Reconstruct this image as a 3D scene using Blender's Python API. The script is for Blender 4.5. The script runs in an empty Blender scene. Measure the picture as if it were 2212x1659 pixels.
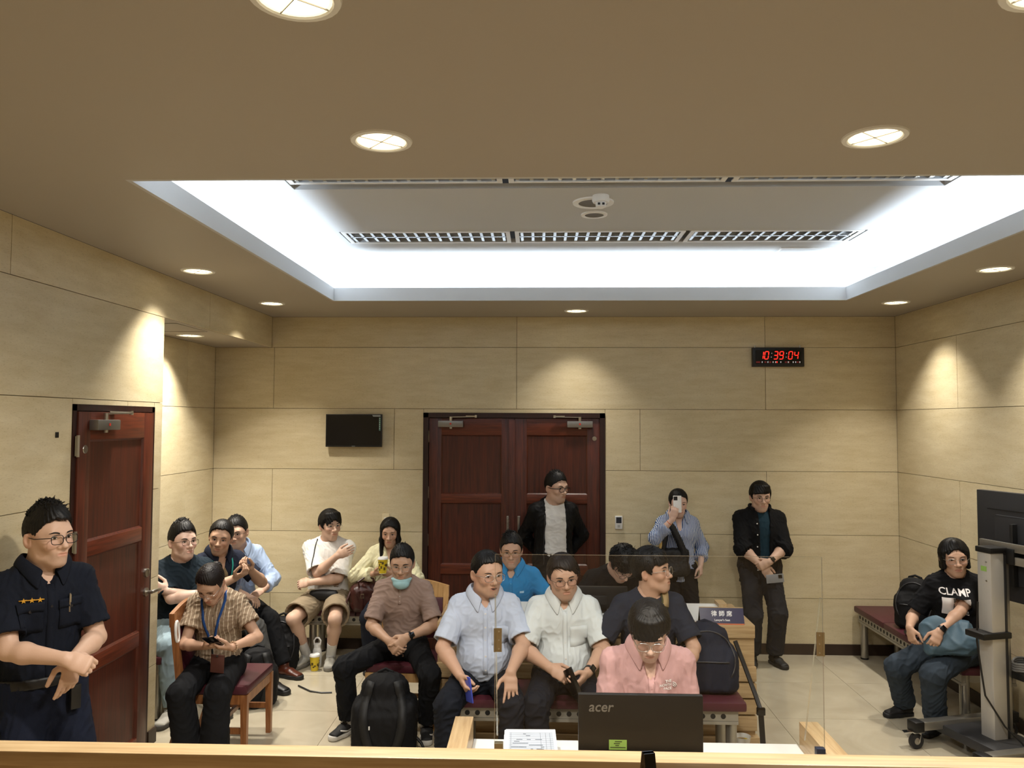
import bpy, bmesh, math, random
import numpy as np
from mathutils import Vector, Matrix
from mathutils.bvhtree import BVHTree

scene = bpy.context.scene
COL = scene.collection
PI = math.pi

# ------------------------------------------------------------------ camera
cam_d = bpy.data.cameras.new('camera'); cam = bpy.data.objects.new('camera', cam_d); COL.objects.link(cam)
cam_d.sensor_fit = 'HORIZONTAL'; cam_d.sensor_width = 36.0; cam_d.lens = 36.0 * 1700 / 2212; cam_d.clip_start = 0.05
_p, _yw, _r = .04762, .03258, .00352
_F = Vector((-math.sin(_yw)*math.cos(_p), math.cos(_yw)*math.cos(_p), math.sin(_p)))
_R0 = Vector((math.cos(_yw), math.sin(_yw), 0)); _U0 = _R0.cross(_F)
_R = _R0*math.cos(_r) + _U0*math.sin(_r); _U = _U0*math.cos(_r) - _R0*math.sin(_r)
cam.matrix_world = Matrix(((_R.x, _U.x, -_F.x, 0), (_R.y, _U.y, -_F.y, 0), (_R.z, _U.z, -_F.z, 2.15), (0, 0, 0, 1)))
scene.camera = cam

# ------------------------------------------------------------------ world, exposure, light levels
world = bpy.data.worlds.new('world'); scene.world = world; world.use_nodes = True
world.node_tree.nodes['Background'].inputs[0].default_value = (0.02, 0.02, 0.02, 1)
world.node_tree.nodes['Background'].inputs[1].default_value = 1.0
vs = scene.view_settings
vs.view_transform = 'Standard'; vs.look = 'None'; vs.gamma = 1.0; vs.use_curve_mapping = False
vs.exposure = 0.37
DOWN_W = 13.0            # base watts of a warm downlight, scaled per lamp
DOWN_C = (1.0, 0.93, 0.82)
COVE_W = 9.5            # watts per metre of the cool cove strip
COVE_C = (0.74, 0.86, 1.0)
def area_light(name, loc, sx, sy, w, c, rot=(0, 0, 0), shape='RECTANGLE', spread=PI, parent=None):
    l = bpy.data.lights.new(name, 'AREA'); l.shape = shape; l.size = sx
    if shape in ('RECTANGLE', 'ELLIPSE'): l.size_y = sy
    l.energy = w; l.color = c; l.spread = spread
    o = bpy.data.objects.new(name, l); COL.objects.link(o); o.location = loc; o.rotation_euler = rot
    if parent: o.parent = parent
    return o

# ------------------------------------------------------------------ materials
def lin(h):
    if isinstance(h, str):
        h = h.lstrip('#'); c = [int(h[i:i+2], 16)/255 for i in (0, 2, 4)]
    else: c = list(h)
    return tuple(x/12.92 if x <= .04045 else ((x+.055)/1.055)**2.4 for x in c) + (1.0,)
MATS = {}
def mat(name, col, rough=.5, metal=0., spec=.5, bump=0., bscale=60., var=0., vscale=8., emit=None, estr=0., stretch=None, col2=None, coat=0., sheen=0., sub=0.):
    if name in MATS: return MATS[name]
    m = bpy.data.materials.new(name); m.use_nodes = True; MATS[name] = m
    nt = m.node_tree; b = nt.nodes['Principled BSDF']
    c = lin(col); b.inputs['Base Color'].default_value = c
    b.inputs['Roughness'].default_value = rough; b.inputs['Metallic'].default_value = metal
    b.inputs['Specular IOR Level'].default_value = spec
    if coat: b.inputs['Coat Weight'].default_value = coat; b.inputs['Coat Roughness'].default_value = .08
    if sheen: b.inputs['Sheen Weight'].default_value = sheen
    if sub:
        b.inputs['Subsurface Weight'].default_value = sub; b.inputs['Subsurface Radius'].default_value = (.012, .005, .003); b.inputs['Subsurface Scale'].default_value = 1.0
    if emit: b.inputs['Emission Color'].default_value = lin(emit); b.inputs['Emission Strength'].default_value = estr
    tc = None
    def coords():
        nonlocal tc
        if tc is None:
            t = nt.nodes.new('ShaderNodeTexCoord'); mp = nt.nodes.new('ShaderNodeMapping')
            if stretch: mp.inputs['Scale'].default_value = stretch
            nt.links.new(t.outputs['Object'], mp.inputs['Vector']); tc = mp.outputs['Vector']
        return tc
    if var:
        n = nt.nodes.new('ShaderNodeTexNoise'); n.inputs['Scale'].default_value = vscale; n.inputs['Detail'].default_value = 6
        nt.links.new(coords(), n.inputs['Vector'])
        r = nt.nodes.new('ShaderNodeValToRGB')
        d = lin(col2) if col2 else tuple(x*(1-var) for x in c[:3]) + (1,)
        u = c if col2 else tuple(min(1, x*(1+var*.6)) for x in c[:3]) + (1,)
        r.color_ramp.elements[0].color = d; r.color_ramp.elements[0].position = .3
        r.color_ramp.elements[1].color = u; r.color_ramp.elements[1].position = .7
        nt.links.new(n.outputs['Fac'], r.inputs['Fac']); nt.links.new(r.outputs['Color'], b.inputs['Base Color'])
    if bump:
        n = nt.nodes.new('ShaderNodeTexNoise'); n.inputs['Scale'].default_value = bscale; n.inputs['Detail'].default_value = 4
        nt.links.new(coords(), n.inputs['Vector'])
        bp = nt.nodes.new('ShaderNodeBump'); bp.inputs['Strength'].default_value = bump; bp.inputs['Distance'].default_value = .01
        nt.links.new(n.outputs['Fac'], bp.inputs['Height']); nt.links.new(bp.outputs['Normal'], b.inputs['Normal'])
    return m
def glass_thin(name, tint=(1, 1, 1, 1), refl=.05, rough=.02):
    if name in MATS: return MATS[name]
    m = bpy.data.materials.new(name); m.use_nodes = True; MATS[name] = m
    nt = m.node_tree; nt.nodes.clear()
    out = nt.nodes.new('ShaderNodeOutputMaterial'); mix = nt.nodes.new('ShaderNodeMixShader')
    tr = nt.nodes.new('ShaderNodeBsdfTransparent'); gl = nt.nodes.new('ShaderNodeBsdfGlossy')
    tr.inputs['Color'].default_value = tint; gl.inputs['Roughness'].default_value = rough
    mix.inputs[0].default_value = refl; nt.links.new(tr.outputs[0], mix.inputs[1]); nt.links.new(gl.outputs[0], mix.inputs[2])
    nt.links.new(mix.outputs[0], out.inputs[0])
    return m

# ------------------------------------------------------------------ mesh helpers
def mesh_obj(name, verts, faces, m=None, parent=None, smooth=False, loc=None):
    me = bpy.data.meshes.new(name); me.from_pydata([tuple(v) for v in verts], [], [tuple(f) for f in faces]); me.update()
    if smooth: me.polygons.foreach_set('use_smooth', [True]*len(me.polygons))
    if m: me.materials.append(m)
    o = bpy.data.objects.new(name, me); COL.objects.link(o)
    if parent: o.parent = parent
    if loc is not None: o.location = loc
    return o
class MB:
    """collects primitive shapes into one mesh"""
    def __init__(s): s.v = []; s.f = []; s.mi = []; s.cur = 0; s.sm = []
    def add(s, vs, fs, smooth=False):
        n = len(s.v); s.v += [tuple(v) for v in vs]; s.f += [tuple(i+n for i in f) for f in fs]
        s.mi += [s.cur]*len(fs); s.sm += [smooth]*len(fs)
    def box(s, x0, x1, y0, y1, z0, z1, bev=0.):
        if bev <= 0:
            vs = [(x, y, z) for z in (z0, z1) for y in (y0, y1) for x in (x0, x1)]
            s.add(vs, [(0, 2, 3, 1), (4, 5, 7, 6), (0, 1, 5, 4), (2, 6, 7, 3), (0, 4, 6, 2), (1, 3, 7, 5)])
        else:
            bm = bmesh.new(); bmesh.ops.create_cube(bm, size=1)
            for v in bm.verts: v.co = ((x0+x1)/2+v.co.x*(x1-x0), (y0+y1)/2+v.co.y*(y1-y0), (z0+z1)/2+v.co.z*(z1-z0))
            bmesh.ops.bevel(bm, geom=list(bm.edges), offset=bev, segments=2, affect='EDGES', profile=.6)
            s.bm(bm, True)
        return s
    def bm(s, bm, smooth=False):
        bm.verts.index_update(); s.add([v.co[:] for v in bm.verts], [[v.index for v in f.verts] for f in bm.faces], smooth); bm.free()
    def obox(s, c, ax, ay, az, hx, hy, hz, bev=0.):
        """oriented box"""
        t = MB(); t.box(-hx, hx, -hy, hy, -hz, hz, bev)
        c = Vector(c); ax, ay, az = Vector(ax), Vector(ay), Vector(az)
        s.add([c+ax*v[0]+ay*v[1]+az*v[2] for v in t.v], t.f, bev > 0); return s
    def bar(s, a, b, w, h, up=(0, 0, 1), bev=0.):
        a, b = Vector(a), Vector(b); d = (b-a); L = d.length; d.normalize(); u = Vector(up)
        x = d.cross(u)
        if x.length < 1e-4: x = d.cross(Vector((1, 0, 0)))
        x.normalize(); u = x.cross(d).normalized()
        return s.obox((a+b)/2, x, d, u, w/2, L/2, h/2, bev)
    def tube(s, pts, rad, n=10, cap=True, closed=False):
        pts = [Vector(p) for p in pts]; m = len(pts)
        rads = rad if isinstance(rad, (list, tuple)) else [rad]*m
        up = None; vs = []; fs = []
        for i, p in enumerate(pts):
            if closed: d = pts[(i+1) % m]-pts[i-1]
            else: d = pts[min(i+1, m-1)]-pts[max(i-1, 0)]
            d.normalize()
            if up is None:
                up = d.orthogonal().normalized()
            x = (up - d*up.dot(d)).normalized(); y = d.cross(x); up = x
            for k in range(n):
                a = 2*PI*k/n; vs.append(p+(x*math.cos(a)+y*math.sin(a))*rads[i])
        for i in range(m if closed else m-1):
            j = (i+1) % m
            for k in range(n):
                l = (k+1) % n; fs.append((i*n+k, i*n+l, j*n+l, j*n+k))
        if cap and not closed:
            fs.append(tuple(range(n-1, -1, -1))); fs.append(tuple((m-1)*n+k for k in range(n)))
        s.add(vs, fs, True); return s
    def cyl(s, a, b, r, n=20, r2=None):
        return s.tube([a, b], [r, r2 if r2 is not None else r], n)
    def lathe(s, prof, c=(0, 0, 0), n=28, cap0=True, cap1=True):
        vs = []; fs = []
        for r, z in prof:
            for k in range(n):
                a = 2*PI*k/n; vs.append((c[0]+r*math.cos(a), c[1]+r*math.sin(a), c[2]+z))
        for i in range(len(prof)-1):
            for k in range(n):
                l = (k+1) % n; fs.append((i*n+k, i*n+l, (i+1)*n+l, (i+1)*n+k))
        if cap0: fs.append(tuple(range(n-1, -1, -1)))
        if cap1: fs.append(tuple((len(prof)-1)*n+k for k in range(n)))
        s.add(vs, fs, True); return s
    def quad(s, a, b, c, d): s.add([a, b, c, d], [(0, 1, 2, 3)]); return s
    def prism(s, poly, ax, lo, hi):
        """polygon in the two other axes, extruded along ax ('x','y','z')"""
        n = len(poly); k = 'xyz'.index(ax); vs = []
        for t in (lo, hi):
            for p in poly:
                v = list(p); v.insert(k, t); vs.append(v)
        fs = [(i, (i+1) % n, n+(i+1) % n, n+i) for i in range(n)] + [tuple(range(n-1, -1, -1)), tuple(range(n, 2*n))]
        s.add(vs, fs); return s
    def build(s, name, m, parent=None, loc=None, rot=None, autosmooth=True):
        me = bpy.data.meshes.new(name); me.from_pydata(s.v, [], s.f)
        ms = m if isinstance(m, (list, tuple)) else [m]
        for q in ms: me.materials.append(q)
        me.polygons.foreach_set('material_index', s.mi); me.polygons.foreach_set('use_smooth', s.sm)
        bm = bmesh.new(); bm.from_mesh(me); bmesh.ops.recalc_face_normals(bm, faces=bm.faces); bm.to_mesh(me); bm.free()
        if autosmooth and any(s.sm):
            try: me.set_sharp_from_angle(angle=math.radians(40))
            except Exception: pass
        me.update()
        o = bpy.data.objects.new(name, me); COL.objects.link(o)
        if parent: o.parent = parent
        if loc is not None: o.location = loc
        if rot is not None: o.rotation_euler = rot
        return o
def tag(o, label=None, cat=None, group=None, kind=None):
    if label: o['label'] = label
    if cat: o['category'] = cat
    if group: o['group'] = group
    if kind: o['kind'] = kind
    return o
def empty(name, loc=(0, 0, 0), rz=0., label=None, cat=None, group=None, kind=None):
    o = bpy.data.objects.new(name, None); COL.objects.link(o); o.location = loc; o.rotation_euler = (0, 0, rz); o.empty_display_size = .1
    return tag(o, label, cat, group, kind)
def copy_tree(o, parent=None):
    c = o.copy(); COL.objects.link(c)
    if parent: c.parent = parent
    for ch in list(o.children): copy_tree(ch, c)
    return c
def text_mesh(name, body, size, m, parent=None, loc=(0, 0, 0), rot=(0, 0, 0), extrude=.0005, align='CENTER', shear=0., bold=0., spacing=1.):
    cu = bpy.data.curves.new(name, 'FONT'); cu.body = body; cu.size = size; cu.extrude = extrude; cu.align_x = align; cu.align_y = 'CENTER'
    cu.shear = shear; cu.offset = bold; cu.space_character = spacing; cu.resolution_u = 3
    t = bpy.data.objects.new(name, cu); COL.objects.link(t)
    dg = bpy.context.evaluated_depsgraph_get(); me = bpy.data.meshes.new_from_object(t.evaluated_get(dg))
    bpy.data.objects.remove(t); bpy.data.curves.remove(cu)
    me.materials.clear(); me.materials.append(m)
    o = bpy.data.objects.new(name, me); COL.objects.link(o); o.location = loc; o.rotation_euler = rot
    if parent: o.parent = parent
    return o
# ------------------------------------------------------------------ the room
XL, XR, YB, H, XA, YA = -2.566, 3.366, 7.497, 3.153, -3.116, 5.308
ZS = 2.857                       # alcove soffit
YF = -1.6                        # wall behind the camera
ROWS = [0.0, .515, 1.100, 1.690, 2.269, 2.857, H]

def stone_mat():
    m = bpy.data.materials.new('cream_stone'); m.use_nodes = True; nt = m.node_tree; b = nt.nodes['Principled BSDF']
    g = nt.nodes.new('ShaderNodeNewGeometry'); oi = nt.nodes.new('ShaderNodeObjectInfo')
    mp = nt.nodes.new('ShaderNodeMapping'); mp.inputs['Scale'].default_value = (1.0, 1.0, 5.0)
    nt.links.new(g.outputs['Position'], mp.inputs['Vector'])
    n1 = nt.nodes.new('ShaderNodeTexNoise'); n1.inputs['Scale'].default_value = 3.2; n1.inputs['Detail'].default_value = 8; n1.inputs['Roughness'].default_value = .65
    nt.links.new(mp.outputs[0], n1.inputs['Vector'])
    n2 = nt.nodes.new('ShaderNodeTexNoise'); n2.inputs['Scale'].default_value = 48; n2.inputs['Detail'].default_value = 3
    nt.links.new(mp.outputs[0], n2.inputs['Vector'])
    r = nt.nodes.new('ShaderNodeValToRGB'); e = r.color_ramp.elements
    e[0].position = .30; e[0].color = lin('#c9b993'); e[1].position = .72; e[1].color = lin('#dbcead')
    nt.links.new(n1.outputs['Fac'], r.inputs['Fac'])
    r2 = nt.nodes.new('ShaderNodeValToRGB'); e = r2.color_ramp.elements
    e[0].position = .30; e[0].color = (.80, .78, .74, 1); e[1].position = .44; e[1].color = (1, 1, 1, 1)
    nt.links.new(n2.outputs['Fac'], r2.inputs['Fac'])
    mx = nt.nodes.new('ShaderNodeMixRGB'); mx.blend_type = 'MULTIPLY'; mx.inputs[0].default_value = .8
    nt.links.new(r.outputs[0], mx.inputs[1]); nt.links.new(r2.outputs[0], mx.inputs[2])
    hs = nt.nodes.new('ShaderNodeHueSaturation'); mr = nt.nodes.new('ShaderNodeMapRange')
    mr.inputs[3].default_value = .94; mr.inputs[4].default_value = 1.05
    nt.links.new(oi.outputs['Random'], mr.inputs[0]); nt.links.new(mr.outputs[0], hs.inputs['Value']); nt.links.new(mx.outputs[0], hs.inputs['Color'])
    nt.links.new(hs.outputs[0], b.inputs['Base Color'])
    b.inputs['Roughness'].default_value = .42; b.inputs['Specular IOR Level'].default_value = .35
    return m
M_STONE = stone_mat()
M_JOINT = mat('joint_grout', '#7d6c50', .8)
M_CEIL = mat('ceiling_paint_dimmed', '#aca498', .55, spec=.25)  # same white paint as the raised ceiling, darkened to stand for its dim light
M_RCEIL = mat('raised_ceiling_paint', '#c3c4c4', .6, spec=.2)
M_BASE = mat('dark_baseboard', '#33241b', .45, var=.2, vscale=6)
def wood(name, c1, c2, rough, stretch, coat=0.):
    m = bpy.data.materials.new(name); m.use_nodes = True; nt = m.node_tree; b = nt.nodes['Principled BSDF']
    t = nt.nodes.new('ShaderNodeTexCoord'); mp = nt.nodes.new('ShaderNodeMapping'); mp.inputs['Scale'].default_value = stretch
    nt.links.new(t.outputs['Object'], mp.inputs['Vector'])
    n = nt.nodes.new('ShaderNodeTexNoise'); n.inputs['Scale'].default_value = 5; n.inputs['Detail'].default_value = 7; n.inputs['Distortion'].default_value = .6
    nt.links.new(mp.outputs[0], n.inputs['Vector'])
    n2 = nt.nodes.new('ShaderNodeTexNoise'); n2.inputs['Scale'].default_value = 1.3; n2.inputs['Detail'].default_value = 2
    nt.links.new(t.outputs['Object'], n2.inputs['Vector'])
    mm = nt.nodes.new('ShaderNodeMath'); mm.operation = 'MULTIPLY_ADD'; mm.inputs[1].default_value = .35
    nt.links.new(n2.outputs['Fac'], mm.inputs[0]); nt.links.new(n.outputs['Fac'], mm.inputs[2])
    r = nt.nodes.new('ShaderNodeValToRGB'); e = r.color_ramp.elements
    e[0].position = .45; e[0].color = lin(c1); e[1].position = .85; e[1].color = lin(c2)
    nt.links.new(mm.outputs[0], r.inputs['Fac']); nt.links.new(r.outputs[0], b.inputs['Base Color'])
    b.inputs['Roughness'].default_value = rough
    if coat: b.inputs['Coat Weight'].default_value = coat; b.inputs['Coat Roughness'].default_value = .2
    MATS[name] = m
    return m
M_MAHO_V = wood('mahogany_upright', '#34130a', '#5c2715', .42, (14, 14, .9), .1)
M_MAHO_H = wood('mahogany_rail', '#421a0d', '#6b2f19', .42, (.9, 14, 14), .1)
M_MAHO_P = wood('mahogany_panel', '#32120a', '#532212', .42, (11, 11, .6), .1)
M_MAHO_F = wood('mahogany_frame', '#1e0c08', '#32140c', .45, (14, 14, .9))
M_OAK_X = wood('pale_oak_lengthwise', '#a0835c', '#bda37c', .38, (.8, 16, 16), .15)
M_OAK_Y = wood('pale_oak_crosswise', '#a0835c', '#bda37c', .38, (16, .8, 16), .15)
M_OAK_Z = wood('pale_oak_upright', '#b08f66', '#ccb088', .4, (16, 16, .8), .15)
M_STEEL = mat('brushed_steel', '#b9b6ae', .3, 1.)
M_DSTEEL = mat('closer_grey_metal', '#8f8c86', .38, .8)
M_BRASS = mat('aged_brass', '#93866a', .38, .9)
M_BLACK = mat('black_plastic', '#0d0d0e', .45)
M_BLACKG = mat('black_gloss_plastic', '#08080a', .15)
M_DGREY = mat('dark_grey_plastic', '#2a2a2c', .5)
M_WHITE = mat('white_plastic', '#e6e6e3', .4)
M_CHROME = mat('chrome', '#d8d8d8', .12, 1.)

# floor: glossy beige tiles, each a piece of the floor
def floor_mat():
    m = bpy.data.materials.new('polished_beige_tile'); m.use_nodes = True; nt = m.node_tree; b = nt.nodes['Principled BSDF']
    g = nt.nodes.new('ShaderNodeNewGeometry'); oi = nt.nodes.new('ShaderNodeObjectInfo')
    ad = nt.nodes.new('ShaderNodeVectorMath'); ad.operation = 'ADD'
    nt.links.new(g.outputs['Position'], ad.inputs[0]); nt.links.new(oi.outputs['Random'], ad.inputs[1])
    n = nt.nodes.new('ShaderNodeTexNoise'); n.inputs['Scale'].default_value = 2.4; n.inputs['Detail'].default_value = 8; n.inputs['Distortion'].default_value = 1.2
    nt.links.new(ad.outputs[0], n.inputs['Vector'])
    r = nt.nodes.new('ShaderNodeValToRGB'); e = r.color_ramp.elements
    e[0].position = .3; e[0].color = lin('#b0a690'); e[1].position = .7; e[1].color = lin('#c0b6a0')
    nt.links.new(n.outputs['Fac'], r.inputs['Fac']); nt.links.new(r.outputs[0], b.inputs['Base Color'])
    b.inputs['Roughness'].default_value = .13; b.inputs['Specular IOR Level'].default_value = .55
    return m
M_FLOOR = floor_mat()
fl = MB().box(XA-.1, XR+.1, YF-.1, YB+.1, -.1, -.004).build('floor', mat('floor_grout', '#85795f', .7)); tag(fl, kind='structure')
TS = .80; tile_me = None
xs = np.arange(XR-.02-TS*9, XR, TS); ys = np.arange(YB-TS*12, YB-.01, TS)
for ix, x in enumerate(xs):
    for iy, y in enumerate(ys):
        if y < 2.9 or x+TS < XA or (x+TS < XL+.1 and y+TS < YA): continue
        if tile_me is None:
            o = MB().box(.0015, TS-.0015, .0015, TS-.0015, -.01, 0).build('tile', M_FLOOR, fl); tile_me = o.data
        else:
            o = bpy.data.objects.new('tile', tile_me); COL.objects.link(o); o.parent = fl
        o.location = (x, y, 0)
MB().box(XL, XR, YF, float(ys[ys >= 2.9][0])-.0015, -.01, 0).build('tile_field', M_FLOOR, fl)

def panels(wall, axis, fixed, sgn, lo, hi, joints, holes=(), z0=.0, rows=None, t=.012):
    """stone slabs of a wall as single pieces; axis = the wall's running axis"""
    R = rows or ROWS; g = .002
    for i in range(len(R)-1):
        za, zb = R[i], R[i+1]
        if zb <= z0: continue
        cuts = [lo] + [j for j in joints[i % len(joints)] if lo+.05 < j < hi-.05] + [hi]
        for a, b in zip(cuts[:-1], cuts[1:]):
            rects = [(a, b, za, zb)]
            for (ha, hb, hza, hzb) in holes:
                nr = []
                for (p, q, u, v) in rects:
                    if hb <= p or ha >= q or hzb <= u or hza >= v: nr.append((p, q, u, v)); continue
                    if ha > p: nr.append((p, ha, u, v))
                    if hb < q: nr.append((hb, q, u, v))
                    mp_, mq = max(p, ha), min(q, hb)
                    if hzb < v: nr.append((mp_, mq, hzb, v))
                    if hza > u: nr.append((mp_, mq, u, hza))
                rects = nr
            for (p, q, u, v) in rects:
                f0, f1 = sorted((fixed, fixed-sgn*t)); mb = MB()
                if axis == 'x': mb.box(p+g, q-g, f0, f1, u+g, v-g)
                else: mb.box(f0, f1, p+g, q-g, u+g, v-g)
                mb.build('stone_panel', M_STONE, wall)
# fixed = plane of the visible face, sgn = direction from backing to room
DX0, DX1, DZ = -1.089, .640, 2.230
wb = MB().box(XA-.1, DX0, YB+.012, YB+.1, 0, H).box(DX1, XR+.1, YB+.012, YB+.1, 0, H).box(DX0, DX1, YB+.012, YB+.1, DZ, H).build('wall_back', M_JOINT); tag(wb, kind='structure')
JA = [-2.54, -.20, 2.15]; JB = [-1.37, .97]
panels(wb, 'x', YB, -1, XA, XR, [JA, JB], [(DX0, DX1, 0, DZ)], rows=ROWS[:-1])
panels(wb, 'x', YB, -1, XL, XR, [[-.20, 2.15]], rows=ROWS[-2:])
LY0, LY1, LZ = 4.265, 5.193, 2.237
wl = MB().box(XL-.1, XL-.012, YF, LY0, 0, H).box(XL-.1, XL-.012, LY1, YA-.012, 0, H).box(XL-.1, XL-.012, LY0, LY1, LZ, H).box(XL-.1, XL-.012, YA-.012, YB, ZS+.041, H).box(XA, XL-.012, YA-.1, YA-.012, 0, ZS).build('wall_left', M_JOINT); tag(wl, kind='structure')
panels(wl, 'y', XL, 1, YF, YA, [[4.85], [3.0], [1.1, 4.2]], [(LY0, LY1, 0, LZ)], rows=ROWS[:-1])
panels(wl, 'y', XL, 1, YF, YB, [[1.4, 3.72, 6.05]], rows=ROWS[-2:])
wa = MB().box(XA-.1, XA-.012, YA, YB, 0, ZS+.1).build('wall_alcove', M_JOINT); tag(wa, kind='structure')
panels(wa, 'y', XA, 1, YA, YB, [[6.9], [9]], rows=ROWS[:-1])
wr = MB().box(XR+.012, XR+.1, YF, YB, 0, H).build('wall_right', M_JOINT); tag(wr, kind='structure')
panels(wr, 'y', XR, -1, YF, YB, [[1.8, 4.1, 6.42], [.6, 2.9, 5.2]], rows=ROWS)
wf = MB().box(XL-.1, XR+.1, YF-.1, YF, 0, H).build('wall_front', M_STONE); tag(wf, kind='structure')

# baseboards
bh = .098
tag(MB().box(XA, DX0, YB-.012, YB, 0, bh).box(DX1, XR, YB-.012, YB, 0, bh).build('baseboard_back', M_BASE), kind='structure')
tag(MB().box(XR-.012, XR, YF, YB-.013, 0, bh).build('baseboard_right', M_BASE), kind='structure')
tag(MB().box(XL, XL+.012, YF, LY0-.01, 0, bh).box(XL, XL+.012, LY1+.01, YA, 0, bh).build('baseboard_left', M_BASE), kind='structure')
tag(MB().box(XA, XA+.012, YA, YB-.013, 0, bh).build('baseboard_alcove', M_BASE), kind='structure')

# ceilings
CX0, CX1, CY0, CY1 = -1.705, 2.523, 3.21, 6.49        # opening of the coffer
FZ = 3.262                                              # top of its fascia
GX0, GX1, GY0, GY1 = CX0-.42, CX1+.42, CY0-.42, CY1+.42  # outer wall of the light trough
RZ = 3.50                                               # raised ceiling
ce = MB()
for (a, b, c, d) in ((XL, CX0-.02, YF, YB), (CX1+.02, XR, YF, YB), (CX0-.02, CX1+.02, YF, CY0-.02), (CX0-.02, CX1+.02, CY1+.02, YB)):
    ce.box(a, b, c, d, H, H+.03)
ce = ce.build('ceiling', M_CEIL); tag(ce, kind='structure')
al = MB().box(XA, XL-.0125, YA, YB, ZS, ZS+.04).build('ceiling_alcove', M_CEIL); tag(al, kind='structure')
SLX0, SLX1, SLY = -1.425, 2.315, ((5.53, 5.87), (4.16, 4.50))     # slots for the louvre lights
rc = MB().box(GX0-.02, GX1+.02, GY0-.02, SLY[1][0], RZ, RZ+.03).box(GX0-.02, GX1+.02, SLY[1][1], SLY[0][0], RZ, RZ+.03).box(GX0-.02, GX1+.02, SLY[0][1], GY1+.02, RZ, RZ+.03)
for y0_, y1_ in SLY: rc.box(GX0-.02, SLX0, y0_, y1_, RZ, RZ+.03).box(SLX1, GX1+.02, y0_, y1_, RZ, RZ+.03).box(SLX0-.02, SLX1+.02, y0_-.02, y1_+.02, RZ+.10, RZ+.12)
for (a, b, c, d) in ((GX0-.02, GX0, GY0, GY1), (GX1, GX1+.02, GY0, GY1), (GX0, GX1, GY0-.02, GY0), (GX0, GX1, GY1, GY1+.02)):
    rc.box(a, b, c, d, H+.03, RZ)
rc = rc.build('ceiling_raised', M_RCEIL); tag(rc, kind='structure')
tr = MB()
for (a, b, c, d) in ((CX0-.02, CX0, CY0-.02, CY1+.02), (CX1, CX1+.02, CY0-.02, CY1+.02), (CX0, CX1, CY0-.02, CY0), (CX0, CX1, CY1, CY1+.02)):
    tr.box(a, b, c, d, H, FZ)
tr = tr.build('trim_1', M_RCEIL); tag(tr, kind='structure')
# hidden cool strips lying in the trough behind the fascia, shining up
zc = H+.05
Lx, Ly = CX1-CX0+.3, CY1-CY0+.3
for nm, lc, sx, sy in (('cove_light_left', (CX0-.12, (CY0+CY1)/2, zc), .05, Ly), ('cove_light_right', (CX1+.12, (CY0+CY1)/2, zc), .05, Ly),
                       ('cove_light_front', ((CX0+CX1)/2, CY0-.12, zc), Lx, .05), ('cove_light_back', ((CX0+CX1)/2, CY1+.12, zc), Lx, .05)):
    area_light(nm, lc, sx, sy, COVE_W*max(sx, sy), COVE_C, rot=(PI, 0, 0))
# alcove access panel
MB().box(XA+.07, XL-.06, 5.62, 5.63, ZS-.004, ZS+.001).box(XA+.07, XA+.08, 5.62, 6.15, ZS-.004, ZS+.001).box(XL-.07, XL-.06, 5.62, 6.15, ZS-.004, ZS+.001).box(XA+.07, XL-.06, 6.14, 6.15, ZS-.004, ZS+.001).build('access_panel_frame', M_CEIL, al)

# ------------------------------------------------------------------ doors
def leaf(name, w, h, parent, m3=True, mirrored=False):
    """door leaf, local x across, y towards the room (-y is room side), z up"""
    root = empty(name); root.parent = parent
    st, rl = .118, .125
    ps = [(0.02, .30), (.415, .66), (.715, .945)] if not m3 else None
    MB().box(0, st, -.02, .02, 0, h, .002).build('stile', M_MAHO_V, root)
    MB().box(w-st, w, -.02, .02, 0, h, .002).build('stile', M_MAHO_V, root)
    zc_ = [0, .12], [.70, .79], [1.37, 1.455], [h-.16, h]
    for a, b in zc_: MB().box(st, w-st, -.02, .02, a, b, .002).build('rail', M_MAHO_H, root)
    for (a, b) in ((.12, .70), (.79, 1.37), (1.455, h-.16)):
        mb = MB(); mb.box(st, w-st, -.006, .006, a, b)
        mb.build('panel', M_MAHO_P, root)
        t = .012; mb = MB()
        mb.prism([(-.006, a), (-.018, a), (-.006, a+t)], 'x', st, w-st).prism([(-.006, b), (-.006, b-t), (-.018, b)], 'x', st, w-st)
        mb.prism([(st, -.006), (st+t, -.006), (st, -.018)], 'z', a, b).prism([(w-st, -.006), (w-st, -.018), (w-st-t, -.006)], 'z', a, b)
        mb.build('molding', M_MAHO_V, root)
    return root
def hinge(parent, x, z, y=-.026):
    MB().cyl((x, y, z-.06), (x, y, z+.06), .009, 10).box(x-.012, x+.012, y+.004, y+.010, z-.055, z+.055).build('hinge', M_STEEL, parent)
def closer(parent, x0, x1, z, dirx):
    """surface door closer on the leaf with its arm to the head"""
    MB().box(x0, x1, -.075, -.02, z-.03, z+.03, .006).build('closer_body', M_DSTEEL, parent)
    xm = x0+(x1-x0)*.5
    mb = MB().cyl((xm, -.05, z-.045), (xm, -.05, z+.07), .014, 12)
    mb.bar((xm, -.05, z+.065), (xm+dirx*.24, -.075, z+.07), .022, .008).bar((xm+dirx*.24, -.075, z+.075), (xm+dirx*.10, -.012, z+.077), .02, .008).cyl((xm+dirx*.24, -.075, z+.06), (xm+dirx*.24, -.075, z+.085), .012, 10)
    mb.build('closer_arm', M_STEEL, parent)
    MB().box(xm-.008, xm+.008, -.077, -.074, z-.006, z+.01).build('brand_mark', mat('red_mark', '#c4311f', .5), parent)
d1 = MB().box(DX0, DX0+.05, YB-.012, YB+.09, 0, DZ).box(DX1-.05, DX1, YB-.012, YB+.09, 0, DZ).box(DX0, DX1, YB-.012, YB+.09, DZ-.045, DZ).box(DX0+.05, DX1-.05, YB+.07, YB+.09, 0, DZ-.045).build('door_1', M_MAHO_F)
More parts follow.
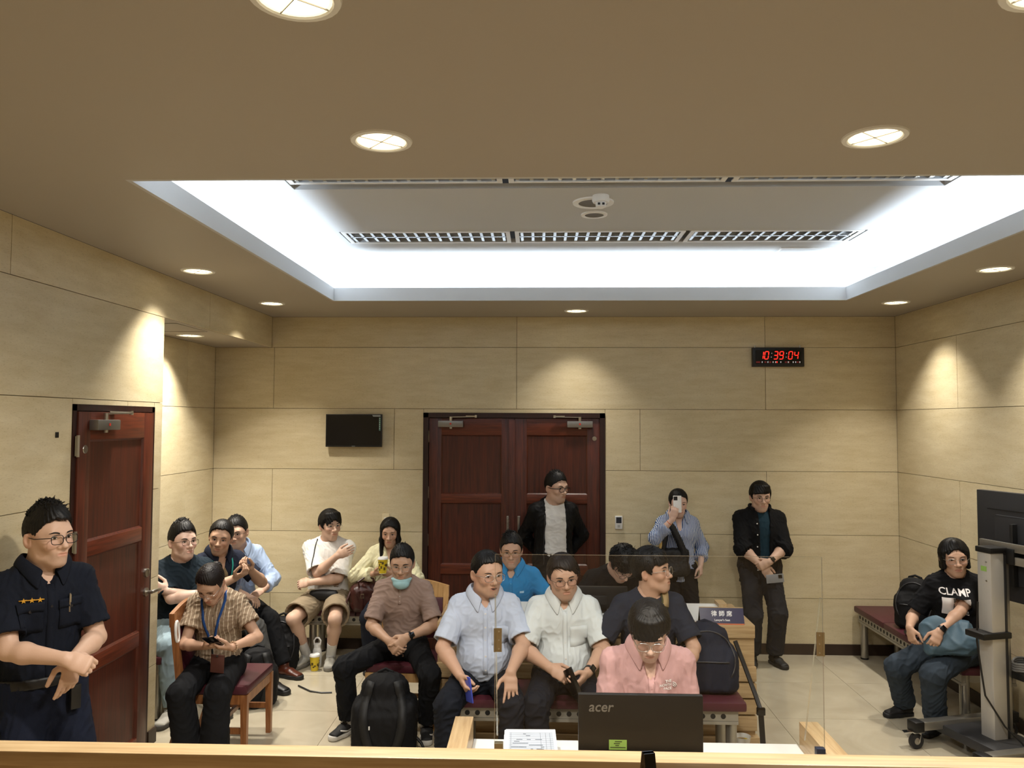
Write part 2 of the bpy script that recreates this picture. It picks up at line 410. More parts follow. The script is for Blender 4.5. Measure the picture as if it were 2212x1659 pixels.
tag(d1, 'dark red mahogany double door with three panels per leaf in the back wall', None, kind='structure')
wleaf = (DX1-DX0-.1)/2-.004
for k in range(2):
    lf = leaf('door_leaf', wleaf, DZ-.055, d1); lf.location = (DX0+.054+k*(wleaf+.004), YB+.03, .005)
    hx = 0 if k == 0 else wleaf
    for z in (.5, 1.02, 1.47, 2.0): hinge(lf, hx+(-.012 if k == 0 else .012), z)
    cx = .09 if k == 0 else wleaf-.31
    closer(lf, cx, cx+.24, DZ-.11, 1 if k == 0 else -1)
    xh = wleaf-.055 if k == 0 else .045
    mb = MB().box(xh-.012, xh+.012, -.026, -.02, 1.10, 1.25, .002); mb.cyl((xh, -.02, 1.235), (xh, -.032, 1.235), .013, 14)
    mb.build('pull_plate', M_STEEL, lf)
    if k == 0:
        mb = MB()
        for q in range(5): mb.tube([(xh+.01*math.cos(a), -.033-.004*(q % 2), 1.205-q*.026+.016*math.sin(a)) for a in np.linspace(0, 2*PI, 10)[:-1]], .003, 6, closed=True)
        mb.build('chain', M_STEEL, lf)
        MB().box(wleaf-.05, wleaf+.012, -.032, -.02, .02, DZ-.07, .003).build('astragal', M_MAHO_V, lf)
    else:
        MB().lathe([(.022, 0), (.020, .003)], n=20).build('oval_badge', M_STEEL, lf, loc=(wleaf-.05, -.02, 1.985), rot=(PI/2, 0, 0))
d2 = MB().box(XL-.09, XL+.006, LY0, LY0+.035, 0, LZ).box(XL-.09, XL+.006, LY1-.035, LY1, 0, LZ).box(XL-.09, XL+.006, LY0, LY1, LZ-.035, LZ).box(XL-.09, XL-.07, LY0, LY1, 0, LZ).build('door_2', M_MAHO_F)
tag(d2, 'single dark red wooden door in the left wall behind the officer', None, kind='structure')
w2 = LY1-LY0-.075
lf = leaf('door_leaf', w2, LZ-.045, d2); lf.location = (XL-.004, LY0+.037, .005); lf.rotation_euler = (0, 0, PI/2)
for z in (.5, 1.02, 1.47, 2.0): hinge(lf, -.012, z)
closer(lf, .10, .34, LZ-.12, 1)
mb = MB().cyl((w2-.06, -.02, 1.03), (w2-.06, -.034, 1.03), .028, 20).cyl((w2-.06, -.034, 1.03), (w2-.06, -.07, 1.03), .011, 12)
mb.tube([(w2-.06, -.065, 1.03), (w2-.04, -.072, 1.032), (w2+.03, -.075, 1.03), (w2+.055, -.07, 1.026)], [.011, .011, .009, .007], 10); mb.build('lever_handle', M_STEEL, lf)
MB().cyl((w2-.06, -.02, 1.155), (w2-.06, -.036, 1.155), .028, 20).box(w2-.064, w2-.056, -.046, -.034, 1.133, 1.177, .002).build('deadbolt', M_STEEL, lf)
MB().lathe([(.024, 0), (.022, .003)], n=20).build('oval_badge', M_STEEL, lf, loc=(.07, -.02, 1.98), rot=(PI/2, 0, 0))

# ------------------------------------------------------------------ ceiling lights
M_LAMP = mat('lamp_glow', '#fff3d6', .5, emit='#ffefc8', estr=3.0)
M_REFL = mat('reflector', '#f4f0e4', .35, emit='#ffefc4', estr=1.0)
dl_me = {}
def downlight(x, y, z, label, r=.088, pw=1., spr=94):
    root = empty('ceiling_light', (x, y, z), label=label, cat='ceiling light', group='warm round downlights in the ceiling')
    if not dl_me:
        a = MB().lathe([(r, -.003), (r+.004, -.008), (r+.020, -.006), (r+.024, 0.002)], cap0=False, cap1=False).build('trim_ring', M_WHITE, root)
        b = MB().lathe([(r, -.0035), (r*.90, -.002)], cap0=False, cap1=False).build('reflector', M_REFL, root)
        c = MB().lathe([(r*.91, -.0025), (r*.91, -.001)], n=28).build('lamp', M_LAMP, root)
        d = MB().box(-r*.98, r*.98, -.0012, .0012, -.006, -.002).build('louver', M_DSTEEL, root, rot=(0, 0, .7))
        dl_me.update(trim_ring=a.data, reflector=b.data, lamp=c.data, louver=d.data)
    else:
        for k in ('trim_ring', 'reflector', 'lamp', 'louver'):
            o = bpy.data.objects.new(k, dl_me[k]); COL.objects.link(o); o.parent = root
            if k == 'louver': o.rotation_euler = (0, 0, .7)
    o = bpy.data.objects.new('louver', dl_me['louver']); COL.objects.link(o); o.parent = root; o.rotation_euler = (0, 0, .7+PI/2)
    area_light('downlight_beam', (0, 0, -.010), .15, .15, DOWN_W*pw, DOWN_C, shape='DISK', spread=math.radians(spr), parent=root)
for (x, y, z, l) in (
        (-.561, 2.758, H, 'round downlight in the near ceiling, left of the pair before the coffer'),
        (1.181, 2.756, H, 'round downlight in the near ceiling, right of the pair before the coffer'),
        (-.577, 1.800, H, 'round downlight cut off by the top edge of the photo'),
        (1.181, 1.800, H, 'round downlight in the ceiling over the judge bench right'),
        (-2.280, 5.170, H, 'round downlight by the left wall, in front of the alcove'),
        (-2.273, 6.618, H, 'round downlight near the left back corner of the ceiling'),
        (.349, 7.088, H, 'round downlight in front of the back wall above the double door'),
        (2.980, 6.615, H, 'round downlight near the right back corner of the ceiling'),
        (2.976, 5.181, H, 'round downlight by the right wall at the edge of the photo'),
        (-2.885, 6.420, ZS, 'round downlight in the low alcove ceiling')):
    near = abs(x) < 1.5 and y < 3.5          # lamps over the judge bench: wide open reflectors
    downlight(x, y, z, l, spr=155 if near else 94, pw=(1.5 if y < 2 else 2.7) if near else .35 if 'above the double door' in l else .75 if 'left' not in l and z < 4 and x > 2.5 else 1.)
# recessed louvre fixtures in the raised ceiling, switched off
M_LOUV = mat('mirror_louver', '#d9dcdf', .18, .9)
M_TRAY = mat('fixture_tray', '#a9acae', .4, .2)
def louvre_fixture(x0, x1, yc, label):
    w = .15; root = empty('louver_light', ((x0+x1)/2, yc, RZ), label=label, cat='ceiling light', group='unlit louvre lights in the raised ceiling')
    L = (x1-x0)/2
    mb = MB().box(-L, L, -w-.022, -w, -.006, .0).box(-L, L, w, w+.022, -.006, 0).box(-L, -L+.03, -w, w, -.006, 0).box(L-.03, L, -w, w, -.006, 0); mb.build('frame', M_WHITE, root)
    MB().box(-L+.02, L-.02, -w, w, .085, .095).box(-L+.01, L-.01, -w-.004, -w, 0, .095).box(-L+.01, L-.01, w, w+.004, 0, .095).build('tray', M_TRAY, root)
    for yy in (-.075, .075): MB().cyl((-L+.04, yy, .06), (L-.04, yy, .06), .013, 10).build('tube', M_WHITE, root)
    MB().prism([(-.010, .0), (.010, 0), (.003, .045), (-.003, .045)], 'x', -L+.03, L-.03).build('spine', M_LOUV, root)
    n = 15; me = None
    for i in range(n):
        x = -L+.05+i*(2*L-.1)/(n-1)
        if me is None: o = MB().prism([(-.010, .0), (.010, .0), (.003, .045), (-.003, .045)], 'y', -w+.003, w-.003).build('louver', M_LOUV, root); me = o.data
        else: o = bpy.data.objects.new('louver', me); COL.objects.link(o); o.parent = root
        o.location = (x, 0, 0)
for yc, row in ((5.70, 'far'), (4.21, 'near')):
    for k in range(3):
        x0 = -1.42+k*1.245
        louvre_fixture(x0+.01, x0+1.22, yc, '%s unlit louvre light in the %s row of the raised ceiling' % (('left', 'middle', 'right')[k], row))
sd = empty('smoke_detector', (.375, 4.66, RZ), label='white round smoke detector hanging from the raised ceiling', cat='smoke detector')
MB().lathe([(.05, -.0), (.052, -.03), (.046, -.042)]).build('base', M_WHITE, sd)
MB().lathe([(.03, -.042), (.032, -.05), (.03, -.068), (.018, -.075)]).build('sensor_chamber', M_WHITE, sd)
MB().box(-.02, -.006, -.034, -.028, -.062, -.05).box(.006, .02, -.034, -.028, -.062, -.05).build('vent', M_BLACK, sd)
for (x, y, r, l) in ((.34, 4.80, .125, 'larger round ceiling speaker with grey grille behind the smoke detector'), (.366, 5.08, .085, 'smaller round ceiling grille behind the larger speaker')):
    s = empty('ceiling_speaker', (x, y, RZ), label=l, cat='speaker')
    MB().lathe([(r*.72, -.004), (r*.74, -.010), (r, -.008), (r*1.02, 0)], cap0=False, cap1=False).build('rim', M_WHITE, s)
    MB().lathe([(r*.73, -.001), (r*.73, -.006)]).build('grille', mat('grey_grille', '#6f6c68', .6, bump=.3, bscale=400), s)
hp = MB().box(1.89, 2.51, 6.09, 6.57, RZ-.006, RZ).build('access_hatch', M_RCEIL); tag(hp, 'square white access hatch in the raised ceiling near the far corner', 'hatch')
hf = MB()
for (a, b, c, d) in ((1.875, 1.89, 6.075, 6.585), (2.51, 2.525, 6.075, 6.585), (1.89, 2.51, 6.075, 6.09), (1.89, 2.51, 6.57, 6.585)): hf.box(a, b, c, d, RZ-.010, RZ)
hf.build('hatch_frame', M_WHITE, hp)
# ------------------------------------------------------------------ implicit-surface toolkit for bodies and cloth
f32 = np.float32
def A3(v): return np.array(v, dtype=np.float64)
def nrm(v): v = A3(v); return v/max(1e-9, np.linalg.norm(v))
class Fld:
    def __init__(s, lo, hi, h):
        s.h = h; s.lo = A3(lo)-2*h; n = np.ceil((A3(hi)-A3(lo))/h).astype(int)+5; s.n = n
        s.ax = [(s.lo[i]+h*np.arange(n[i])).astype(f32) for i in range(3)]
        s.D = np.full(n, 1.0, f32)
    def win(s, lo, hi):
        i0 = np.clip(np.floor((A3(lo)-s.lo)/s.h).astype(int), 0, s.n); i1 = np.clip(np.ceil((A3(hi)-s.lo)/s.h).astype(int)+1, 0, s.n)
        return None if (i1 <= i0).any() else tuple(slice(a, b) for a, b in zip(i0, i1))
    def put(s, fn, lo, hi, k=0., op='u'):
        pad = k+3*s.h; w = s.win(A3(lo)-pad, A3(hi)+pad)
        if w is None: return
        X = s.ax[0][w[0]][:, None, None]; Y = s.ax[1][w[1]][None, :, None]; Z = s.ax[2][w[2]][None, None, :]
        d = fn(X, Y, Z).astype(f32); a = s.D[w]
        if op == 'u':
            if k > 0:
                q = np.maximum(k-np.abs(a-d), 0)/k; s.D[w] = np.minimum(a, d)-q*q*k*.25
            else: s.D[w] = np.minimum(a, d)
        elif op == 's':
            d = -d
            if k > 0:
                q = np.maximum(k-np.abs(a-d), 0)/k; s.D[w] = np.maximum(a, d)+q*q*k*.25
            else: s.D[w] = np.maximum(a, d)
    def cut(s, p, n):
        """keep the side where (x-p).n < 0"""
        n = nrm(n); p = A3(p)
        d = (s.ax[0][:, None, None]-p[0])*n[0]+(s.ax[1][None, :, None]-p[1])*n[1]+(s.ax[2][None, None, :]-p[2])*n[2]
        s.D = np.maximum(s.D, d.astype(f32))
    def cone(s, a, b, ra, rb, k=0., op='u', cap=False):
        a, b = A3(a), A3(b); d = b-a; L = max(1e-9, d@d); r = max(ra, rb); sl = math.sqrt(L)
        def fn(X, Y, Z):
            tt = ((X-a[0])*d[0]+(Y-a[1])*d[1]+(Z-a[2])*d[2])/L; t = np.clip(tt, 0, 1)
            q = np.sqrt((X-a[0]-t*d[0])**2+(Y-a[1]-t*d[1])**2+(Z-a[2]-t*d[2])**2)-(ra+(rb-ra)*t)
            return np.maximum(q, (tt-1)*sl) if cap else q
        s.put(fn, np.minimum(a, b)-r, np.maximum(a, b)+r, k, op)
    def ell(s, c, r, R=None, k=0., op='u'):
        c = A3(c); R = np.eye(3) if R is None else np.array(R, float)     # rows of R = local axes
        def fn(X, Y, Z):
            x, y, z = X-c[0], Y-c[1], Z-c[2]; k0 = 0; k1 = 0
            for i in range(3):
                u = (x*R[i][0]+y*R[i][1]+z*R[i][2])/r[i]; k0 = k0+u*u; k1 = k1+(u/r[i])**2
            k0 = np.sqrt(k0); return k0*(k0-1)/np.maximum(np.sqrt(k1), 1e-6)
        m = np.sqrt(sum((np.abs(R[i])*r[i])**2 for i in range(3)))
        s.put(fn, c-m, c+m, k, op)
    def econe(s, a, b, la, lb, ra, rb, k=0., op='u'):
        """elliptic cone: la, lb lateral axes at both ends; ra, rb = (lateral, depth) radii"""
        a, b = A3(a), A3(b); d = b-a; L = d@d; ax = d/math.sqrt(L); la = nrm(A3(la)+A3(lb)); la = nrm(la-ax*(la@ax)); dp = np.cross(ax, la)
        def fn(X, Y, Z):
            x, y, z = X-a[0], Y-a[1], Z-a[2]
            tt = (x*d[0]+y*d[1]+z*d[2])/L; t = np.clip(tt, 0, 1)
            u = x*la[0]+y*la[1]+z*la[2]; v = x*dp[0]+y*dp[1]+z*dp[2]; w = (tt-t)*math.sqrt(L)
            rx = ra[0]+(rb[0]-ra[0])*t; ry = ra[1]+(rb[1]-ra[1])*t; rz = np.minimum(rx, ry)
            k0 = np.sqrt((u/rx)**2+(v/ry)**2+(w/rz)**2); k1 = np.sqrt((u/rx**2)**2+(v/ry**2)**2+(w/rz**2)**2)
            return k0*(k0-1)/np.maximum(k1, 1e-6)
        r = max(*ra, *rb); s.put(fn, np.minimum(a, b)-r, np.maximum(a, b)+r, k, op)
    def rbox(s, c, hs, r, R=None, k=0., op='u'):
        c = A3(c); R = np.eye(3) if R is None else np.array(R, float)
        def fn(X, Y, Z):
            x, y, z = X-c[0], Y-c[1], Z-c[2]; q = [np.abs(x*R[i][0]+y*R[i][1]+z*R[i][2])-hs[i]+r for i in range(3)]
            return np.sqrt(sum(np.maximum(v, 0)**2 for v in q))+np.minimum(np.maximum(np.maximum(q[0], q[1]), q[2]), 0)-r
        m = sum(np.abs(R[i])*hs[i] for i in range(3)); s.put(fn, c-m, c+m, k, op)
    def mesh(s):
        D = s.D; S = D < 0; nx, ny, nz = D.shape
        cs = [(i, j, k) for i in (0, 1) for j in (0, 1) for k in (0, 1)]
        cnt = np.zeros((nx-1, ny-1, nz-1), np.int8)
        for (i, j, k) in cs: cnt += S[i:nx-1+i, j:ny-1+j, k:nz-1+k]
        act = (cnt > 0) & (cnt < 8); idx = np.argwhere(act)
        if len(idx) == 0: return np.zeros((0, 3)), np.zeros((0, 4), int)
        ids = np.full(act.shape, -1, np.int32); ids[act] = np.arange(len(idx))
        acc = np.zeros((len(idx), 3)); num = np.zeros(len(idx))
        cv = {c: D[idx[:, 0]+c[0], idx[:, 1]+c[1], idx[:, 2]+c[2]] for c in cs}
        for c in cs:
            for a in range(3):
                if c[a] == 0:
                    e = list(c); e[a] = 1; v0, v1 = cv[c], cv[tuple(e)]; m = (v0 < 0) != (v1 < 0)
                    t = np.where(m, v0/np.where(m, v0-v1, 1), 0)
                    for q in range(3): acc[:, q] += np.where(m, (t if q == a else c[q]), 0)
                    num += m
        V = s.lo+s.h*(idx+acc/num[:, None]); Fs = []
        for a in range(3):
            b, c = (a+1) % 3, (a+2) % 3
            sl0 = [slice(1, n-1) for n in D.shape]; sl0[a] = slice(0, D.shape[a]-1); sl1 = list(sl0); sl1[a] = slice(1, D.shape[a])
            s0 = S[tuple(sl0)]; s1 = S[tuple(sl1)]
            for flip, msk in ((False, s0 & ~s1), (True, ~s0 & s1)):
                p = np.argwhere(msk)
                if len(p) == 0: continue
                for q in range(3):
                    if q != a: p[:, q] += 1
                def cell(db, dc):
                    r = p.copy(); r[:, b] -= db; r[:, c] -= dc; return ids[r[:, 0], r[:, 1], r[:, 2]]
                qd = np.stack([cell(1, 1), cell(0, 1), cell(0, 0), cell(1, 0)], 1)
                Fs.append(qd[:, ::-1] if flip else qd)
        return V, np.concatenate(Fs)
def np_mesh(name, V, Fq, mats, mi=None, parent=None, colors=None):
    me = bpy.data.meshes.new(name); nv, nf = len(V), len(Fq)
    me.vertices.add(nv); me.vertices.foreach_set('co', np.asarray(V, f32).ravel())
    me.loops.add(nf*4); me.loops.foreach_set('vertex_index', np.asarray(Fq, np.int32).ravel())
    me.polygons.add(nf); me.polygons.foreach_set('loop_start', np.arange(0, nf*4, 4, dtype=np.int32))
    me.polygons.foreach_set('loop_total', np.full(nf, 4, np.int32)) if hasattr(me.polygons[0] if nf else None, 'loop_total') and False else None
    for m in mats: me.materials.append(m)
    if mi is not None: me.polygons.foreach_set('material_index', np.asarray(mi, np.int32))
    me.update(calc_edges=True); me.polygons.foreach_set('use_smooth', np.ones(nf, bool)); me.validate()
    if colors is not None:
        ca = me.color_attributes.new('tint', 'FLOAT_COLOR', 'POINT'); ca.data.foreach_set('color', np.asarray(colors, f32).ravel())
    o = bpy.data.objects.new(name, me); COL.objects.link(o)
    if parent: o.parent = parent
    return o
def vnormals(V, Fq):
    e1 = V[Fq[:, 2]]-V[Fq[:, 0]]; e2 = V[Fq[:, 3]]-V[Fq[:, 1]]; fn = np.cross(e1, e2); N = np.zeros_like(V)
    for i in range(4): np.add.at(N, Fq[:, i], fn)
    return N/np.maximum(np.linalg.norm(N, axis=1), 1e-12)[:, None]
def folds(V, Fq, amp, seed, wl=.07, gather=()):
    """cloth creases: slow, direction-warped ridges pushed along the normals; gather = [(point, radius, gain)]"""
    cnt = np.bincount(Fq.ravel(), minlength=len(V)).astype(float)[:, None]
    def avg(Q):
        fc = Q[Fq].mean(1); o = np.stack([np.bincount(Fq.ravel(), weights=np.repeat(fc[:, i], 4), minlength=len(V)) for i in range(3)], 1); return o/np.maximum(cnt, 1)
    V = V*.4+avg(V)*.6; rs = np.random.RandomState(seed); N = avg(avg(avg(vnormals(V, Fq)))); d = np.zeros(len(V))
    for q in range(4):
        u = nrm(rs.normal(size=3)); w = nrm(rs.normal(size=3)); ph = rs.rand()*6
        x = V@u/(wl*(.7+.3*q)); y = V@w/(wl*2.2)
        d += np.sin(2*PI*(x+.35*np.sin(2*PI*y+ph))+ph)*(1/(1+q*.4))
    d = (1.1-2*np.abs(np.tanh(d*.9)))*.55+.12*d; g = np.full(len(V), 1.0)
    for (p, r, gn) in gather: g += gn*np.exp(-((V-A3(p))**2).sum(1)/(r*r))
    return V+N*(d*g*amp)[:, None]
def ik(a, c, l1, l2, hint):
    a, c = A3(a), A3(c); d = c-a; L = np.linalg.norm(d); u = d/max(L, 1e-9)
    if L > (l1+l2)*.995: L = (l1+l2)*.995; c = a+u*L
    if L < abs(l1-l2)*1.05+.02: L = abs(l1-l2)*1.05+.02; c = a+u*L
    x = (l1*l1-l2*l2+L*L)/(2*L); y = math.sqrt(max(0, l1*l1-x*x)); h = A3(hint); h = h-u*(h@u); h = nrm(h)
    return a+u*x+h*y, c
def Rz(a): c, s = math.cos(a), math.sin(a); return np.array([[c, -s, 0], [s, c, 0], [0, 0, 1.]])
def Rx(a): c, s = math.cos(a), math.sin(a); return np.array([[1., 0, 0], [0, c, -s], [0, s, c]])
def Ry(a): c, s = math.cos(a), math.sin(a); return np.array([[c, 0, s], [0, 1., 0], [-s, 0, c]])
RAD = math.radians

# ------------------------------------------------------------------ skin, hair, cloth materials
def skin_mat(name, col):
    m = mat(name, col, .5, spec=.35, sub=.0, bump=.06, bscale=220)
    nt = m.node_tree
    if 'tintnode' not in nt.nodes:
        b = nt.nodes['Principled BSDF']; a = nt.nodes.new('ShaderNodeAttribute'); a.name = 'tintnode'; a.attribute_name = 'tint'
        mx = nt.nodes.new('ShaderNodeMixRGB'); mx.blend_type = 'MULTIPLY'; mx.inputs[0].default_value = 1; mx.inputs[1].default_value = lin(col)
        nt.links.new(a.outputs['Color'], mx.inputs[2]); nt.links.new(mx.outputs[0], b.inputs['Base Color'])
    return m
def cloth(name, col, rough=.85, var=.12, bump=.25, bscale=420, sheen=.0):
    return mat(name, col, rough, spec=.2, var=var, vscale=14, bump=bump, bscale=bscale, sheen=sheen)
def striped(name, base, stripe, freq, width, rot=0., col3=None, axis=0):
    m = bpy.data.materials.new(name); m.use_nodes = True; nt = m.node_tree; b = nt.nodes['Principled BSDF']; b.inputs['Roughness'].default_value = .85; b.inputs['Specular IOR Level'].default_value = .2
    t = nt.nodes.new('ShaderNodeTexCoord'); mp = nt.nodes.new('ShaderNodeMapping'); mp.inputs['Rotation'].default_value = (0, rot, 0)
    nt.links.new(t.outputs['Object'], mp.inputs['Vector'])
    nz = nt.nodes.new('ShaderNodeTexNoise'); nz.inputs['Scale'].default_value = 6
    nt.links.new(t.outputs['Object'], nz.inputs['Vector'])
    sp = nt.nodes.new('ShaderNodeSeparateXYZ'); nt.links.new(mp.outputs[0], sp.inputs[0])
    ma = nt.nodes.new('ShaderNodeMath'); ma.operation = 'MULTIPLY_ADD'; ma.inputs[1].default_value = .02
    nt.links.new(nz.outputs['Fac'], ma.inputs[0]); nt.links.new(sp.outputs[axis], ma.inputs[2])
    mf = nt.nodes.new('ShaderNodeMath'); mf.operation = 'MULTIPLY'; mf.inputs[1].default_value = freq; nt.links.new(ma.outputs[0], mf.inputs[0])
    fr = nt.nodes.new('ShaderNodeMath'); fr.operation = 'FRACT'; nt.links.new(mf.outputs[0], fr.inputs[0])
    lt = nt.nodes.new('ShaderNodeMath'); lt.operation = 'LESS_THAN'; lt.inputs[1].default_value = width; nt.links.new(fr.outputs[0], lt.inputs[0])
    mx = nt.nodes.new('ShaderNodeMixRGB'); mx.inputs[1].default_value = lin(base); mx.inputs[2].default_value = lin(stripe)
    nt.links.new(lt.outputs[0], mx.inputs[0]); last = mx.outputs[0]
    if col3:
        n2 = nt.nodes.new('ShaderNodeTexNoise'); n2.inputs['Scale'].default_value = 90; nt.links.new(t.outputs['Object'], n2.inputs['Vector'])
        m2 = nt.nodes.new('ShaderNodeMixRGB'); m2.inputs[2].default_value = lin(col3); nt.links.new(last, m2.inputs[1])
        mr = nt.nodes.new('ShaderNodeMapRange'); mr.inputs[1].default_value = .5; mr.inputs[2].default_value = .7; mr.inputs[4].default_value = .6
        nt.links.new(n2.outputs['Fac'], mr.inputs[0]); nt.links.new(mr.outputs[0], m2.inputs[0]); last = m2.outputs[0]
    nt.links.new(last, b.inputs['Base Color']); MATS[name] = m
    return m
M_HAIR = mat('black_hair', '#0a0807', .5, spec=.28, var=.3, vscale=40, stretch=(3, 3, 1))
M_HAIR_BR = mat('brown_black_hair', '#150e0d', .5, spec=.28, var=.3, vscale=40)
M_BROW = mat('eyebrow_hair', '#1a1310', .8)
M_EYEW = mat('eye_white', '#cfc6bd', .3)
M_IRIS = mat('dark_iris', '#120b08', .15)
M_LASH = mat('eyelash', '#16100e', .7)
M_LENS = glass_thin('spectacle_lens', (.97, .97, .98, 1), .05)

# ------------------------------------------------------------------ the figure
SEC = [(-.085, .135, .098), (-.01, .166, .118), (.10, .150, .108), (.20, .150, .110), (.31, .164, .118), (.39, .152, .108), (.45, .105, .080)]
class Body: pass
def skeleton(sp):
    B = Body(); s = sp.get('sc', 1.); B.s = s; B.sp = sp; fem = sp.get('fem', False); g = sp.get('g', 1.); B.g = g; B.fem = fem
    B.th = PI+RAD(sp['phi']); B.loc = A3((sp['loc'][0], sp['loc'][1], sp.get('z0', 0.))); Ri = Rz(-B.th)
    B.W = lambda p: Ri@(A3(p)-B.loc); B.Wd = lambda v: Ri@A3(v)
    P = A3((0, 0, sp.get('hip', .90*s))); B.P = P
    def T(l, sd): return nrm((math.sin(RAD(sd)), math.sin(RAD(l)), math.cos(RAD(l))))
    T1 = T(sp.get('lean', 0), sp.get('side', 0)); T2 = T(sp.get('lean2', sp.get('lean', 0)), sp.get('side2', sp.get('side', 0))); B.T1, B.T2 = T1, T2
    tw = RAD(sp.get('twist', 0))
    def pos(t): t = t*s; return P+T1*t if t <= .2*s else P+T1*.2*s+T2*(t-.2*s)
    def frame(t):
        Tt = T1 if t <= .15 else T2; a = tw*np.clip(t/.40, 0, 1); la = A3((math.cos(a), math.sin(a), 0)); la = nrm(la-Tt*(la@Tt)); return la, np.cross(Tt, la)
    B.pos, B.frame = pos, frame
    shw = (.146 if fem else .166)*s*sp.get('shw', 1.); lat, fw = frame(.465); B.lat, B.fw = lat, fw
    sr = sp.get('shrug', (0, 0)); B.sh = {}
    for d, q in ((1, 'R'), (-1, 'L')):
        B.sh[q] = pos(.430)+lat*d*shw+fw*(-.005*s)+fw*sp.get('shf'+q, 0.)+T2*sp.get('shu'+q, 0.)
    B.nb = pos(.535)
    hy = RAD(sp.get('hphi', sp['phi'])-sp['phi']); B.HR = Rz(hy)@Rx(-RAD(sp.get('hpit', 0)))@Ry(RAD(sp.get('hroll', 0)))
    hs = s*1.07*sp.get('hs', 1.0); B.hs = hs; piv = pos(.527)+T2*.0*s+fw*(.010*s)
    B.hc = piv+B.HR@A3((0, .028, .098))*hs+A3(sp.get('hoff', (0, 0, 0)))
    L1, L2 = .285*s, .245*s; B.el, B.wr = {}, {}
    for d, q in ((1, 'R'), (-1, 'L')):
        a = sp['arm'+q]; w = B.W(a['w']); hint = B.Wd(a['wh']) if 'wh' in a else A3(a.get('hint', (d*.6, -.5, -.6)))
        B.el[q], B.wr[q] = ik(B.sh[q], w, L1, L2, hint)
    l1, l2 = .43*s, .415*s; B.hip, B.kn, B.an = {}, {}, {}
    for d, q in ((1, 'R'), (-1, 'L')):
        B.hip[q] = P+A3((d*.088*s, 0, -.01)); l = sp['leg'+q]; B.kn[q], B.an[q] = ik(B.hip[q], B.W(l['a']), l1, l2, A3(l.get('hint', (d*.12, 1, .35))))
    return B
def torso(F, B, e, k, lo=-9, hi=9, belly=True, ext=None, grow=1.):
    s, g = B.s, B.g; pr = None; sec = [q for q in SEC if lo <= q[0] <= hi]
    if ext: sec = [(ext[0], ext[1]/g, ext[2]/g)]+sec
    fm = .90 if B.fem else 1.
    for (t, rx, ry) in sec:
        wst = (.93 if B.fem and .05 < t < .25 else 1.)*(1.06 if B.fem and t < .02 else 1.)
        cur = (B.pos(t), B.frame(t)[0], (rx*s*g*fm*wst+e, ry*s*g*fm+e))
        if pr: F.econe(pr[0], cur[0], pr[1], cur[1], pr[2], cur[2], k)
        pr = cur
    if hi > .4:
        for q, d in (('R', 1), ('L', -1)):
            F.cone(B.pos(.455)+B.lat*d*.05*s, B.sh[q], .046*s*g**.5+e*.8, .046*s*g**.5+e*.8, k)
            F.cone(B.pos(.34)+B.lat*d*.080*s*g, B.sh[q]-B.T2*.01, .080*s*g**.5+e*.8, .045*s*g**.5+e*.8, k)
            F.cone(B.pos(.54), B.pos(.455)+B.lat*d*.115*s, .036*s+e*.4, .034*s+e*.6, k)
    b = B.sp.get('belly', 0)
    if b and belly: 
        la, fw = B.frame(.12); F.ell(B.pos(.11)+fw*(.045+.03*b)*s, (.145*s*g+e, (.09+.045*b)*s+e, .135*s+e), [la, fw, B.T1], k=.05)
    if B.fem and hi > .3:
        for d in (1, -1): F.ell(B.pos(.335)+B.lat*d*.065*s*g+B.fw*.085*s*g, (.052*s*g+e*.6, .045*s*g+e*.6, .055*s*g+e*.6), [B.lat, B.fw, B.T2], k=.04)
def hand(F, B, q, k=.006):
    a = B.sp['arm'+q]; s = B.s*B.sp.get('hand', 1.04)*(.92 if B.fem else 1.); w = B.wr[q]
    f = nrm(B.Wd(a.get('f'))) if 'f' in a else nrm(w-B.el[q]); n = B.Wd(a.get('n', (0, 0, -1))); n = nrm(n-f*(n@f))
    th = np.cross(f, n) if q == 'R' else np.cross(n, f)
    curl = a.get('curl', .35); spread = a.get('spread', .03)
    F.econe(w-f*.005, w+f*.045*s, th, th, (.027*s, .019*s), (.036*s, .017*s), .012)
    F.econe(w+f*.04*s, w+f*.088*s, th, th, (.037*s, .0165*s), (.039*s, .0135*s), .01)
    B.palm = getattr(B, 'palm', {}); B.palm[q] = (w+f*.07*s, f, n, th)
    for i, (off, ln) in enumerate(((.030, .072), (.0105, .080), (-.0095, .075), (-.028, .060))):
        c = curl[i] if isinstance(curl, (tuple, list)) else curl*(1+.08*i)
        p = w+f*.086*s+th*off*s*.98+n*.001; ang = 0.; d = nrm(f+th*spread*(1.5-i)); segs = (.46, .31, .25); r = .0092*s*(1 if i < 3 else .88)
        for j, sg in enumerate(segs):
            ang += c*(1.25, 1.5, .9)[j]; dd = d*math.cos(ang)+n*math.sin(ang); p2 = p+dd*ln*sg*s
            F.cone(p, p2, r, r*.9, k if j == 0 else .003); p = p2; r *= .9
    tc = a.get('thumb', .35); base = w+f*.022*s+th*.026*s+n*.006*s; d = nrm(f*.62+th*(.75-.5*tc)+n*(.25+.55*tc))
    p1 = base+d*.042*s; d2 = nrm(f*(.9)+th*(.30-.55*tc)+n*(.1+.55*tc)); p2 = p1+d2*.034*s; p3 = p2+nrm(d2-th*.2*tc)*.025*s
    F.cone(base, p1, .0155*s, .0115*s, .012); F.cone(p1, p2, .0112*s, .0102*s, .003); F.cone(p2, p3, .0102*s, .0085*s, .003)
def arm_radii(B):
    m = B.s*(.86 if B.fem else 1.)*(1+(B.g-1)*.8); return .050*m, .041*m, .044*m, .0275*m
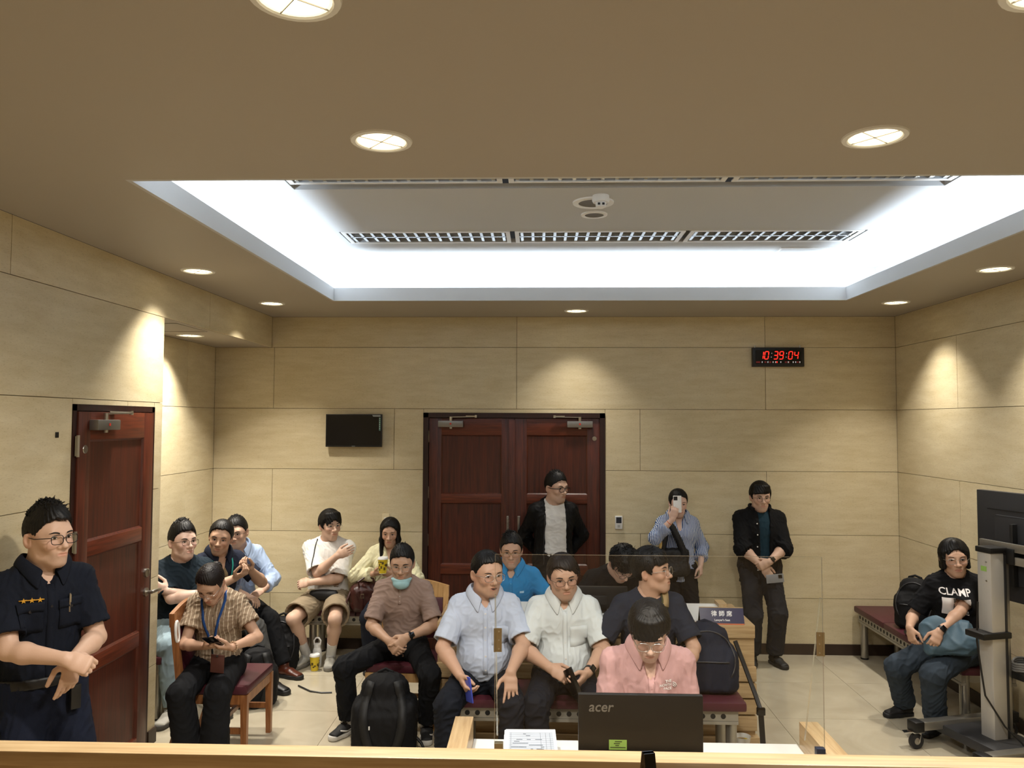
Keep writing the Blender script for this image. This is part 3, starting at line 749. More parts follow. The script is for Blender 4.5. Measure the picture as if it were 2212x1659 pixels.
def arm(B, q):
    r0, r1, r2, r3 = arm_radii(B); a, e, w = B.sh[q], B.el[q], B.wr[q]
    pts = np.array([a, e, w]); F = Fld(pts.min(0)-.21, pts.max(0)+.21, .0045) if False else None
    f = nrm(B.Wd(B.sp['arm'+q]['f'])) if 'f' in B.sp['arm'+q] else nrm(w-e); tip = w+f*.2
    pts = np.array([a, e, w, tip]); F = Fld(pts.min(0)-.075, pts.max(0)+.075, .0048)
    F.cone(a, a+(e-a)*.45, r0, r0*.97, .02); F.cone(a+(e-a)*.45, e, r0*.95, r1, .02)
    m = e+(w-e)*.28; F.cone(e, m, r1*.98, r2, .015); F.cone(m, w, r2, r3, .02)
    hand(F, B, q)
    return F.mesh()
def legs_skin(B, qs=('R', 'L')):
    out = []
    for q in qs:
        h, k_, a = B.hip[q], B.kn[q], B.an[q]; s = B.s*(1+(B.g-1)*.6); pts = np.array([h, k_, a]); F = Fld(pts.min(0)-.1, pts.max(0)+.1, .007)
        F.cone(h, k_, .078*s, .055*s, .02); F.ell(k_, (.056*s,)*3, k=.02)
        m = k_+(a-k_)*.3; back = -B.frame(0)[1]*.012; F.cone(k_, m+back, .050*s, .056*s, .02); F.cone(m+back, a, .056*s, .036*s, .03)
        out.append(F.mesh())
    return out
def head_field(B):
    sp = B.sp; fw = sp.get('fw', 1.)*(.95 if B.fem else 1.); jaw = sp.get('jaw', 1.)*(.83 if B.fem else .95); h = .0032
    F = Fld((-.1, -.125, -.21), (.1, .125, .135), h)
    F.ell((0, -.012, .034), (.0755*fw, .094, .086))
    F.ell((0, .030, .028), (.064*fw, .060, .062), k=.03)
    F.econe((0, .030, -.005), (0, .046, -.075), (1, 0, 0), (1, 0, 0), (.062*fw, .055), (.045*jaw*fw, .040), .03)
    F.ell((0, .069, -.097), (.025*jaw, .021, .016), k=.022)
    for d in (1, -1):
        F.cone((d*.051*fw*jaw, -.004, -.030), (d*.046*fw*jaw, .014, -.068), .016, .013, .03)
        F.cone((d*.046*fw*jaw, .014, -.068), (d*.016*jaw, .060, -.100), .014, .012, .026)
        F.ell((d*.038*fw, .066, -.024), (.022, .020, .020), k=.025)
    F.cone((-.034, .080, .026), (.034, .080, .026), .010, .010, .03)
    for d in (1, -1): F.ell((d*.031*fw, .104, .003), (.017, .016, .011), k=.018, op='s')
    nl = sp.get('nose', 1.)
    F.cone((0, .086, .014), (0, .105+.004*nl, -.027), .0075, .0110, .016)
    F.ell((0, .107+.004*nl, -.031), (.0115, .010, .009), k=.008)
    for d in (1, -1): F.ell((d*.0135*nl, .096, -.034), (.0085, .010, .0075), k=.008)
    F.ell((0, .078, -.062), (.027, .018, .022), k=.024)
    F.cone((-.016, .0915, -.0590), (.016, .0915, -.0590), .0034, .0034, .010); F.cone((0, .0940, -.0585), (0, .0940, -.0585), .0036, .0036, .008)
    F.cone((-.013, .0915, -.0685), (.013, .0915, -.0685), .0044, .0044, .010)
    F.cone((-.020, .0970, -.0636), (.020, .0970, -.0636), .0017, .0017, .005, 's')
    for d in (1, -1):
        R = Rz(d*.35)@Ry(d*.12)
        F.ell((d*.079*fw, -.014, -.004), (.0075, .018, .031), [R[:, 0], R[:, 1], R[:, 2]], k=.007)
        F.ell((d*.084*fw, -.008, .000), (.0055, .009, .017), [R[:, 0], R[:, 1], R[:, 2]], k=.006, op='s')
    # neck, given in the head's frame
    I = B.HR.T/B.hs; nb = I@(B.pos(.49)-B.hc); nr = (.051 if B.fem else .060)*(1+(B.g-1)*.7)*sp.get('neckr', 1.)
    top = A3((0, -.022, -.045)); mid = (top+nb)/2+A3((0, .004, 0))
    F.cone(top, mid, nr*.93, nr*.95, .03); F.cone(mid, nb, nr*.95, nr*1.15, .03)
    return F
def lift_to(F, x, z, y0=.13, y1=.0):
    """front-most surface of a head field at (x, z)"""
    i = int(round((x-F.lo[0])/F.h)); k = int(round((z-F.lo[2])/F.h)); col = F.D[i, :, k]; ins = np.where(col < 0)[0]
    if len(ins) == 0: return .08
    j = ins[-1]; t = col[j]/(col[j]-col[min(j+1, len(col)-1)]-1e-9); return F.lo[1]+F.h*(j+t)
def face_parts(B, F, root):
    sp = B.sp; fwd = sp.get('fw', 1.)
    def toL(p): return B.hc+B.HR@(A3(p)*B.hs)
    for d in (1, -1):
        ex, ez = d*.0305*fwd, .0035; op = sp.get('eye', .0042); w = .0135; gz = sp.get('gaze', (0, 0))
        mb = MB(); N = 12
        yc = lift_to(F, ex, ez)
        def S(u, v):
            x = ex+u*w; top = op*(1-u*u)**.6*(1.05-.15*u*d); bot = -op*.75*(1-u*u)**.7; z = ez+(bot+(top-bot)*v)+.0010*u*d
            return (x, lift_to(F, ex+u*w*.9, ez)*.6+yc*.4+.0012+.0022*(1-u*u), z)
        us = np.linspace(-1, 1, N+1); vs = np.linspace(0, 1, 5); vv = []; ff = []
        for u in us:
            for v in vs: vv.append(toL(S(u*.999, v)))
        for i in range(N):
            for j in range(4): ff.append((i*5+j, i*5+5+j, i*5+6+j, i*5+1+j))
        mb.add(vv, ff, True)
        mb.cur = 1; ix = ex+gz[0]; r = .0056; zt = op*.95
        vv = [toL((ix, S((ix-ex)/w, .5)[1]+.0008, ez+.0005+gz[1]))]; ff = []
        for a in np.linspace(0, 2*PI, 17)[:-1]:
            x = ix+r*math.cos(a); z = ez+gz[1]+np.clip(r*math.sin(a), -op*.75, zt); vv.append(toL((x, S((x-ex)/w*.98, .5)[1]+.0006, z)))
        ff = [(0, 1+i, 1+(i+1) % 16) for i in range(16)]; mb.add(vv, ff, True)
        mb.cur = 2; vv = []; ff = []
        for i, u in enumerate(us):
            a = S(u*.999, 1.0); th_ = .0020+.0012*(1-u*u); yy = a[1]+.0012
            vv += [toL((a[0]*1.0+u*.0008, yy, a[2]-.0006)), toL((a[0]+u*.0008, yy-.0006, a[2]+th_))]
        for i in range(N): ff.append((2*i, 2*i+2, 2*i+3, 2*i+1))
        mb.add(vv, ff, True)
        mb.build('eye', [M_EYEW, M_IRIS, M_LASH], root, autosmooth=False)
        mb = MB(); vv = []; ff = []; us2 = np.linspace(-1, 1, 11); bt = sp.get('brow', 1.)
        for u in us2:
            x = d*.034*fwd+u*.0185; o = u*d; z = .0235+.004*(1-(o-.15)**2)-.002*(o > .5)*(o-.5)+sp.get('browz', 0); hh = (.0031 if o < .3 else .0031*(1.3-o)/1.0)*bt
            y = lift_to(F, x, z)+.0012
            vv += [toL((x, y, z-hh)), toL((x, y+.0012, z)), toL((x, y-.0004, z+hh))]
        for i in range(10): ff += [(3*i, 3*i+3, 3*i+4, 3*i+1), (3*i+1, 3*i+4, 3*i+5, 3*i+2)]
        mb.add(vv, ff, True); mb.build('eyebrow', M_BROW, root, autosmooth=False)
    if sp.get('mouth'):
        for nm, w_, h_, dz, off, mm in (('open_mouth', .017, .0050, -.0640, .0012, mat('mouth_inside', '#3a1614', .6)), ('teeth', .012, .0016, -.0622, .0020, mat('teeth_white', '#cfc6b8', .3))):
            vv = [toL((0, lift_to(F, 0, dz)+off, dz))]+[toL((w_*math.cos(a), lift_to(F, w_*math.cos(a), dz+h_*math.sin(a))+off, dz+h_*math.sin(a)+.0035*abs(math.cos(a))**2)) for a in np.linspace(0, 2*PI, 21)[:-1]]
            mesh_obj(nm, vv, [(0, 1+i, 1+(i+1) % 20) for i in range(20)], mm, root, True)
    gl = sp.get('glasses')
    if gl:
        m, shape, gw, gh, gr = gl['m'], gl.get('shape', 2.6), gl.get('w', .0265), gl.get('h', .0205), gl.get('r', .0013)
        yb = max(lift_to(F, 0, .006)+.006, .1015); cx = gl.get('cx', .0315)*fwd; cz = gl.get('cz', -.0015); mb = MB(); lens = MB()
        for d in (1, -1):
            ring = []
            for a in np.linspace(0, 2*PI, 25)[:-1]:
                c, s_ = math.cos(a), math.sin(a); e = 2/shape; x = math.copysign(abs(c)**e, c)*gw; z = math.copysign(abs(s_)**e, s_)*gh
                xx = d*cx+x; ring.append(toL((xx, yb-.10*max(0, abs(xx)-.01)**1.5*2.2, cz+z)))
            mb.tube(ring, gr*B.hs*gl.get('rim', 1.), 6, closed=True)
            lens.add(ring, [tuple(range(len(ring)))])
            ox = d*(cx+gw); yo = yb-.10*max(0, abs(ox)-.01)**1.5*2.2
            ex = d*.0785*fwd
            mb.tube([toL((ox, yo, cz+gh*.45)), toL((ox+d*.006, yo-.006, cz+gh*.5)), toL((ex, .03, cz+.006)), toL((ex*1.0, -.012, cz+.012)), toL((ex*.98, -.03, cz-.006))], [gr*B.hs*1.1]*5, 6)
        mb.tube([toL((-cx+gw, yb, cz+.004)), toL((0, yb+.003, cz+.008)), toL((cx-gw, yb, cz+.004))], gr*B.hs, 6)
        g = mb.build('glasses', m, root); lens.build('lens', M_LENS, g)
def head_tint(V, sp):
    """lip colour, faint beard shadow of the skin itself, flush of cheeks and ears; V in head space"""
    x, y, z = V[:, 0], V[:, 1], V[:, 2]; C = np.ones((len(V), 4))
    lip = np.clip(1.25-np.sqrt((x/.021)**2+((z+.0636)/.0088)**2), 0, .35)/.35*(y > .082)
    lc = A3(sp.get('lip', (.84, .60, .60) if sp.get('fem') else (.86, .68, .66)))
    for i in range(3): C[:, i] *= 1+(lc[i]-1)*lip
    br = sp.get('beard', .10 if not sp.get('fem') else 0)*np.clip(1.15-np.sqrt((x/.055)**2+((z+.085)/.036)**2), 0, .5)/.5*(y > .0)*(1-lip)
    for i in range(3): C[:, i] *= 1-br*(1.0, .85, .7)[i]
    fl = .10*np.exp(-(((np.abs(x)-.042)/.022)**2+((z+.022)/.022)**2))*(y > .03)+.10*np.exp(-((np.abs(x)-.08)/.01)**2)
    C[:, 1] *= 1-fl; C[:, 2] *= 1-fl
    return C
def hair(B, root):
    sp = B.sp; st = sp.get('hair', 'short'); fw = sp.get('fw', 1.)*(.95 if B.fem else 1.); rs = np.random.RandomState(sp['seed']); h = .004
    o = sp.get('hairopt', {}); top = o.get('top', .016)+.006; side = o.get('side', .007); line = o.get('line', .075); nape = o.get('nape', -.065); burn = o.get('burn', -.004); lowz = -.11
    if st in ('bob', 'long'): lowz = -.42
    F = Fld((-.13, -.15, lowz), (.13, .14, .165), h)
    F.ell((0, -.012, .034), (.0755*fw+side, .094+side*1.1, .086+side))
    F.ell((0, -.010+o.get('fwd', .006), .052), (.070*fw+side+.003, .090+top*.45, .070+top), k=.02)
    # hairline
    yk = [-.14, -.085, -.045, -.022, -.004, .012, .028, .040, .060, .085, .12]
    zk = [nape-.012, nape, -.03, .016, .030, burn+.012, burn, .035, line-.018, line, line+.006]
    if st in ('bob', 'long'): zk = [-.30 if st == 'long' else nape-.02]*2+[nape-.02]*1+[nape]*3+[nape+.01, nape+.05, line-.02, line, line]
    X = F.ax[0][:, None, None]; Y = F.ax[1][None, :, None]; Z = F.ax[2][None, None, :]
    lz = np.interp(F.ax[1], yk, zk)[None, :, None]
    part = o.get('part', 0.); lz = lz+np.where(Y > .05, part*X*1.2, 0)+.0035*np.sin(X*95+Y*40+sp['seed'])+.0025*np.sin(X*210+1.7*sp['seed'])
    F.D = np.maximum(F.D, ((lz-Z)*.75+0*X).astype(f32))
    if st == 'bob':
        for d in (1, -1):
            F.econe((d*.066, .005, .05), (d*.074, .012, nape+.02), (0, 1, 0), (0, 1, 0), (.062, .020), (.050, .016), .02)
            F.econe((d*.04, -.06, .03), (d*.045, -.06, nape+.01), (1, 0, 0), (1, 0, 0), (.045, .035), (.045, .03), .02)
        F.cone((0, .055, .112), (.045, .080, .045), .018, .008, .02); F.cone((0, .055, .112), (-.050, .074, .040), .020, .010, .02)
    if st == 'long':
        for d in (1, -1):
            F.econe((d*.060, .0, .06), (d*.074, .005, -.06), (0, 1, 0), (0, 1, 0), (.055, .020), (.050, .020), .02)
            F.econe((d*.074, .005, -.06), (d*.070, .035, -.22), (0, 1, 0), (0, 1, 0), (.048, .020), (.035, .018), .02)
            F.cone((d*.070, .035, -.22), (d*.062, .075, -.34), .028, .012, .02)
        F.econe((0, -.07, 0), (0, -.075, -.30), (1, 0, 0), (1, 0, 0), (.075, .035), (.07, .03), .02)
        F.cone((.005, .05, .115), (.060, .062, .05), .016, .012, .02); F.cone((-.005, .05, .115), (-.060, .062, .05), .016, .012, .02)
    if st == 'bun':
        F.ell((0, -.118, .035), (.036, .03, .036), k=.012)
    if st in ('bowl', 'curtain'):
        fz = o.get('fringe', .040)
        for x in np.linspace(-.055, .055, 8):
            e = fz+o.get('arch', .2)*abs(x)*(-1 if st == 'bowl' else -1.6); yy = .088-.9*x*x*10*.9
            F.cone((x*.9, yy-.012, .098), (x+o.get('sweep', .01), yy+.012, e), .020, .009, .014)
    V, Fq = F.mesh(); N = vnormals(V, Fq)
    a = np.arctan2(V[:, 0], V[:, 1]+.01); st_ = np.sin(a*46+6*np.sin(V[:, 2]*30+a*3))+.6*np.sin(a*91+V[:, 2]*40); V = V+N*(st_*.0011)[:, None]
    faces = [tuple(q) for q in Fq.tolist()]
    mb = MB(); mb.add(V, faces, True)
    # single locks break up the outline
    nl = int(o.get('locks', 170)*4.5); ln = o.get('len', .03)*.78; dirv = A3(o.get('dir', (0, .6, .5))); LV = []; LF = []
    c = A3((0, -.012, .040)); r = A3((.0755*fw+side, .094+side, .084+top*.80)); lift = o.get('lift', .5)*.42
    for i in range(nl):
        u = rs.rand()*2*PI; v = rs.rand()**.7*o.get('lockz', 1.35)
        n = A3((math.sin(v)*math.sin(u), math.sin(v)*math.cos(u), math.cos(v))); p = c+n*r
        if p[2] < np.interp(p[1], yk, zk)+.010: continue
        dd = dirv+rs.normal(size=3)*o.get('wild', .35)*.55+n*o.get('puff', .25)*.3; dd = dd-n*(dd@n)*(1-lift*.8); dd = dd/np.linalg.norm(dd); L = ln*(.6+.8*rs.rand())
        sv = np.cross(dd, n); sv /= np.linalg.norm(sv)+1e-6; w0 = .0034*(.7+.6*rs.rand()); b0 = len(LV)
        for t, wf in ((0, 1.), (.45, 1.), (.8, .7)):
            q = p-n*.007+dd*L*t+n*(.008*math.sin(t*2.4))*lift*2-A3((0, 0, 1))*L*.35*t*t*o.get('grav', 1.)
            LV += [q-sv*w0*wf-n*.003, q+n*w0*wf*.7, q+sv*w0*wf-n*.003]
        LV.append(p-n*.007+dd*L+n*(.008*math.sin(2.4))*lift*2-A3((0, 0, 1))*L*.35*o.get('grav', 1.))
        for j in (0, 3):
            for k_ in range(3): l_ = (k_+1) % 3; LF.append((b0+j+k_, b0+j+l_, b0+j+3+l_, b0+j+3+k_))
        for k_ in range(3): LF.append((b0+6+k_, b0+6+(k_+1) % 3, b0+9))
    if st not in ('long', 'bob'):
        for i in range(150):
            y = -.085+.185*rs.rand(); sg = 1 if rs.rand() < .5 else -1; zz = np.interp(y, yk, zk)+.006
            q = 1-((y+.012)/r[1])**2-((zz-.034)/(.086+side))**2
            if y > .045: xx = (rs.rand()*2-1)*.055; zz = np.interp(.08, yk, zk)+.005+part*xx*1.2; q2 = 1-(xx/r[0])**2-((zz-.034)/(.086+side))**2; p = A3((xx, -.012+(.094+side)*math.sqrt(max(q2, .02)), zz)); sg = 0
            elif q > 0: p = A3((sg*r[0]*math.sqrt(q), y, zz))
            else: continue
            n = (p-A3((0, -.012, .034)))/(r*r); n /= np.linalg.norm(n); dd = A3((rs.normal()*.3, .25+rs.normal()*.2, -1)) if sg else A3((rs.normal()*.5, .1, -.8)); dd = dd-n*(dd@n); dd /= np.linalg.norm(dd)
            L = .006+.012*rs.rand(); sv = np.cross(dd, n); w0 = .0026; b0 = len(LV); q0 = p+n*.0015-dd*.006
            LV += [q0-sv*w0-n*.004, q0+n*.001, q0+sv*w0-n*.004, p+dd*L-n*.0015]; LF += [(b0, b0+1, b0+3), (b0+1, b0+2, b0+3), (b0+2, b0, b0+3)]
    mb.add(LV, LF, True)
    mb.v = (B.hc+(np.array([tuple(v) for v in mb.v])*B.hs)@B.HR.T).tolist()
    mb.build('hair', o.get('m', M_HAIR), root, autosmooth=False)
def head_mesh(B):
    F = head_field(B); V, Fq = F.mesh(); C = head_tint(V, B.sp); return F, B.hc+(V*B.hs)@B.HR.T, Fq, C

# ------------------------------------------------------------------ clothes
def box_of(pts, pad): pts = np.array(pts); return pts.min(0)-pad, pts.max(0)+pad
def top_mesh(B, name, m, root, e=.012, sleeve='short', hem=-.07, neck='crew', h=.0068, k=.035, fold=.0035, seed=0, open_=None, vdepth=.16, slv=None, low=None, neckr=.068, sl_e=(.010, .018), bh=None):
    pts = [B.pos(hem), B.pos(.6), B.sh['R'], B.sh['L'], B.P+A3((.2, .2, 0)), B.P-A3((.2, .2, 0)), B.el['R'], B.el['L']]
    if sleeve in ('long', 'roll'): pts += [B.wr['R'], B.wr['L']]
    lo, hi = box_of(pts, .11); F = Fld(lo, hi, h)
    ext = low or ((hem-.05, .150+.02, .115+.01) if hem < -.05 else None)
    torso(F, B, e, k, ext=ext); r0, r1, r2, r3 = arm_radii(B); gather = []
    body_D = None
    for q in ('R', 'L'):
        a, el, w = B.sh[q], B.el[q], B.wr[q]; u = nrm(el-a)
        if sleeve == 'short':
            L = slv or .72; end = a+(el-a)*L; re = r0+sl_e[1]
            F.cone(a, a+(end-a)*.6, r0+sl_e[0], r0+sl_e[0]+.004, .03); F.cone(a+(end-a)*.4, end, r0+sl_e[0]+.002, re, .012, cap=True)
            F.cone(end-u*.012, end+u*.05, re-.015, re-.010, 0, 's')
            gather.append((a, .09, .6))
        elif sleeve in ('long', 'roll'):
            fr = 1.0 if sleeve == 'long' else (slv or .45); end = el+(w-el)*fr; u2 = nrm(w-el); rr = r2+(r3-r2)*fr
            F.cone(a, el, r0+sl_e[0], r1+sl_e[1], .03); F.cone(el, end, r1+sl_e[1], rr+sl_e[1]*.8, .02, cap=True)
            if sleeve == 'roll': F.cone(end-u2*.04, end-u2*.002, rr+sl_e[1]*1.3, rr+sl_e[1]*1.35, .006, cap=True)
            gather += [(el, .08, 1.4), (end, .05, .6)]
    if hem is not None: F.cut(B.pos(hem), -B.T1)
    la, fw = B.lat, B.fw; nb = B.pos(.535)
    F.cone(B.pos(.495)+fw*.012*B.s, B.pos(.66)+fw*.03, neckr*B.s, neckr*B.s*1.05, .008, 's')
    if neck == 'v':
        F.cone(B.pos(.505)+fw*.10*B.s, B.pos(.475-vdepth)+fw*.125*B.s*B.g, .050*B.s, .004, .004, 's')
    if open_:
        w0, w1, tz = open_          # half opening at hem and at neck, lateral shift
        P0, P1 = B.pos(hem-.05), B.pos(.55); dd = P1-P0; Ld = dd@dd
        def fn(X, Y, Z):
            x, y, z = X-P0[0], Y-P0[1], Z-P0[2]; t = (x*dd[0]+y*dd[1]+z*dd[2])/Ld
            u = x*la[0]+y*la[1]+z*la[2]-tz; v = (x-t*dd[0])*fw[0]+(y-t*dd[1])*fw[1]+(z-t*dd[2])*fw[2]
            return np.maximum(np.abs(u)-(w0+(w1-w0)*np.clip(t, 0, 1)), .01-v)
        F.put(fn, lo, hi, .004, 's')
    V, Fq = F.mesh(); V = folds(V, Fq, fold, B.sp['seed']*7+seed, gather=gather+[(B.pos(.04)+fw*.1, .12, .8)])
    o = np_mesh(name, V, Fq, [m], parent=root); B.bv = BVHTree.FromPolygons(V.tolist(), Fq.tolist()); return o, B.bv
def legs_mesh(B, name, m, root, e=.014, short=None, h=.0075, fold=.004, hem_r=None, waist=.10, seed=3, bag=0.):
    pts = [B.pos(waist), B.P-A3((.17, .17, .12)), B.P+A3((.17, .17, 0))]
    for q in ('R', 'L'): pts += [B.kn[q], B.an[q]] if not short else [B.kn[q]]
    lo, hi = box_of(pts, .12); F = Fld(lo, hi, h); s = B.s; g = 1+(B.g-1)*.75
    torso(F, B, e*.7, .04, hi=.11, belly=False, ext=(-.10, .13*s, .10*s)); gather = []
    for q in ('R', 'L'):
        hp, kn, an = B.hip[q], B.kn[q], B.an[q]; end = an+(kn-an)*.06
        if short:
            kk = hp+(kn-hp)*short; u = nrm(kn-hp); F.cone(hp, kk, .083*s*g+e, .078*s*g+e+bag, .03, cap=True)
            F.cone(kk-u*.025, kk+u*.05, .058*s*g+e+bag, .064*s*g+e+bag, 0, 's'); gather.append((hp, .15, .8)); continue
        F.cone(hp, kn, .083*s*g+e, .060*s*g+e+bag*.4, .05); F.cone(kn, end, .060*s*g+e+bag*.4, (hem_r or .048*s)+e+bag, .02, cap=True)
        gather += [(kn, .12, 1.0), (end, .09, 1.2)]
    F.cut(B.pos(waist), B.T1)
    V, Fq = F.mesh(); V = folds(V, Fq, fold, B.sp['seed']*5+seed, wl=.09, gather=gather)
    o = np_mesh(name, V, Fq, [m], parent=root); return o, BVHTree.FromPolygons(V.tolist(), Fq.tolist())
def shoe(B, q, root, mu, ms, kind='sneaker', lace=None, L=.27):
    l = B.sp['leg'+q]; fd = B.Wd(l.get('f', (0, -1, 0))); fd = nrm(fd); up = A3((0, 0, 1)); pitch = l.get('fp', 0.)
    if pitch: fd = nrm(fd*math.cos(pitch)+up*math.sin(pitch)); 
    la = nrm(np.cross(fd, up)); up = np.cross(la, fd); s = B.s; k = L/.27*s; R = np.stack([la, fd, up])
    h = .0055; F = Fld((-.06*k, -.09*k, -.005), (.06*k, .22*k, .14*k), h)      # x lateral, y forward, z up; ankle over the origin
    F.econe((0, -.035*k, .052*k), (0, .06*k, .050*k), (1, 0, 0), (1, 0, 0), (.037*k, .034*k), (.040*k, .030*k), .02)
    F.econe((0, .06*k, .046*k), (0, .155*k, .032*k), (1, 0, 0), (1, 0, 0), (.043*k, .030*k), (.040*k, .020*k), .02)
    F.cone((0, -.012*k, .055*k), (0, -.006*k, .100*k), .040*k, .039*k, .02)
    F.cut((0, 0, .112*k), (0, -.25, 1)); F.cut((0, 0, .020*k), (0, 0, -1))
    V, Fq = F.mesh(); an = B.an[q]; base = an-up*(.085*k if not pitch else .085*k)
    if not pitch: base = A3((an[0], an[1], -B.loc[2]+B.loc[2]))*1.0; base[2] = l.get('gz', 0.)
    o = np_mesh('shoe', base+V@R, Fq, [mu], parent=root)
    F = Fld((-.07*k, -.09*k, -.005), (.07*k, .22*k, .06*k), h)
    F.econe((0, -.032*k, .016*k), (0, .07*k, .016*k), (1, 0, 0), (1, 0, 0), (.042*k, .05*k), (.045*k, .05*k), .02); F.econe((0, .07*k, .016*k), (0, .150*k, .018*k), (1, 0, 0), (1, 0, 0), (.047*k, .05*k), (.042*k, .05*k), .02)
    F.cut((0, 0, .030*k), (0, -.03, 1)); F.cut((0, 0, .001), (0, -.0, -1))
    V, Fq = F.mesh(); np_mesh('sole', base+V@R, Fq, [ms], parent=o)
    if lace:
        mb = MB()
        for i in range(4):
            y = (.05+.024*i)*k; z = (.088-.010*i)*k
            mb.tube([base+A3((x*k, y, z-abs(x)*.45*k))@R for x in (-.026, -.01, .01, .026)], .003, 6)
        mb.tube([base+A3((x*k, y*k, z*k))@R for x, y, z in ((.0, .05, .092), (.03, .045, .092), (.02, .06, .085), (0, .052, .092), (-.03, .047, .09), (-.022, .062, .083), (0, .052, .092))], .0026, 6)
        mb.build('laces', lace, o)
    return o
def sock(B, q, root, m, hi=.17, r=.042):
    an, kn = B.an[q], B.kn[q]; u = nrm(kn-an); MB().tube([an-u*.02, an+u*hi*.5, an+u*hi], [r*B.s, r*B.s*1.0, r*B.s*1.08], 14).build('sock', m, root)
def collar(B, root, m, h=.036, wing=.05, spread=.024, opn=.30, stand=.004, r=.066, name='collar'):
    """turned-down collar that lies on the garment: the height of every edge is found on the cloth"""
    la, fw = B.lat, B.fw; up = B.T2; s = B.s; c = B.pos(.52)+fw*.014*s; A = PI-opn; n = 28; rows = []
    def lay(p, d, off):
        for be in (.30, .7):
            o = up*math.cos(be)+d*math.sin(be); q, nn = ray_on(B.bv, p+o*.25, -o)
            if q is not None and np.linalg.norm(q-p) < .14: return q+nn*off
        return p
    for i in range(n+1):
        a = -A+2*A*i/n; d = -math.cos(a)*fw+math.sin(a)*la; fr = (1-math.cos(a))/2; e = abs(a)/A; rr = (r+.004)*s*(1+.12*fr); hh = h*s*(1-.30*fr); pt = max(0, (e-.70)/.30)**1.6
        low = lay(c+d*(rr+.006*s), d, .001); sg = math.copysign(1, math.sin(a)); upl = nrm(up*.9+fw*.2)
        out = lay(c+d*(rr+(spread+.010)*s)+pt*s*(fw*.006+la*sg*.010-up*wing), d, .005*s)
        top = low+upl*hh-d*.004*s; top2 = low+upl*(hh+.002*s)+d*.003*s
        mid = top2*.45+out*.55+(d*.5+up*.5)*.008*s
        rows.append([low-up*.004, top, top2, mid, out])
    k = 5; V = [p for r_ in rows for p in r_]; Fq = [(i*k+j, i*k+k+j, i*k+k+j+1, i*k+j+1) for i in range(n) for j in range(k-1)]
    o = mesh_obj(name, V, Fq, m, root, True); md = o.modifiers.new('thick', 'SOLIDIFY'); md.thickness = .0030*s; md.offset = 0; sb = o.modifiers.new('soft', 'SUBSURF'); sb.levels = 1; sb.render_levels = 1
    return o
def ray_on(bvh, o, d, default=None):
    h = bvh.ray_cast(Vector(o), Vector(d)); return (np.array(h[0]), np.array(h[1])) if h[0] is not None else (None, None)
def patch(B, bvh, root, name, m, c, u, v, hu, hv, d, off=.002, nu=6, nv=6, thick=.0, shape=None):
    """a piece of cloth or print laid on the garment: centre c, half sizes along u, v, projected along -d"""
    c, u, v, d = A3(c), nrm(u), nrm(v), nrm(d); V = []; ok = True
    for i in range(nu+1):
        for j in range(nv+1):
            a, b = -1+2*i/nu, -1+2*j/nv
            if shape: a, b = shape(a, b)
            o = c+u*a*hu+v*b*hv+d*.30; p, n = ray_on(bvh, o, -d)
            V.append(p+(np.array(n)*.5+d*.5)*off if p is not None else o-d*.30)
    Fq = [(i*(nv+1)+j, (i+1)*(nv+1)+j, (i+1)*(nv+1)+j+1, i*(nv+1)+j+1) for i in range(nu) for j in range(nv)]
    o = mesh_obj(name, V, Fq, m, root, True)
    if thick: md = o.modifiers.new('thick', 'SOLIDIFY'); md.thickness = thick; md.offset = 0
    return o
def print_text(B, bvh, root, name, body, size, m, c, u, v, d, off=.0025, **kw):
    o = text_mesh(name, body, size, m, None, extrude=0, **kw); c, u, v, d = A3(c), nrm(u), nrm(v), nrm(d)
    for vt in o.data.vertices:
        q = c+u*vt.co.x+v*vt.co.y+d*.30; p, n = ray_on(bvh, q, -d); vt.co = Vector((p+d*off) if p is not None else q-d*.30)
    o.parent = root; return o
def front_pt(B, bvh, t, x=0., off=.0):
    """point on the garment's front at spine height t and lateral x"""
    o = B.pos(t)+B.lat*x+B.fw*.6; p, n = ray_on(bvh, o, -B.fw); return p if p is not None else B.pos(t)+B.lat*x+B.fw*.13
def buttons(B, bvh, root, m, ts, x=0., r=.0055, name='button'):
    for t in ts:
        p = front_pt(B, bvh, t, x); mb = MB(); d = B.fw; mb.cyl(p-d*.001, p+d*.0035, r, 10); mb.build(name, m, root)
def placket(B, bvh, root, m, t0, t1, x=0., w=.015, name='placket'):
    return patch(B, bvh, root, name, m, (B.pos(t0)+B.pos(t1))/2+B.lat*x, B.lat, B.pos(t1)-B.pos(t0), w, np.linalg.norm(B.pos(t1)-B.pos(t0))/2, B.fw, .0025, 2, 12, .002)
def strap(root, name, m, pts, w, nrms, thick=.003):
    """flat band along points with face normals"""
    pts = [A3(p) for p in pts]; V = []; n = len(pts)
    for i, p in enumerate(pts):
        t = nrm(pts[min(i+1, n-1)]-pts[max(i-1, 0)]); s = nrm(np.cross(t, nrms[i])); V += [p-s*w/2, p+s*w/2]
    o = mesh_obj(name, V, [(2*i, 2*i+1, 2*i+3, 2*i+2) for i in range(n-1)], m, root, True)
    md = o.modifiers.new('thick', 'SOLIDIFY'); md.thickness = thick; md.offset = 0; return o
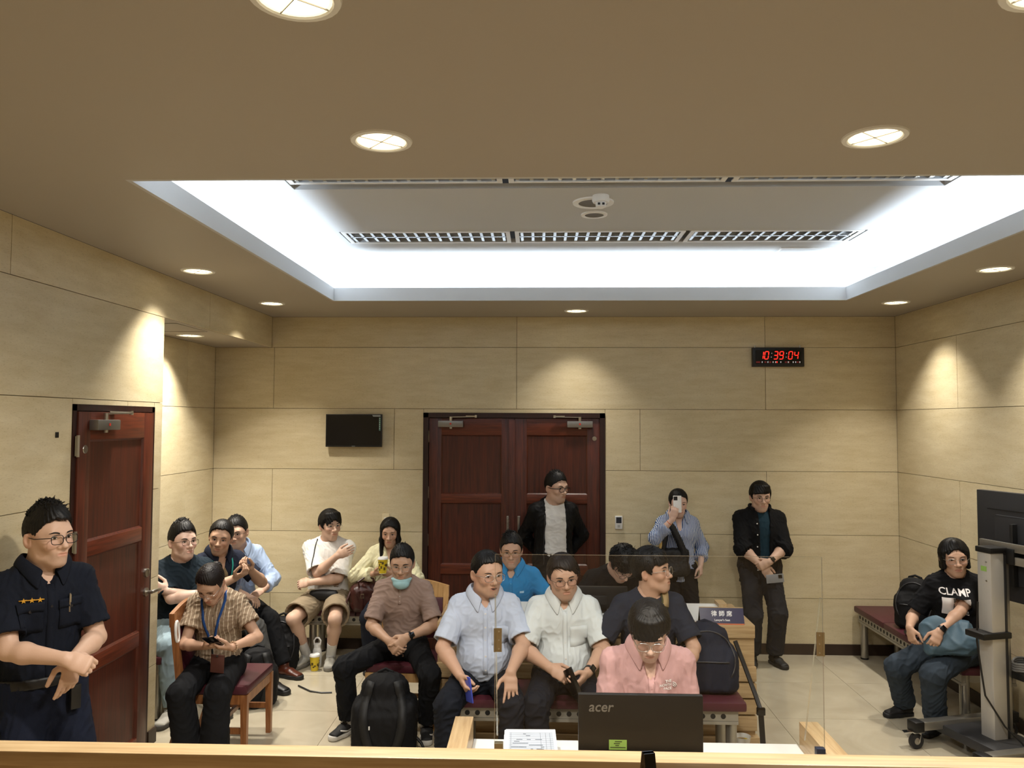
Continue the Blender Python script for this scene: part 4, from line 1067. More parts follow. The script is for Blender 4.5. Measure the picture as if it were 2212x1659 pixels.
def strap_on(B, bvh, root, name, m, ctrl, w, n=18, off=.004, thick=.003):
    """band over the chest: ctrl = [(t, x)] points on the garment's front, shot along the chest normal"""
    P = []; Nn = []; ctrl = np.array(ctrl, float); ts = np.linspace(0, 1, len(ctrl))
    for q in np.linspace(0, 1, n):
        t = np.interp(q, ts, ctrl[:, 0]); x = np.interp(q, ts, ctrl[:, 1])
        o = B.pos(t)+B.lat*x+B.fw*.6; p, nn = ray_on(bvh, o, -B.fw)
        if p is None: o2 = B.pos(t)+B.lat*x+B.T2*.5; p, nn = ray_on(bvh, o2, -B.T2)
        if p is None: continue
        P.append(p+nn*off); Nn.append(nn)
    return strap(root, name, m, P, w, Nn, thick)
def wrist_band(B, q, root, name, m, t=.93, w=.018, r=None, dial=None, dm=None):
    e, wr = B.el[q], B.wr[q]; u = nrm(wr-e); c = e+(wr-e)*t; rr = r or arm_radii(B)[3]*1.12
    mb = MB(); mb.tube([c-u*w/2, c-u*w*.4, c+u*w*.4, c+u*w/2], [rr*.96, rr*1.06, rr*1.06, rr*.96], 16); o = mb.build(name, m, root)
    if dial is not None:
        d = B.Wd(dial); d = nrm(d-u*(d@u)); s = np.cross(u, d); MB().obox(c+d*(rr*1.06), s, u, d, .017, .019, .006, .003).build('watch_face', dm or M_BLACKG, o)
    return o
def person(sp):
    B = skeleton(sp); body_m = skin_mat('skin_'+sp['skin'].lstrip('#'), sp['skin'])
    F, Vh, Fh, Ch = head_mesh(B); Vs, Fs, Cs = [Vh], [Fh], [Ch]; n = len(Vh)
    T = Fld(*box_of([B.pos(-.1), B.pos(.6), B.sh['R'], B.sh['L']], .14), .011); torso(T, B, -.004, .035)
    T.cone(B.pos(.47), B.pos(.56), .06*B.s, .054*B.s, .04)
    parts = [T.mesh()]+[arm(B, q) for q in ('R', 'L')]
    if sp.get('bare_legs'): parts += legs_skin(B)
    for V, Fq in parts: Vs.append(V); Fs.append(Fq+n); Cs.append(np.ones((len(V), 4))); n += len(V)
    root = np_mesh('person', np.concatenate(Vs), np.concatenate(Fs), [body_m], colors=np.concatenate(Cs))
    root.location = B.loc; root.rotation_euler = (0, 0, B.th)
    tag(root, sp['label'], 'person', 'people in the courtroom' if False else None)
    face_parts(B, F, root); hair(B, root)
    return B, root
# ------------------------------------------------------------------ the people
M_SILVER = mat('silver_wire', '#b8b4ae', .3, .9)
M_GOLDW = mat('gold_wire', '#a8854a', .3, .9)
M_BLKF = mat('black_frame', '#0b0b0c', .3)
M_BROWNF = mat('brown_frame', '#3a2a22', .35)
def G(m, **k): d = dict(m=m); d.update(k); return d
SK1, SK2, SK3, SK4 = '#c9a690', '#bd977f', '#d2b09e', '#b08d75'
M_BTN_W = mat('pale_button', '#d9d6cf', .4); M_BTN_D = mat('dark_button', '#15151a', .4)
M_SOLE_W = mat('pale_sole', '#c9c6bf', .6); M_SOLE_B = mat('black_sole', '#141416', .6)
M_SOCK = cloth('white_sock', '#d8d8d6')

# --- clerk-side witness in a pink polo shirt, behind the monitor
m_pink = cloth('dusty_pink_knit', '#c59c9a')
B, R = person(dict(seed=1, shw=1.02, label='person in pink polo shirt looking down behind the black monitor', loc=(.545, 4.04), phi=2, hip=.535, lean=4, lean2=9, sc=1.0, g=1.0, skin=SK3,
    hphi=-4, hpit=26, armR=dict(w=(.40, 3.73, .765), hint=(.25, -.5, -1), f=(.2, -1, 0)), armL=dict(w=(.70, 3.73, .765), hint=(-.25, -.5, -1), f=(-.2, -1, 0)),
    legR=dict(a=(.45, 3.80, .085)), legL=dict(a=(.66, 3.80, .085)), hair='bowl', hairopt=dict(top=.026, side=.017, fringe=.036, line=.060, locks=220, dir=(.1, .9, .1), wild=.3, len=.035, lift=.25, lockz=1.1),
    glasses=G(M_SILVER, w=.0275, h=.0225, shape=2.3, r=.0014), eye=.0030, browz=.001))
t, bv = top_mesh(B, 'shirt', m_pink, R, sleeve='short', hem=-.05, neck='v', vdepth=.12, e=.016, fold=.004, slv=.78)
collar(B, R, m_pink, wing=.045, spread=.030, opn=.42); placket(B, bv, R, m_pink, .26, .42, 0, .014); buttons(B, bv, R, mat('pink_button', '#c08e8c', .4), (.30, .355, .405), 0)
print_text(B, bv, R, 'printed_logo', 'THE\nNORTH\nFACE', .017, mat('white_print', '#e6e0de', .6), front_pt(B, bv, .372, -.098), -B.lat, B.T2, B.fw, bold=.0006, align='RIGHT')
for ra in (.010, .017, .024):
    P_ = []; N_ = []
    for a in np.linspace(0, PI/2, 7):
        p, n_ = ray_on(bv, B.pos(.356)-B.lat*(.103+.0)-B.lat*ra*math.cos(a)*.9+B.T2*ra*math.sin(a)+B.fw*.6, -B.fw)
        if p is not None: P_.append(p+n_*.002); N_.append(n_)
    if len(P_) > 2: strap(R, 'logo_arc', mat('white_print', '#e6e0de', .6), P_, .0042, N_, .001)
legs_mesh(B, 'trousers', cloth('dark_trousers', '#1c1d22'), R)
for q in 'RL': shoe(B, q, R, M_BLACK, M_SOLE_B)

# --- uniformed officer by the left wall
m_off = cloth('navy_uniform', '#101521', var=.15); m_offp = cloth('navy_uniform_trousers', '#121829', var=.15)
B, R = person(dict(seed=2, shw=0.94, label='person in dark navy police uniform standing with crossed wrists by the left wall', loc=(-2.31, 3.64), phi=50, sc=1.045, lean=-2, lean2=1, g=0.96, skin=SK1, hphi=66, hpit=-2,
    armR=dict(w=(-2.045, 3.40, 1.115), hint=(.9, -.6, -.5), f=(.86, .15, -.30), n=(-.2, .75, -.6), curl=.75, thumb=.7), armL=dict(w=(-2.06, 3.49, 1.09), hint=(-.8, -.5, -.6), f=(-.05, -.25, -1), n=(-.85, .5, 0), curl=(.15, .25, .35, .45), thumb=.2, spread=.02),
    legR=dict(a=(-2.26, 3.50, .09), f=(.6, -.8, 0)), legL=dict(a=(-2.19, 3.72, .09), f=(.85, -.5, 0)), hair='short', hairopt=dict(top=.030, side=.003, line=.078, locks=330, dir=(0, .45, .75), len=.034, puff=.5, lift=.8, wild=.45, lockz=1.15, grav=.2, nape=-.02, burn=.012, fwd=.012),
    glasses=G(M_BLKF, w=.0255, h=.019, shape=3.0, r=.0016), jaw=.98))
t, bv = top_mesh(B, 'uniform_shirt', m_off, R, sleeve='short', hem=.00, neck='v', vdepth=.07, e=.016, fold=.0045, slv=.80, sl_e=(.014, .026))
collar(B, R, m_off, wing=.055, spread=.030, opn=.36, h=.034)
placket(B, bv, R, m_off, .03, .44, 0, .017); buttons(B, bv, R, M_BTN_D, (.08, .17, .26, .35), 0)
MB().lathe([(.055, 0), (.055, .05)], cap0=False, cap1=False, n=16)
for d, nm in ((1, 'right'), (-1, 'left')):
    c = front_pt(B, bv, .305, d*.085); patch(B, bv, R, 'chest_pocket', m_off, c, B.lat, B.T2, .052, .060, B.fw, .004, 5, 6, .003)
    patch(B, bv, R, 'pocket_flap', m_off, c+B.T2*.052, B.lat, B.T2, .056, .020, B.fw, .008, 5, 3, .003)
    p = front_pt(B, bv, .338, d*.085); MB().cyl(p, p+B.fw*.012, .007, 10).build('button', M_BTN_D, R)
m_gold = mat('gold_embroidery', '#c8932c', .45)
for i in range(3):
    p = front_pt(B, bv, .385, .108-.030*i); mb = MB(); vv = []
    for j in range(10):
        a = PI/2+j*PI/5; r = .013 if j % 2 == 0 else .0055; vv.append(p+B.fw*.006+B.lat*math.cos(a)*r+B.T2*math.sin(a)*r)
    mb.add(vv, [tuple(range(10))]); mb.build('rank_star', m_gold, R)
patch(B, bv, R, 'rank_bar', m_gold, front_pt(B, bv, .385, .078), B.lat, B.T2, .048, .0022, B.fw, .004, 6, 1, .001)
p = front_pt(B, bv, .36, -.078); MB().cyl(p+B.fw*.008-B.T2*.05, p+B.fw*.008+B.T2*.035, .0045, 8).box(p[0]-.004, p[0]+.004, p[1]+.010, p[1]+.016, p[2]-.005, p[2]+.03).build('pen', M_STEEL, R)
legs_mesh(B, 'uniform_trousers', m_offp, R, e=.020, bag=.018, fold=.006, waist=.04)
c0, c1 = B.pos(.0), B.pos(.045); F_ = Fld(*box_of([c0, c1], .28), .009); torso(F_, B, .026, .035, hi=.22, lo=-.1); F_.cut(c1, B.T1); F_.cut(c0, -B.T1); V, Fq = F_.mesh(); np_mesh('duty_belt', V, Fq, [mat('duty_belt_black', '#0a0a0b', .5)], parent=R)
la0, fw0 = B.frame(0)
MB().obox(B.pos(-.07)+la0*.205+fw0*(-.02), fw0, la0, A3((0, 0, 1)), .032, .022, .12, .01).obox(B.pos(.05)+la0*.21+fw0*(-.02), fw0, la0, A3((0, 0, 1)), .016, .016, .06, .008).build('holster', M_BLACK, R)
MB().obox(B.pos(-.06)+fw0*.165-la0*.10, la0, fw0, A3((0, 0, 1)), .022, .012, .055, .005).build('key_pouch', M_BLACK, R)
MB().obox(B.kn['R']*.35+B.hip['R']*.65+la0*.115, fw0, la0, A3((0, 0, 1)), .085, .006, .02, .004).build('cargo_flap', m_offp, R)
for q in 'RL': shoe(B, q, R, M_BLACK, M_SOLE_B)

# --- standing at the double door: black hooded jacket over a white tee
B, R = person(dict(seed=3, shw=0.95, label='person in open black hooded jacket and white tee standing before the double door', loc=(.144, 7.23), phi=12, sc=1.01, g=0.96, skin=SK1, hphi=42, hpit=2,
    armR=dict(w=(.02, 7.40, .92), hint=(1, -.15, 0), f=(.9, .1, -.3), n=(0, 1, 0)), armL=dict(w=(.27, 7.39, .90), hint=(-1, -.15, 0), f=(-.9, .1, -.3), n=(0, 1, 0)),
    legR=dict(a=(.06, 7.20, .085), f=(-.15, -1, 0)), legL=dict(a=(.24, 7.20, .085), f=(.25, -1, 0)), hair='short', hairopt=dict(top=.024, side=.004, line=.075, locks=260, dir=(0, .5, .6), len=.028, puff=.5, lift=.7, wild=.5, lockz=1.1, grav=.2, burn=.01, nape=-.03),
    glasses=G(M_BLKF, w=.0265, h=.019, shape=3.2, r=.0024), jaw=1.08, fw=1.04))
m_wt = cloth('white_tee', '#e4e2dd')
t, bv = top_mesh(B, 'tee', m_wt, R, sleeve='short', hem=-.05, e=.010, fold=.003, slv=.25, sl_e=(-.004, -.004), neckr=.070)
print_text(B, bv, R, 'printed_logo', 'THE\nNORTH\nFACE', .013, mat('grey_print', '#8d867c', .6), front_pt(B, bv, .36, -.075), -B.lat, B.T2, B.fw)
m_jk = cloth('black_jacket', '#0c0c0e', .6); j, bj = top_mesh(B, 'jacket', m_jk, R, sleeve='long', hem=-.13, e=.020, fold=.006, open_=(.108, .088, 0.), neckr=.088, sl_e=(.014, .022), seed=5)
F_ = Fld(*box_of([B.pos(.46), B.pos(.58)], .17), .008); c = B.pos(.505)-B.fw*.02
F_.econe(c+B.lat*.10+B.fw*.02, c-B.fw*.085+B.lat*.03, B.T2, B.T2, (.035, .025), (.05, .035), .03); F_.econe(c-B.lat*.10+B.fw*.02, c-B.fw*.085-B.lat*.03, B.T2, B.T2, (.035, .025), (.05, .035), .03); V, Fq = F_.mesh(); np_mesh('hood', V, Fq, [m_jk], parent=R)
strap_on(B, bj, R, 'zip', mat('zip_teeth', '#3a3a3c', .4, .5), [(.40, .100), (.2, .108), (-.10, .114)], .008)
legs_mesh(B, 'trousers', cloth('black_trousers', '#131417'), R)
for q in 'RL': shoe(B, q, R, M_BLACK, M_SOLE_B)

# --- standing with a raised phone, striped shirt
m_str = striped('blue_white_stripe', '#c4cbd6', '#3b5a92', 78, .48, .06)
B, R = person(dict(seed=4, shw=0.95, fem=True, label='person in blue striped shirt holding up a white phone', loc=(1.27, 7.24), phi=2, sc=.925, g=1.0, skin=SK3, hphi=2, hpit=4,
    armR=dict(w=(1.185, 6.99, 1.300), hint=(.9, .1, -1), f=(.22, -.05, .9), n=(.1, 1, .1), curl=(.5, .45, .45, .5), thumb=.5), armL=dict(w=(1.458, 7.15, .875), hint=(-.5, -.9, 0), f=(0, -.15, -1), n=(-.8, .4, 0), curl=.4),
    legR=dict(a=(1.18, 7.20, .08)), legL=dict(a=(1.36, 7.20, .08)), hair='short', hairopt=dict(top=.008, side=.010, line=.086, nape=-.09, burn=-.03, locks=60, dir=(0, -.9, -.2), len=.03, wild=.12, lift=.15, part=.15), eye=.0034, brow=.62))
t, bv = top_mesh(B, 'shirt', m_str, R, sleeve='roll', slv=.62, hem=-.115, e=.022, fold=.005, neck='v', vdepth=.15, sl_e=(.018, .026), low=(-.17, .175, .14))
collar(B, R, m_str, wing=.06, spread=.035, opn=.60, h=.030); placket(B, bv, R, m_str, -.1, .33, 0, .012); buttons(B, bv, R, M_BTN_W, (-.02, .08, .18, .28), 0)
legs_mesh(B, 'trousers', cloth('black_trousers', '#131417'), R)
wrist_band(B, 'R', R, 'orange_band', mat('orange_cord', '#c9622f', .6), t=.80, w=.008)
for q in 'RL': shoe(B, q, R, M_BLACK, M_SOLE_B)
PALM3 = [Rz(B.th)@v for v in B.palm['R']]; PALM3[0] = PALM3[0]+B.loc

# --- standing, black overshirt over a teal tee
B, R = person(dict(seed=5, label='person in black overshirt over dark teal tee standing with hands clasped', loc=(2.0, 7.22), phi=0, sc=.965, g=1.04, skin=SK1, hphi=0, hpit=3,
    armR=dict(w=(1.965, 6.985, .895), hint=(1, -.35, -.3), f=(.55, -.05, -.83), n=(.1, 1, -.1), curl=.3, thumb=.3), armL=dict(w=(2.015, 6.965, .940), hint=(-1, -.35, -.3), f=(-.88, -.05, -.42), n=(-.3, .9, -.2), curl=.65, thumb=.5),
    legR=dict(a=(1.915, 7.19, .085), f=(-.25, -1, 0)), legL=dict(a=(2.115, 7.19, .085), f=(.3, -1, 0)), hair='curtain', hairopt=dict(top=.020, side=.013, fringe=.055, line=.066, arch=.1, sweep=.012, locks=200, dir=(.2, .7, -.1), len=.04, wild=.3, lift=.25, burn=-.012),
    glasses=G(M_BROWNF, w=.0245, h=.022, shape=2.1, r=.0012), jaw=.96))
t, bv = top_mesh(B, 'tee', cloth('dark_teal_tee', '#1d3440'), R, sleeve='short', hem=-.08, e=.010, fold=.003, slv=.25, sl_e=(-.004, -.004), neckr=.069)
m_ov = cloth('black_overshirt', '#0e0e10', .8); j, bj = top_mesh(B, 'overshirt', m_ov, R, sleeve='roll', slv=.22, hem=-.155, e=.024, fold=.005, open_=(.030, .052, -.012), neckr=.080, sl_e=(.022, .034), seed=4, low=(-.21, .185, .145))
collar(B, R, m_ov, wing=.0, spread=.006, opn=.75, h=.028, r=.074); buttons(B, bj, R, M_BTN_W, (.40, .30, .19, .08, -.02), .055, .006)
legs_mesh(B, 'trousers', cloth('charcoal_trousers', '#202329'), R, bag=.014, fold=.006)
wrist_band(B, 'L', R, 'watch', M_BLACK, t=.90, dial=(0, -1, .3))
for q in 'RL': shoe(B, q, R, mat('grey_black_shoe', '#1b1c1d', .6), M_SOLE_B)

# --- seated on the wooden chair, looking at a phone
m_lin = striped('brown_linen_stripe', '#8d7a66', '#c9bba4', 42, .16, 0, '#6f5d4c')
B, R = person(dict(brow=.62, seed=6, shw=0.93, fem=True, label='person in brown striped blouse with blue lanyard reading a phone on the near chair', loc=(-2.12, 5.26), phi=4, hip=.535, sc=.945, g=0.97, lean=4, lean2=10, skin=SK2, hphi=-2, hpit=36,
    armR=dict(w=(-2.075, 4.945, .735), hint=(1, -.2, -.9), f=(.75, -.45, .15), n=(.1, .3, 1), curl=(.4, .5, .55, .6), thumb=.6), armL=dict(w=(-1.915, 4.945, .730), hint=(-1, -.2, -.9), f=(-.75, -.45, .12), n=(-.1, .3, 1), curl=(.35, .5, .55, .6), thumb=.6),
    legR=dict(a=(-2.13, 4.86, .08)), legL=dict(a=(-1.97, 4.84, .08)), hair='bun', hairopt=dict(top=.006, side=.009, line=.086, nape=-.07, burn=-.025, locks=70, dir=(0, -.9, -.1), len=.03, wild=.15, lift=.12, part=.2, m=M_HAIR_BR),
    glasses=G(M_SILVER, w=.0255, h=.019, shape=2.3, r=.0012), eye=.0026))
t, bv = top_mesh(B, 'blouse', m_lin, R, sleeve='short', slv=.62, hem=-.055, e=.022, fold=.006, neck='v', vdepth=.09, sl_e=(.018, .032), neckr=.076)
m_lany = cloth('blue_lanyard', '#274a86')
for d in (1, -1): strap_on(B, bv, R, 'lanyard', m_lany, [(.53, d*.070), (.49, d*.075), (.36, d*.045), (.18, d*.004)], .016)
legs_mesh(B, 'trousers', cloth('black_trousers', '#131417'), R, bag=.02, hem_r=.055)
p = B.W((-2.005, 4.955, .625))
MB().obox(p, nrm(B.lat+A3((0, 0, .12))), nrm(B.fw+A3((0, 0, .25))), nrm(B.T2-B.fw*.3), .042, .005, .054, .003).build('card_holder', mat('brown_leather', '#4a241c', .5), R)
MB().tube([front_pt(B, bv, .18, 0)+B.fw*.008, front_pt(B, bv, .12, -.004)+B.fw*.012, p+B.T2*.05], .006, 8).build('lanyard_clip', M_BLACK, R)
mb = MB(); e_, w_ = B.el['L'], B.wr['L']; u = nrm(w_-e_); c = e_+(w_-e_)*.93; s1 = nrm(np.cross(u, A3((0, 0, 1)))); s2 = np.cross(u, s1)
for i in range(14): a = i*2*PI/14; q_ = c+(s1*math.cos(a)+s2*math.sin(a))*.031; mb.tube([q_-u*.004, q_+u*.004], .0048, 6)
mb.build('bead_bracelet', mat('pale_beads', '#b79a7c', .35), R)
for q in 'RL': shoe(B, q, R, M_BLACK, M_SOLE_B, L=.24)

# --- alcove bench: arms crossed, dark teal tee
B, R = person(dict(seed=7, label='person in dark teal tee with folded arms on the alcove bench', loc=(-2.80, 6.14), phi=32, hip=.55, sc=1.04, g=1.02, lean=2, lean2=8, skin=SK3, hphi=52, hpit=-6,
    armR=dict(w=(-2.49, 5.94, .845), hint=(1, .2, -.6), f=(.75, .45, .1), n=(-.3, .6, 0), curl=.5), armL=dict(w=(-2.76, 5.86, .875), hint=(-1, .2, -.7), f=(-.85, -.15, .35), n=(.1, 1, -.1), curl=(.12, .15, .2, .3), thumb=.2),
    legR=dict(a=(-2.61, 5.66, .085), f=(-.1, -1, 0)), legL=dict(a=(-2.32, 5.86, .085), f=(.6, -1, 0)), hair='short', hairopt=dict(top=.034, side=.006, line=.082, locks=260, dir=(0, .3, .9), len=.030, puff=.5, lift=.8, wild=.35, lockz=1.1, grav=.1, burn=.008, nape=-.03),
    glasses=G(M_BROWNF, w=.0265, h=.021, shape=2.2, r=.0013), fw=1.05, jaw=1.05))
t, bv = top_mesh(B, 'tee', cloth('deep_teal_tee', '#16222b'), R, sleeve='short', slv=.86, hem=-.06, e=.016, fold=.004, sl_e=(.016, .026), neckr=.070)
legs_mesh(B, 'jeans', cloth('pale_jeans', '#8fa3ad'), R)
for q in 'RL': shoe(B, q, R, cloth('white_sneaker', '#cfccc2'), mat('grey_sole', '#4c4a47', .7), lace=M_SOCK)

# --- alcove bench: navy polo, teal lanyard
m_nv = cloth('navy_polo', '#1a1f2e')
B, R = person(dict(seed=8, label='person in navy polo with teal lanyard and pass on the alcove bench', loc=(-2.70, 6.52), phi=48, hip=.555, sc=1.03, g=1.04, lean=6, lean2=14, skin=SK4, hphi=14, hpit=4, hroll=-9,
    armR=dict(w=(-2.40, 6.25, .90), hint=(1, 0, -.8), f=(.7, -.2, .35), n=(-.3, .3, .9), curl=.5), armL=dict(w=(-2.34, 6.42, .93), hint=(-1, 0, -1), f=(-.25, -.75, .4), n=(-.1, .1, 1), curl=.5, thumb=.5),
    legR=dict(a=(-2.22, 6.05, .085), f=(.7, -.7, 0)), legL=dict(a=(-2.12, 6.30, .085), f=(.9, -.4, 0)), hair='short', hairopt=dict(top=.014, side=.008, line=.088, locks=150, dir=(.5, .3, .1), len=.03, wild=.3, lift=.3, lockz=1.2), eye=.0036, jaw=1.0, beard=.16))
t, bv = top_mesh(B, 'polo_shirt', m_nv, R, sleeve='short', hem=-.05, neck='v', vdepth=.10, e=.015, fold=.004, sl_e=(.012, .022))
collar(B, R, m_nv, wing=.045, spread=.028, opn=.40)
m_teal = cloth('teal_lanyard', '#2f8f85')
for d in (1, -1): strap_on(B, bv, R, 'lanyard', m_teal, [(.52, d*.072), (.44, d*.085), (.28, d*.055), (.12, d*.004)], .014, off=.006)
strap_on(B, bv, R, 'camera_strap', cloth('khaki_webbing', '#75654a'), [(.53, .02), (.45, -.0), (.33, -.03), (.22, -.05)], .034, off=.004)
p = front_pt(B, bv, .05, 0)+B.fw*.02; MB().obox(p, B.lat, B.fw, B.T2, .048, .003, .040, .002).build('pass_holder', glass_thin('clear_vinyl', (.75, .77, .75, 1), .1), R)
MB().obox(p+B.fw*-.003, B.lat, B.fw, B.T2, .040, .001, .030).build('pass_card', mat('pass_print', '#5b5f5c', .6), R)
MB().tube([front_pt(B, bv, .12, 0)+B.fw*.008, p+B.T2*.04], .008, 8).build('lanyard_clip', M_STEEL, R)
legs_mesh(B, 'trousers', cloth('grey_trousers', '#4a4a49'), R, fold=.005)
for q in 'RL': shoe(B, q, R, M_BLACK, M_SOLE_B)

# --- alcove corner: light blue shirt
m_lb = cloth('light_blue_shirt', '#a8bcdb')
B, R = person(dict(seed=9, label='person in light blue shirt and black trousers in the alcove corner', loc=(-2.68, 6.95), phi=40, hip=.55, sc=1.0, g=1.06, lean=4, lean2=12, skin=SK1, hphi=6, hpit=4, hroll=4,
    armR=dict(w=(-2.45, 6.62, .68), hint=(1, 0, -.8), f=(.8, -.3, -.2), n=(0, 0, -1), curl=.4), armL=dict(w=(-2.36, 6.77, .70), hint=(-1, -.1, -.8), f=(-.3, -.9, -.25), n=(-.2, .2, -1), curl=.45),
    legR=dict(a=(-2.28, 6.45, .085), f=(.7, -.7, 0)), legL=dict(a=(-2.12, 6.66, .085), f=(.9, -.4, 0)), hair='short', hairopt=dict(top=.020, side=.005, line=.080, locks=220, dir=(0, .4, .7), len=.024, puff=.5, lift=.7, wild=.4, lockz=1.1, grav=.2, burn=.006),
    glasses=G(M_BROWNF, w=.0255, h=.021, shape=2.3, r=.0013), fw=1.06, jaw=1.08))
t, bv = top_mesh(B, 'shirt', m_lb, R, sleeve='roll', slv=.72, hem=-.04, neck='v', vdepth=.08, e=.016, fold=.0045, sl_e=(.012, .020))
collar(B, R, m_lb, wing=.05, spread=.028, opn=.36); placket(B, bv, R, m_lb, .0, .43, 0, .014); buttons(B, bv, R, M_BTN_W, (.1, .19, .28, .37))
patch(B, bv, R, 'chest_pocket', m_lb, front_pt(B, bv, .30, -.08), B.lat, B.T2, .045, .05, B.fw, .003, 4, 5, .002)
legs_mesh(B, 'trousers', cloth('black_trousers', '#131417'), R)
for q in 'RL': shoe(B, q, R, mat('brown_leather_shoe', '#4d2416', .35), M_SOLE_B)

# --- back bench: white tee and khaki shorts
B, R = person(dict(seed=10, label='person in white tee and khaki shorts on the bench left of the double door', loc=(-1.905, 7.20), phi=2, hip=.555, sc=1.01, g=1.0, lean=-4, lean2=2, skin=SK1, hphi=38, hpit=-2, bare_legs=True,
    armR=dict(w=(-1.775, 6.985, .955), hint=(.6, .1, -1), f=(.85, -.05, .35), n=(-.1, 1, -.1), curl=(.25, .3, .35, .4), thumb=.3), armL=dict(w=(-2.00, 6.965, .725), hint=(-.8, .1, -1), f=(-.92, .0, -.15), n=(.1, .8, -.5), curl=.45, thumb=.4),
    legR=dict(a=(-2.035, 6.995, .09), f=(-.35, -1, 0), hint=(.30, 1, .3)), legL=dict(a=(-1.815, 6.985, .09), f=(.12, -1, 0), hint=(-.22, 1, .3)), hair='curtain', hairopt=dict(top=.020, side=.016, line=.080, fringe=.070, arch=.6, sweep=.0, locks=130, dir=(0, -.2, -.9), len=.05, wild=.15, lift=.2, nape=-.085, burn=-.02),
    glasses=G(M_SILVER, w=.027, h=.019, shape=3.2, r=.0012), jaw=.95))
t, bv = top_mesh(B, 'tee', m_wt, R, sleeve='short', slv=.92, hem=-.06, e=.020, fold=.0045, sl_e=(.020, .038), neckr=.070)
for t_, xs_ in ((.302, ((.052, .007), (.030, .011))), (.289, ((.055, .013), (.022, .017)))):
    for x_, w_ in xs_: patch(B, bv, R, 'printed_line', mat('dark_print', '#4c4c4e', .6), front_pt(B, bv, t_, x_), B.lat, B.T2, w_, .0028, B.fw, .003, 3, 1)
legs_mesh(B, 'shorts', cloth('khaki_shorts', '#8f8069'), R, short=.86, bag=.022, e=.02, fold=.006)
strap_on(B, bv, R, 'bag_strap', M_BLACK, [(.52, .09), (.44, .105), (.30, .10), (.15, .07)], .010)
la0, fw0 = B.frame(0); c = B.pos(.035)+fw0*.175; F_ = Fld(c-.2, c+.2, .007); F_.econe(c-la0*.10, c+la0*.10, A3((0, 0, 1)), A3((0, 0, 1)), (.042, .030), (.044, .032), .02); F_.ell(c+la0*.0, (.12, .035, .045), [la0, fw0, A3((0, 0, 1))], k=.02); V, Fq = F_.mesh(); np_mesh('waist_bag', V, Fq, [mat('black_nylon', '#121214', .5, bump=.1, bscale=200)], parent=R)
for q in 'RL': shoe(B, q, R, cloth('grey_runner', '#a9a69c'), mat('grey_sole2', '#77746c', .7), lace=M_SOCK); sock(B, q, R, M_SOCK, .15)

# --- back bench: long black hair, cream blouse
m_cr = cloth('cream_blouse', '#e3deb9')
B, R = person(dict(brow=.62, seed=11, fem=True, label='person with long black hair in cream blouse on the bench by the door', loc=(-1.335, 7.20), phi=3, hip=.545, sc=.95, g=1.0, lean=-2, lean2=4, skin=SK2, hphi=4, hpit=6,
    armR=dict(w=(-1.440, 6.995, .80), hint=(1, 0, -.8), f=(.85, -.35, .2), n=(.3, .2, .9), curl=.6), armL=dict(w=(-1.275, 6.995, .79), hint=(-1, 0, -.8), f=(-.8, -.35, .25), n=(-.5, .5, .6), curl=.6),
    legR=dict(a=(-1.44, 6.86, .08)), legL=dict(a=(-1.22, 6.86, .08)), hair='long', hairopt=dict(top=.010, side=.012, line=.078, nape=-.12, locks=80, dir=(0, -.1, -1), len=.05, wild=.1, lift=.1), eye=.0036, jaw=1.02))
t, bv = top_mesh(B, 'blouse', m_cr, R, sleeve='roll', slv=.85, hem=-.05, neck='v', vdepth=.12, e=.018, fold=.005, sl_e=(.018, .028), seed=2)
legs_mesh(B, 'trousers', cloth('navy_trousers', '#171b26'), R)
for q in 'RL': shoe(B, q, R, M_BLACK, M_SOLE_B, L=.24)

# --- front chair: taupe henley, mask under the chin
m_tp = cloth('taupe_henley', '#8f7a70')
B, R = person(dict(seed=12, shw=0.93, label='person in taupe henley with mask under the chin on the wooden chair', loc=(-.955, 5.70), phi=-3, hip=.545, sc=.955, g=0.92, lean=2, lean2=9, skin=SK4, hphi=4, hpit=7, beard=.14,
    armR=dict(w=(-1.005, 5.375, .665), hint=(1, -.2, -.7), f=(.62, -.45, -.55), n=(.4, .5, -.2), curl=(.5, .55, .6, .6), thumb=.5), armL=dict(w=(-.880, 5.375, .690), hint=(-1, -.2, -.7), f=(-.6, -.4, -.55), n=(-.45, .6, -.1), curl=(.45, .5, .55, .6), thumb=.5),
    legR=dict(a=(-1.30, 5.50, .09), f=(-.55, -1, 0), hint=(.75, 1, .3)), legL=dict(a=(-.755, 5.47, .09), f=(.15, -1, 0), hint=(-.45, 1, .35)), hair='short', hairopt=dict(top=.020, side=.006, line=.078, locks=220, dir=(.1, .5, .5), len=.028, puff=.4, lift=.5, wild=.4, lockz=1.15, grav=.3),
    glasses=G(M_SILVER, w=.0265, h=.019, shape=2.6, r=.0013), eye=.0028, jaw=1.0, brow=1.1))
t, bv = top_mesh(B, 'henley_tee', m_tp, R, sleeve='short', slv=.86, hem=-.05, e=.012, fold=.0042, sl_e=(.012, .024), neckr=.066)
placket(B, bv, R, m_tp, .36, .47, 0, .012); buttons(B, bv, R, mat('grey_button', '#b9b0a8', .4), (.38, .415, .45))
legs_mesh(B, 'trousers', cloth('black_trousers', '#131417'), R, fold=.006, bag=.006)
F_ = Fld((-.09, -.02, -.16), (.09, .13, -.03), .004); F_.econe((0, .045, -.078), (0, .062, -.112), (1, 0, 0), (1, 0, 0), (.076, .056), (.058, .044), .01); F_.cut((0, .09, -.078), (0, -.12, 1)); V, Fq = F_.mesh()
np_mesh('face_mask', B.hc+(V*B.hs)@B.HR.T, Fq, [cloth('pale_blue_mask', '#9cc3cb', var=.05)], parent=R)
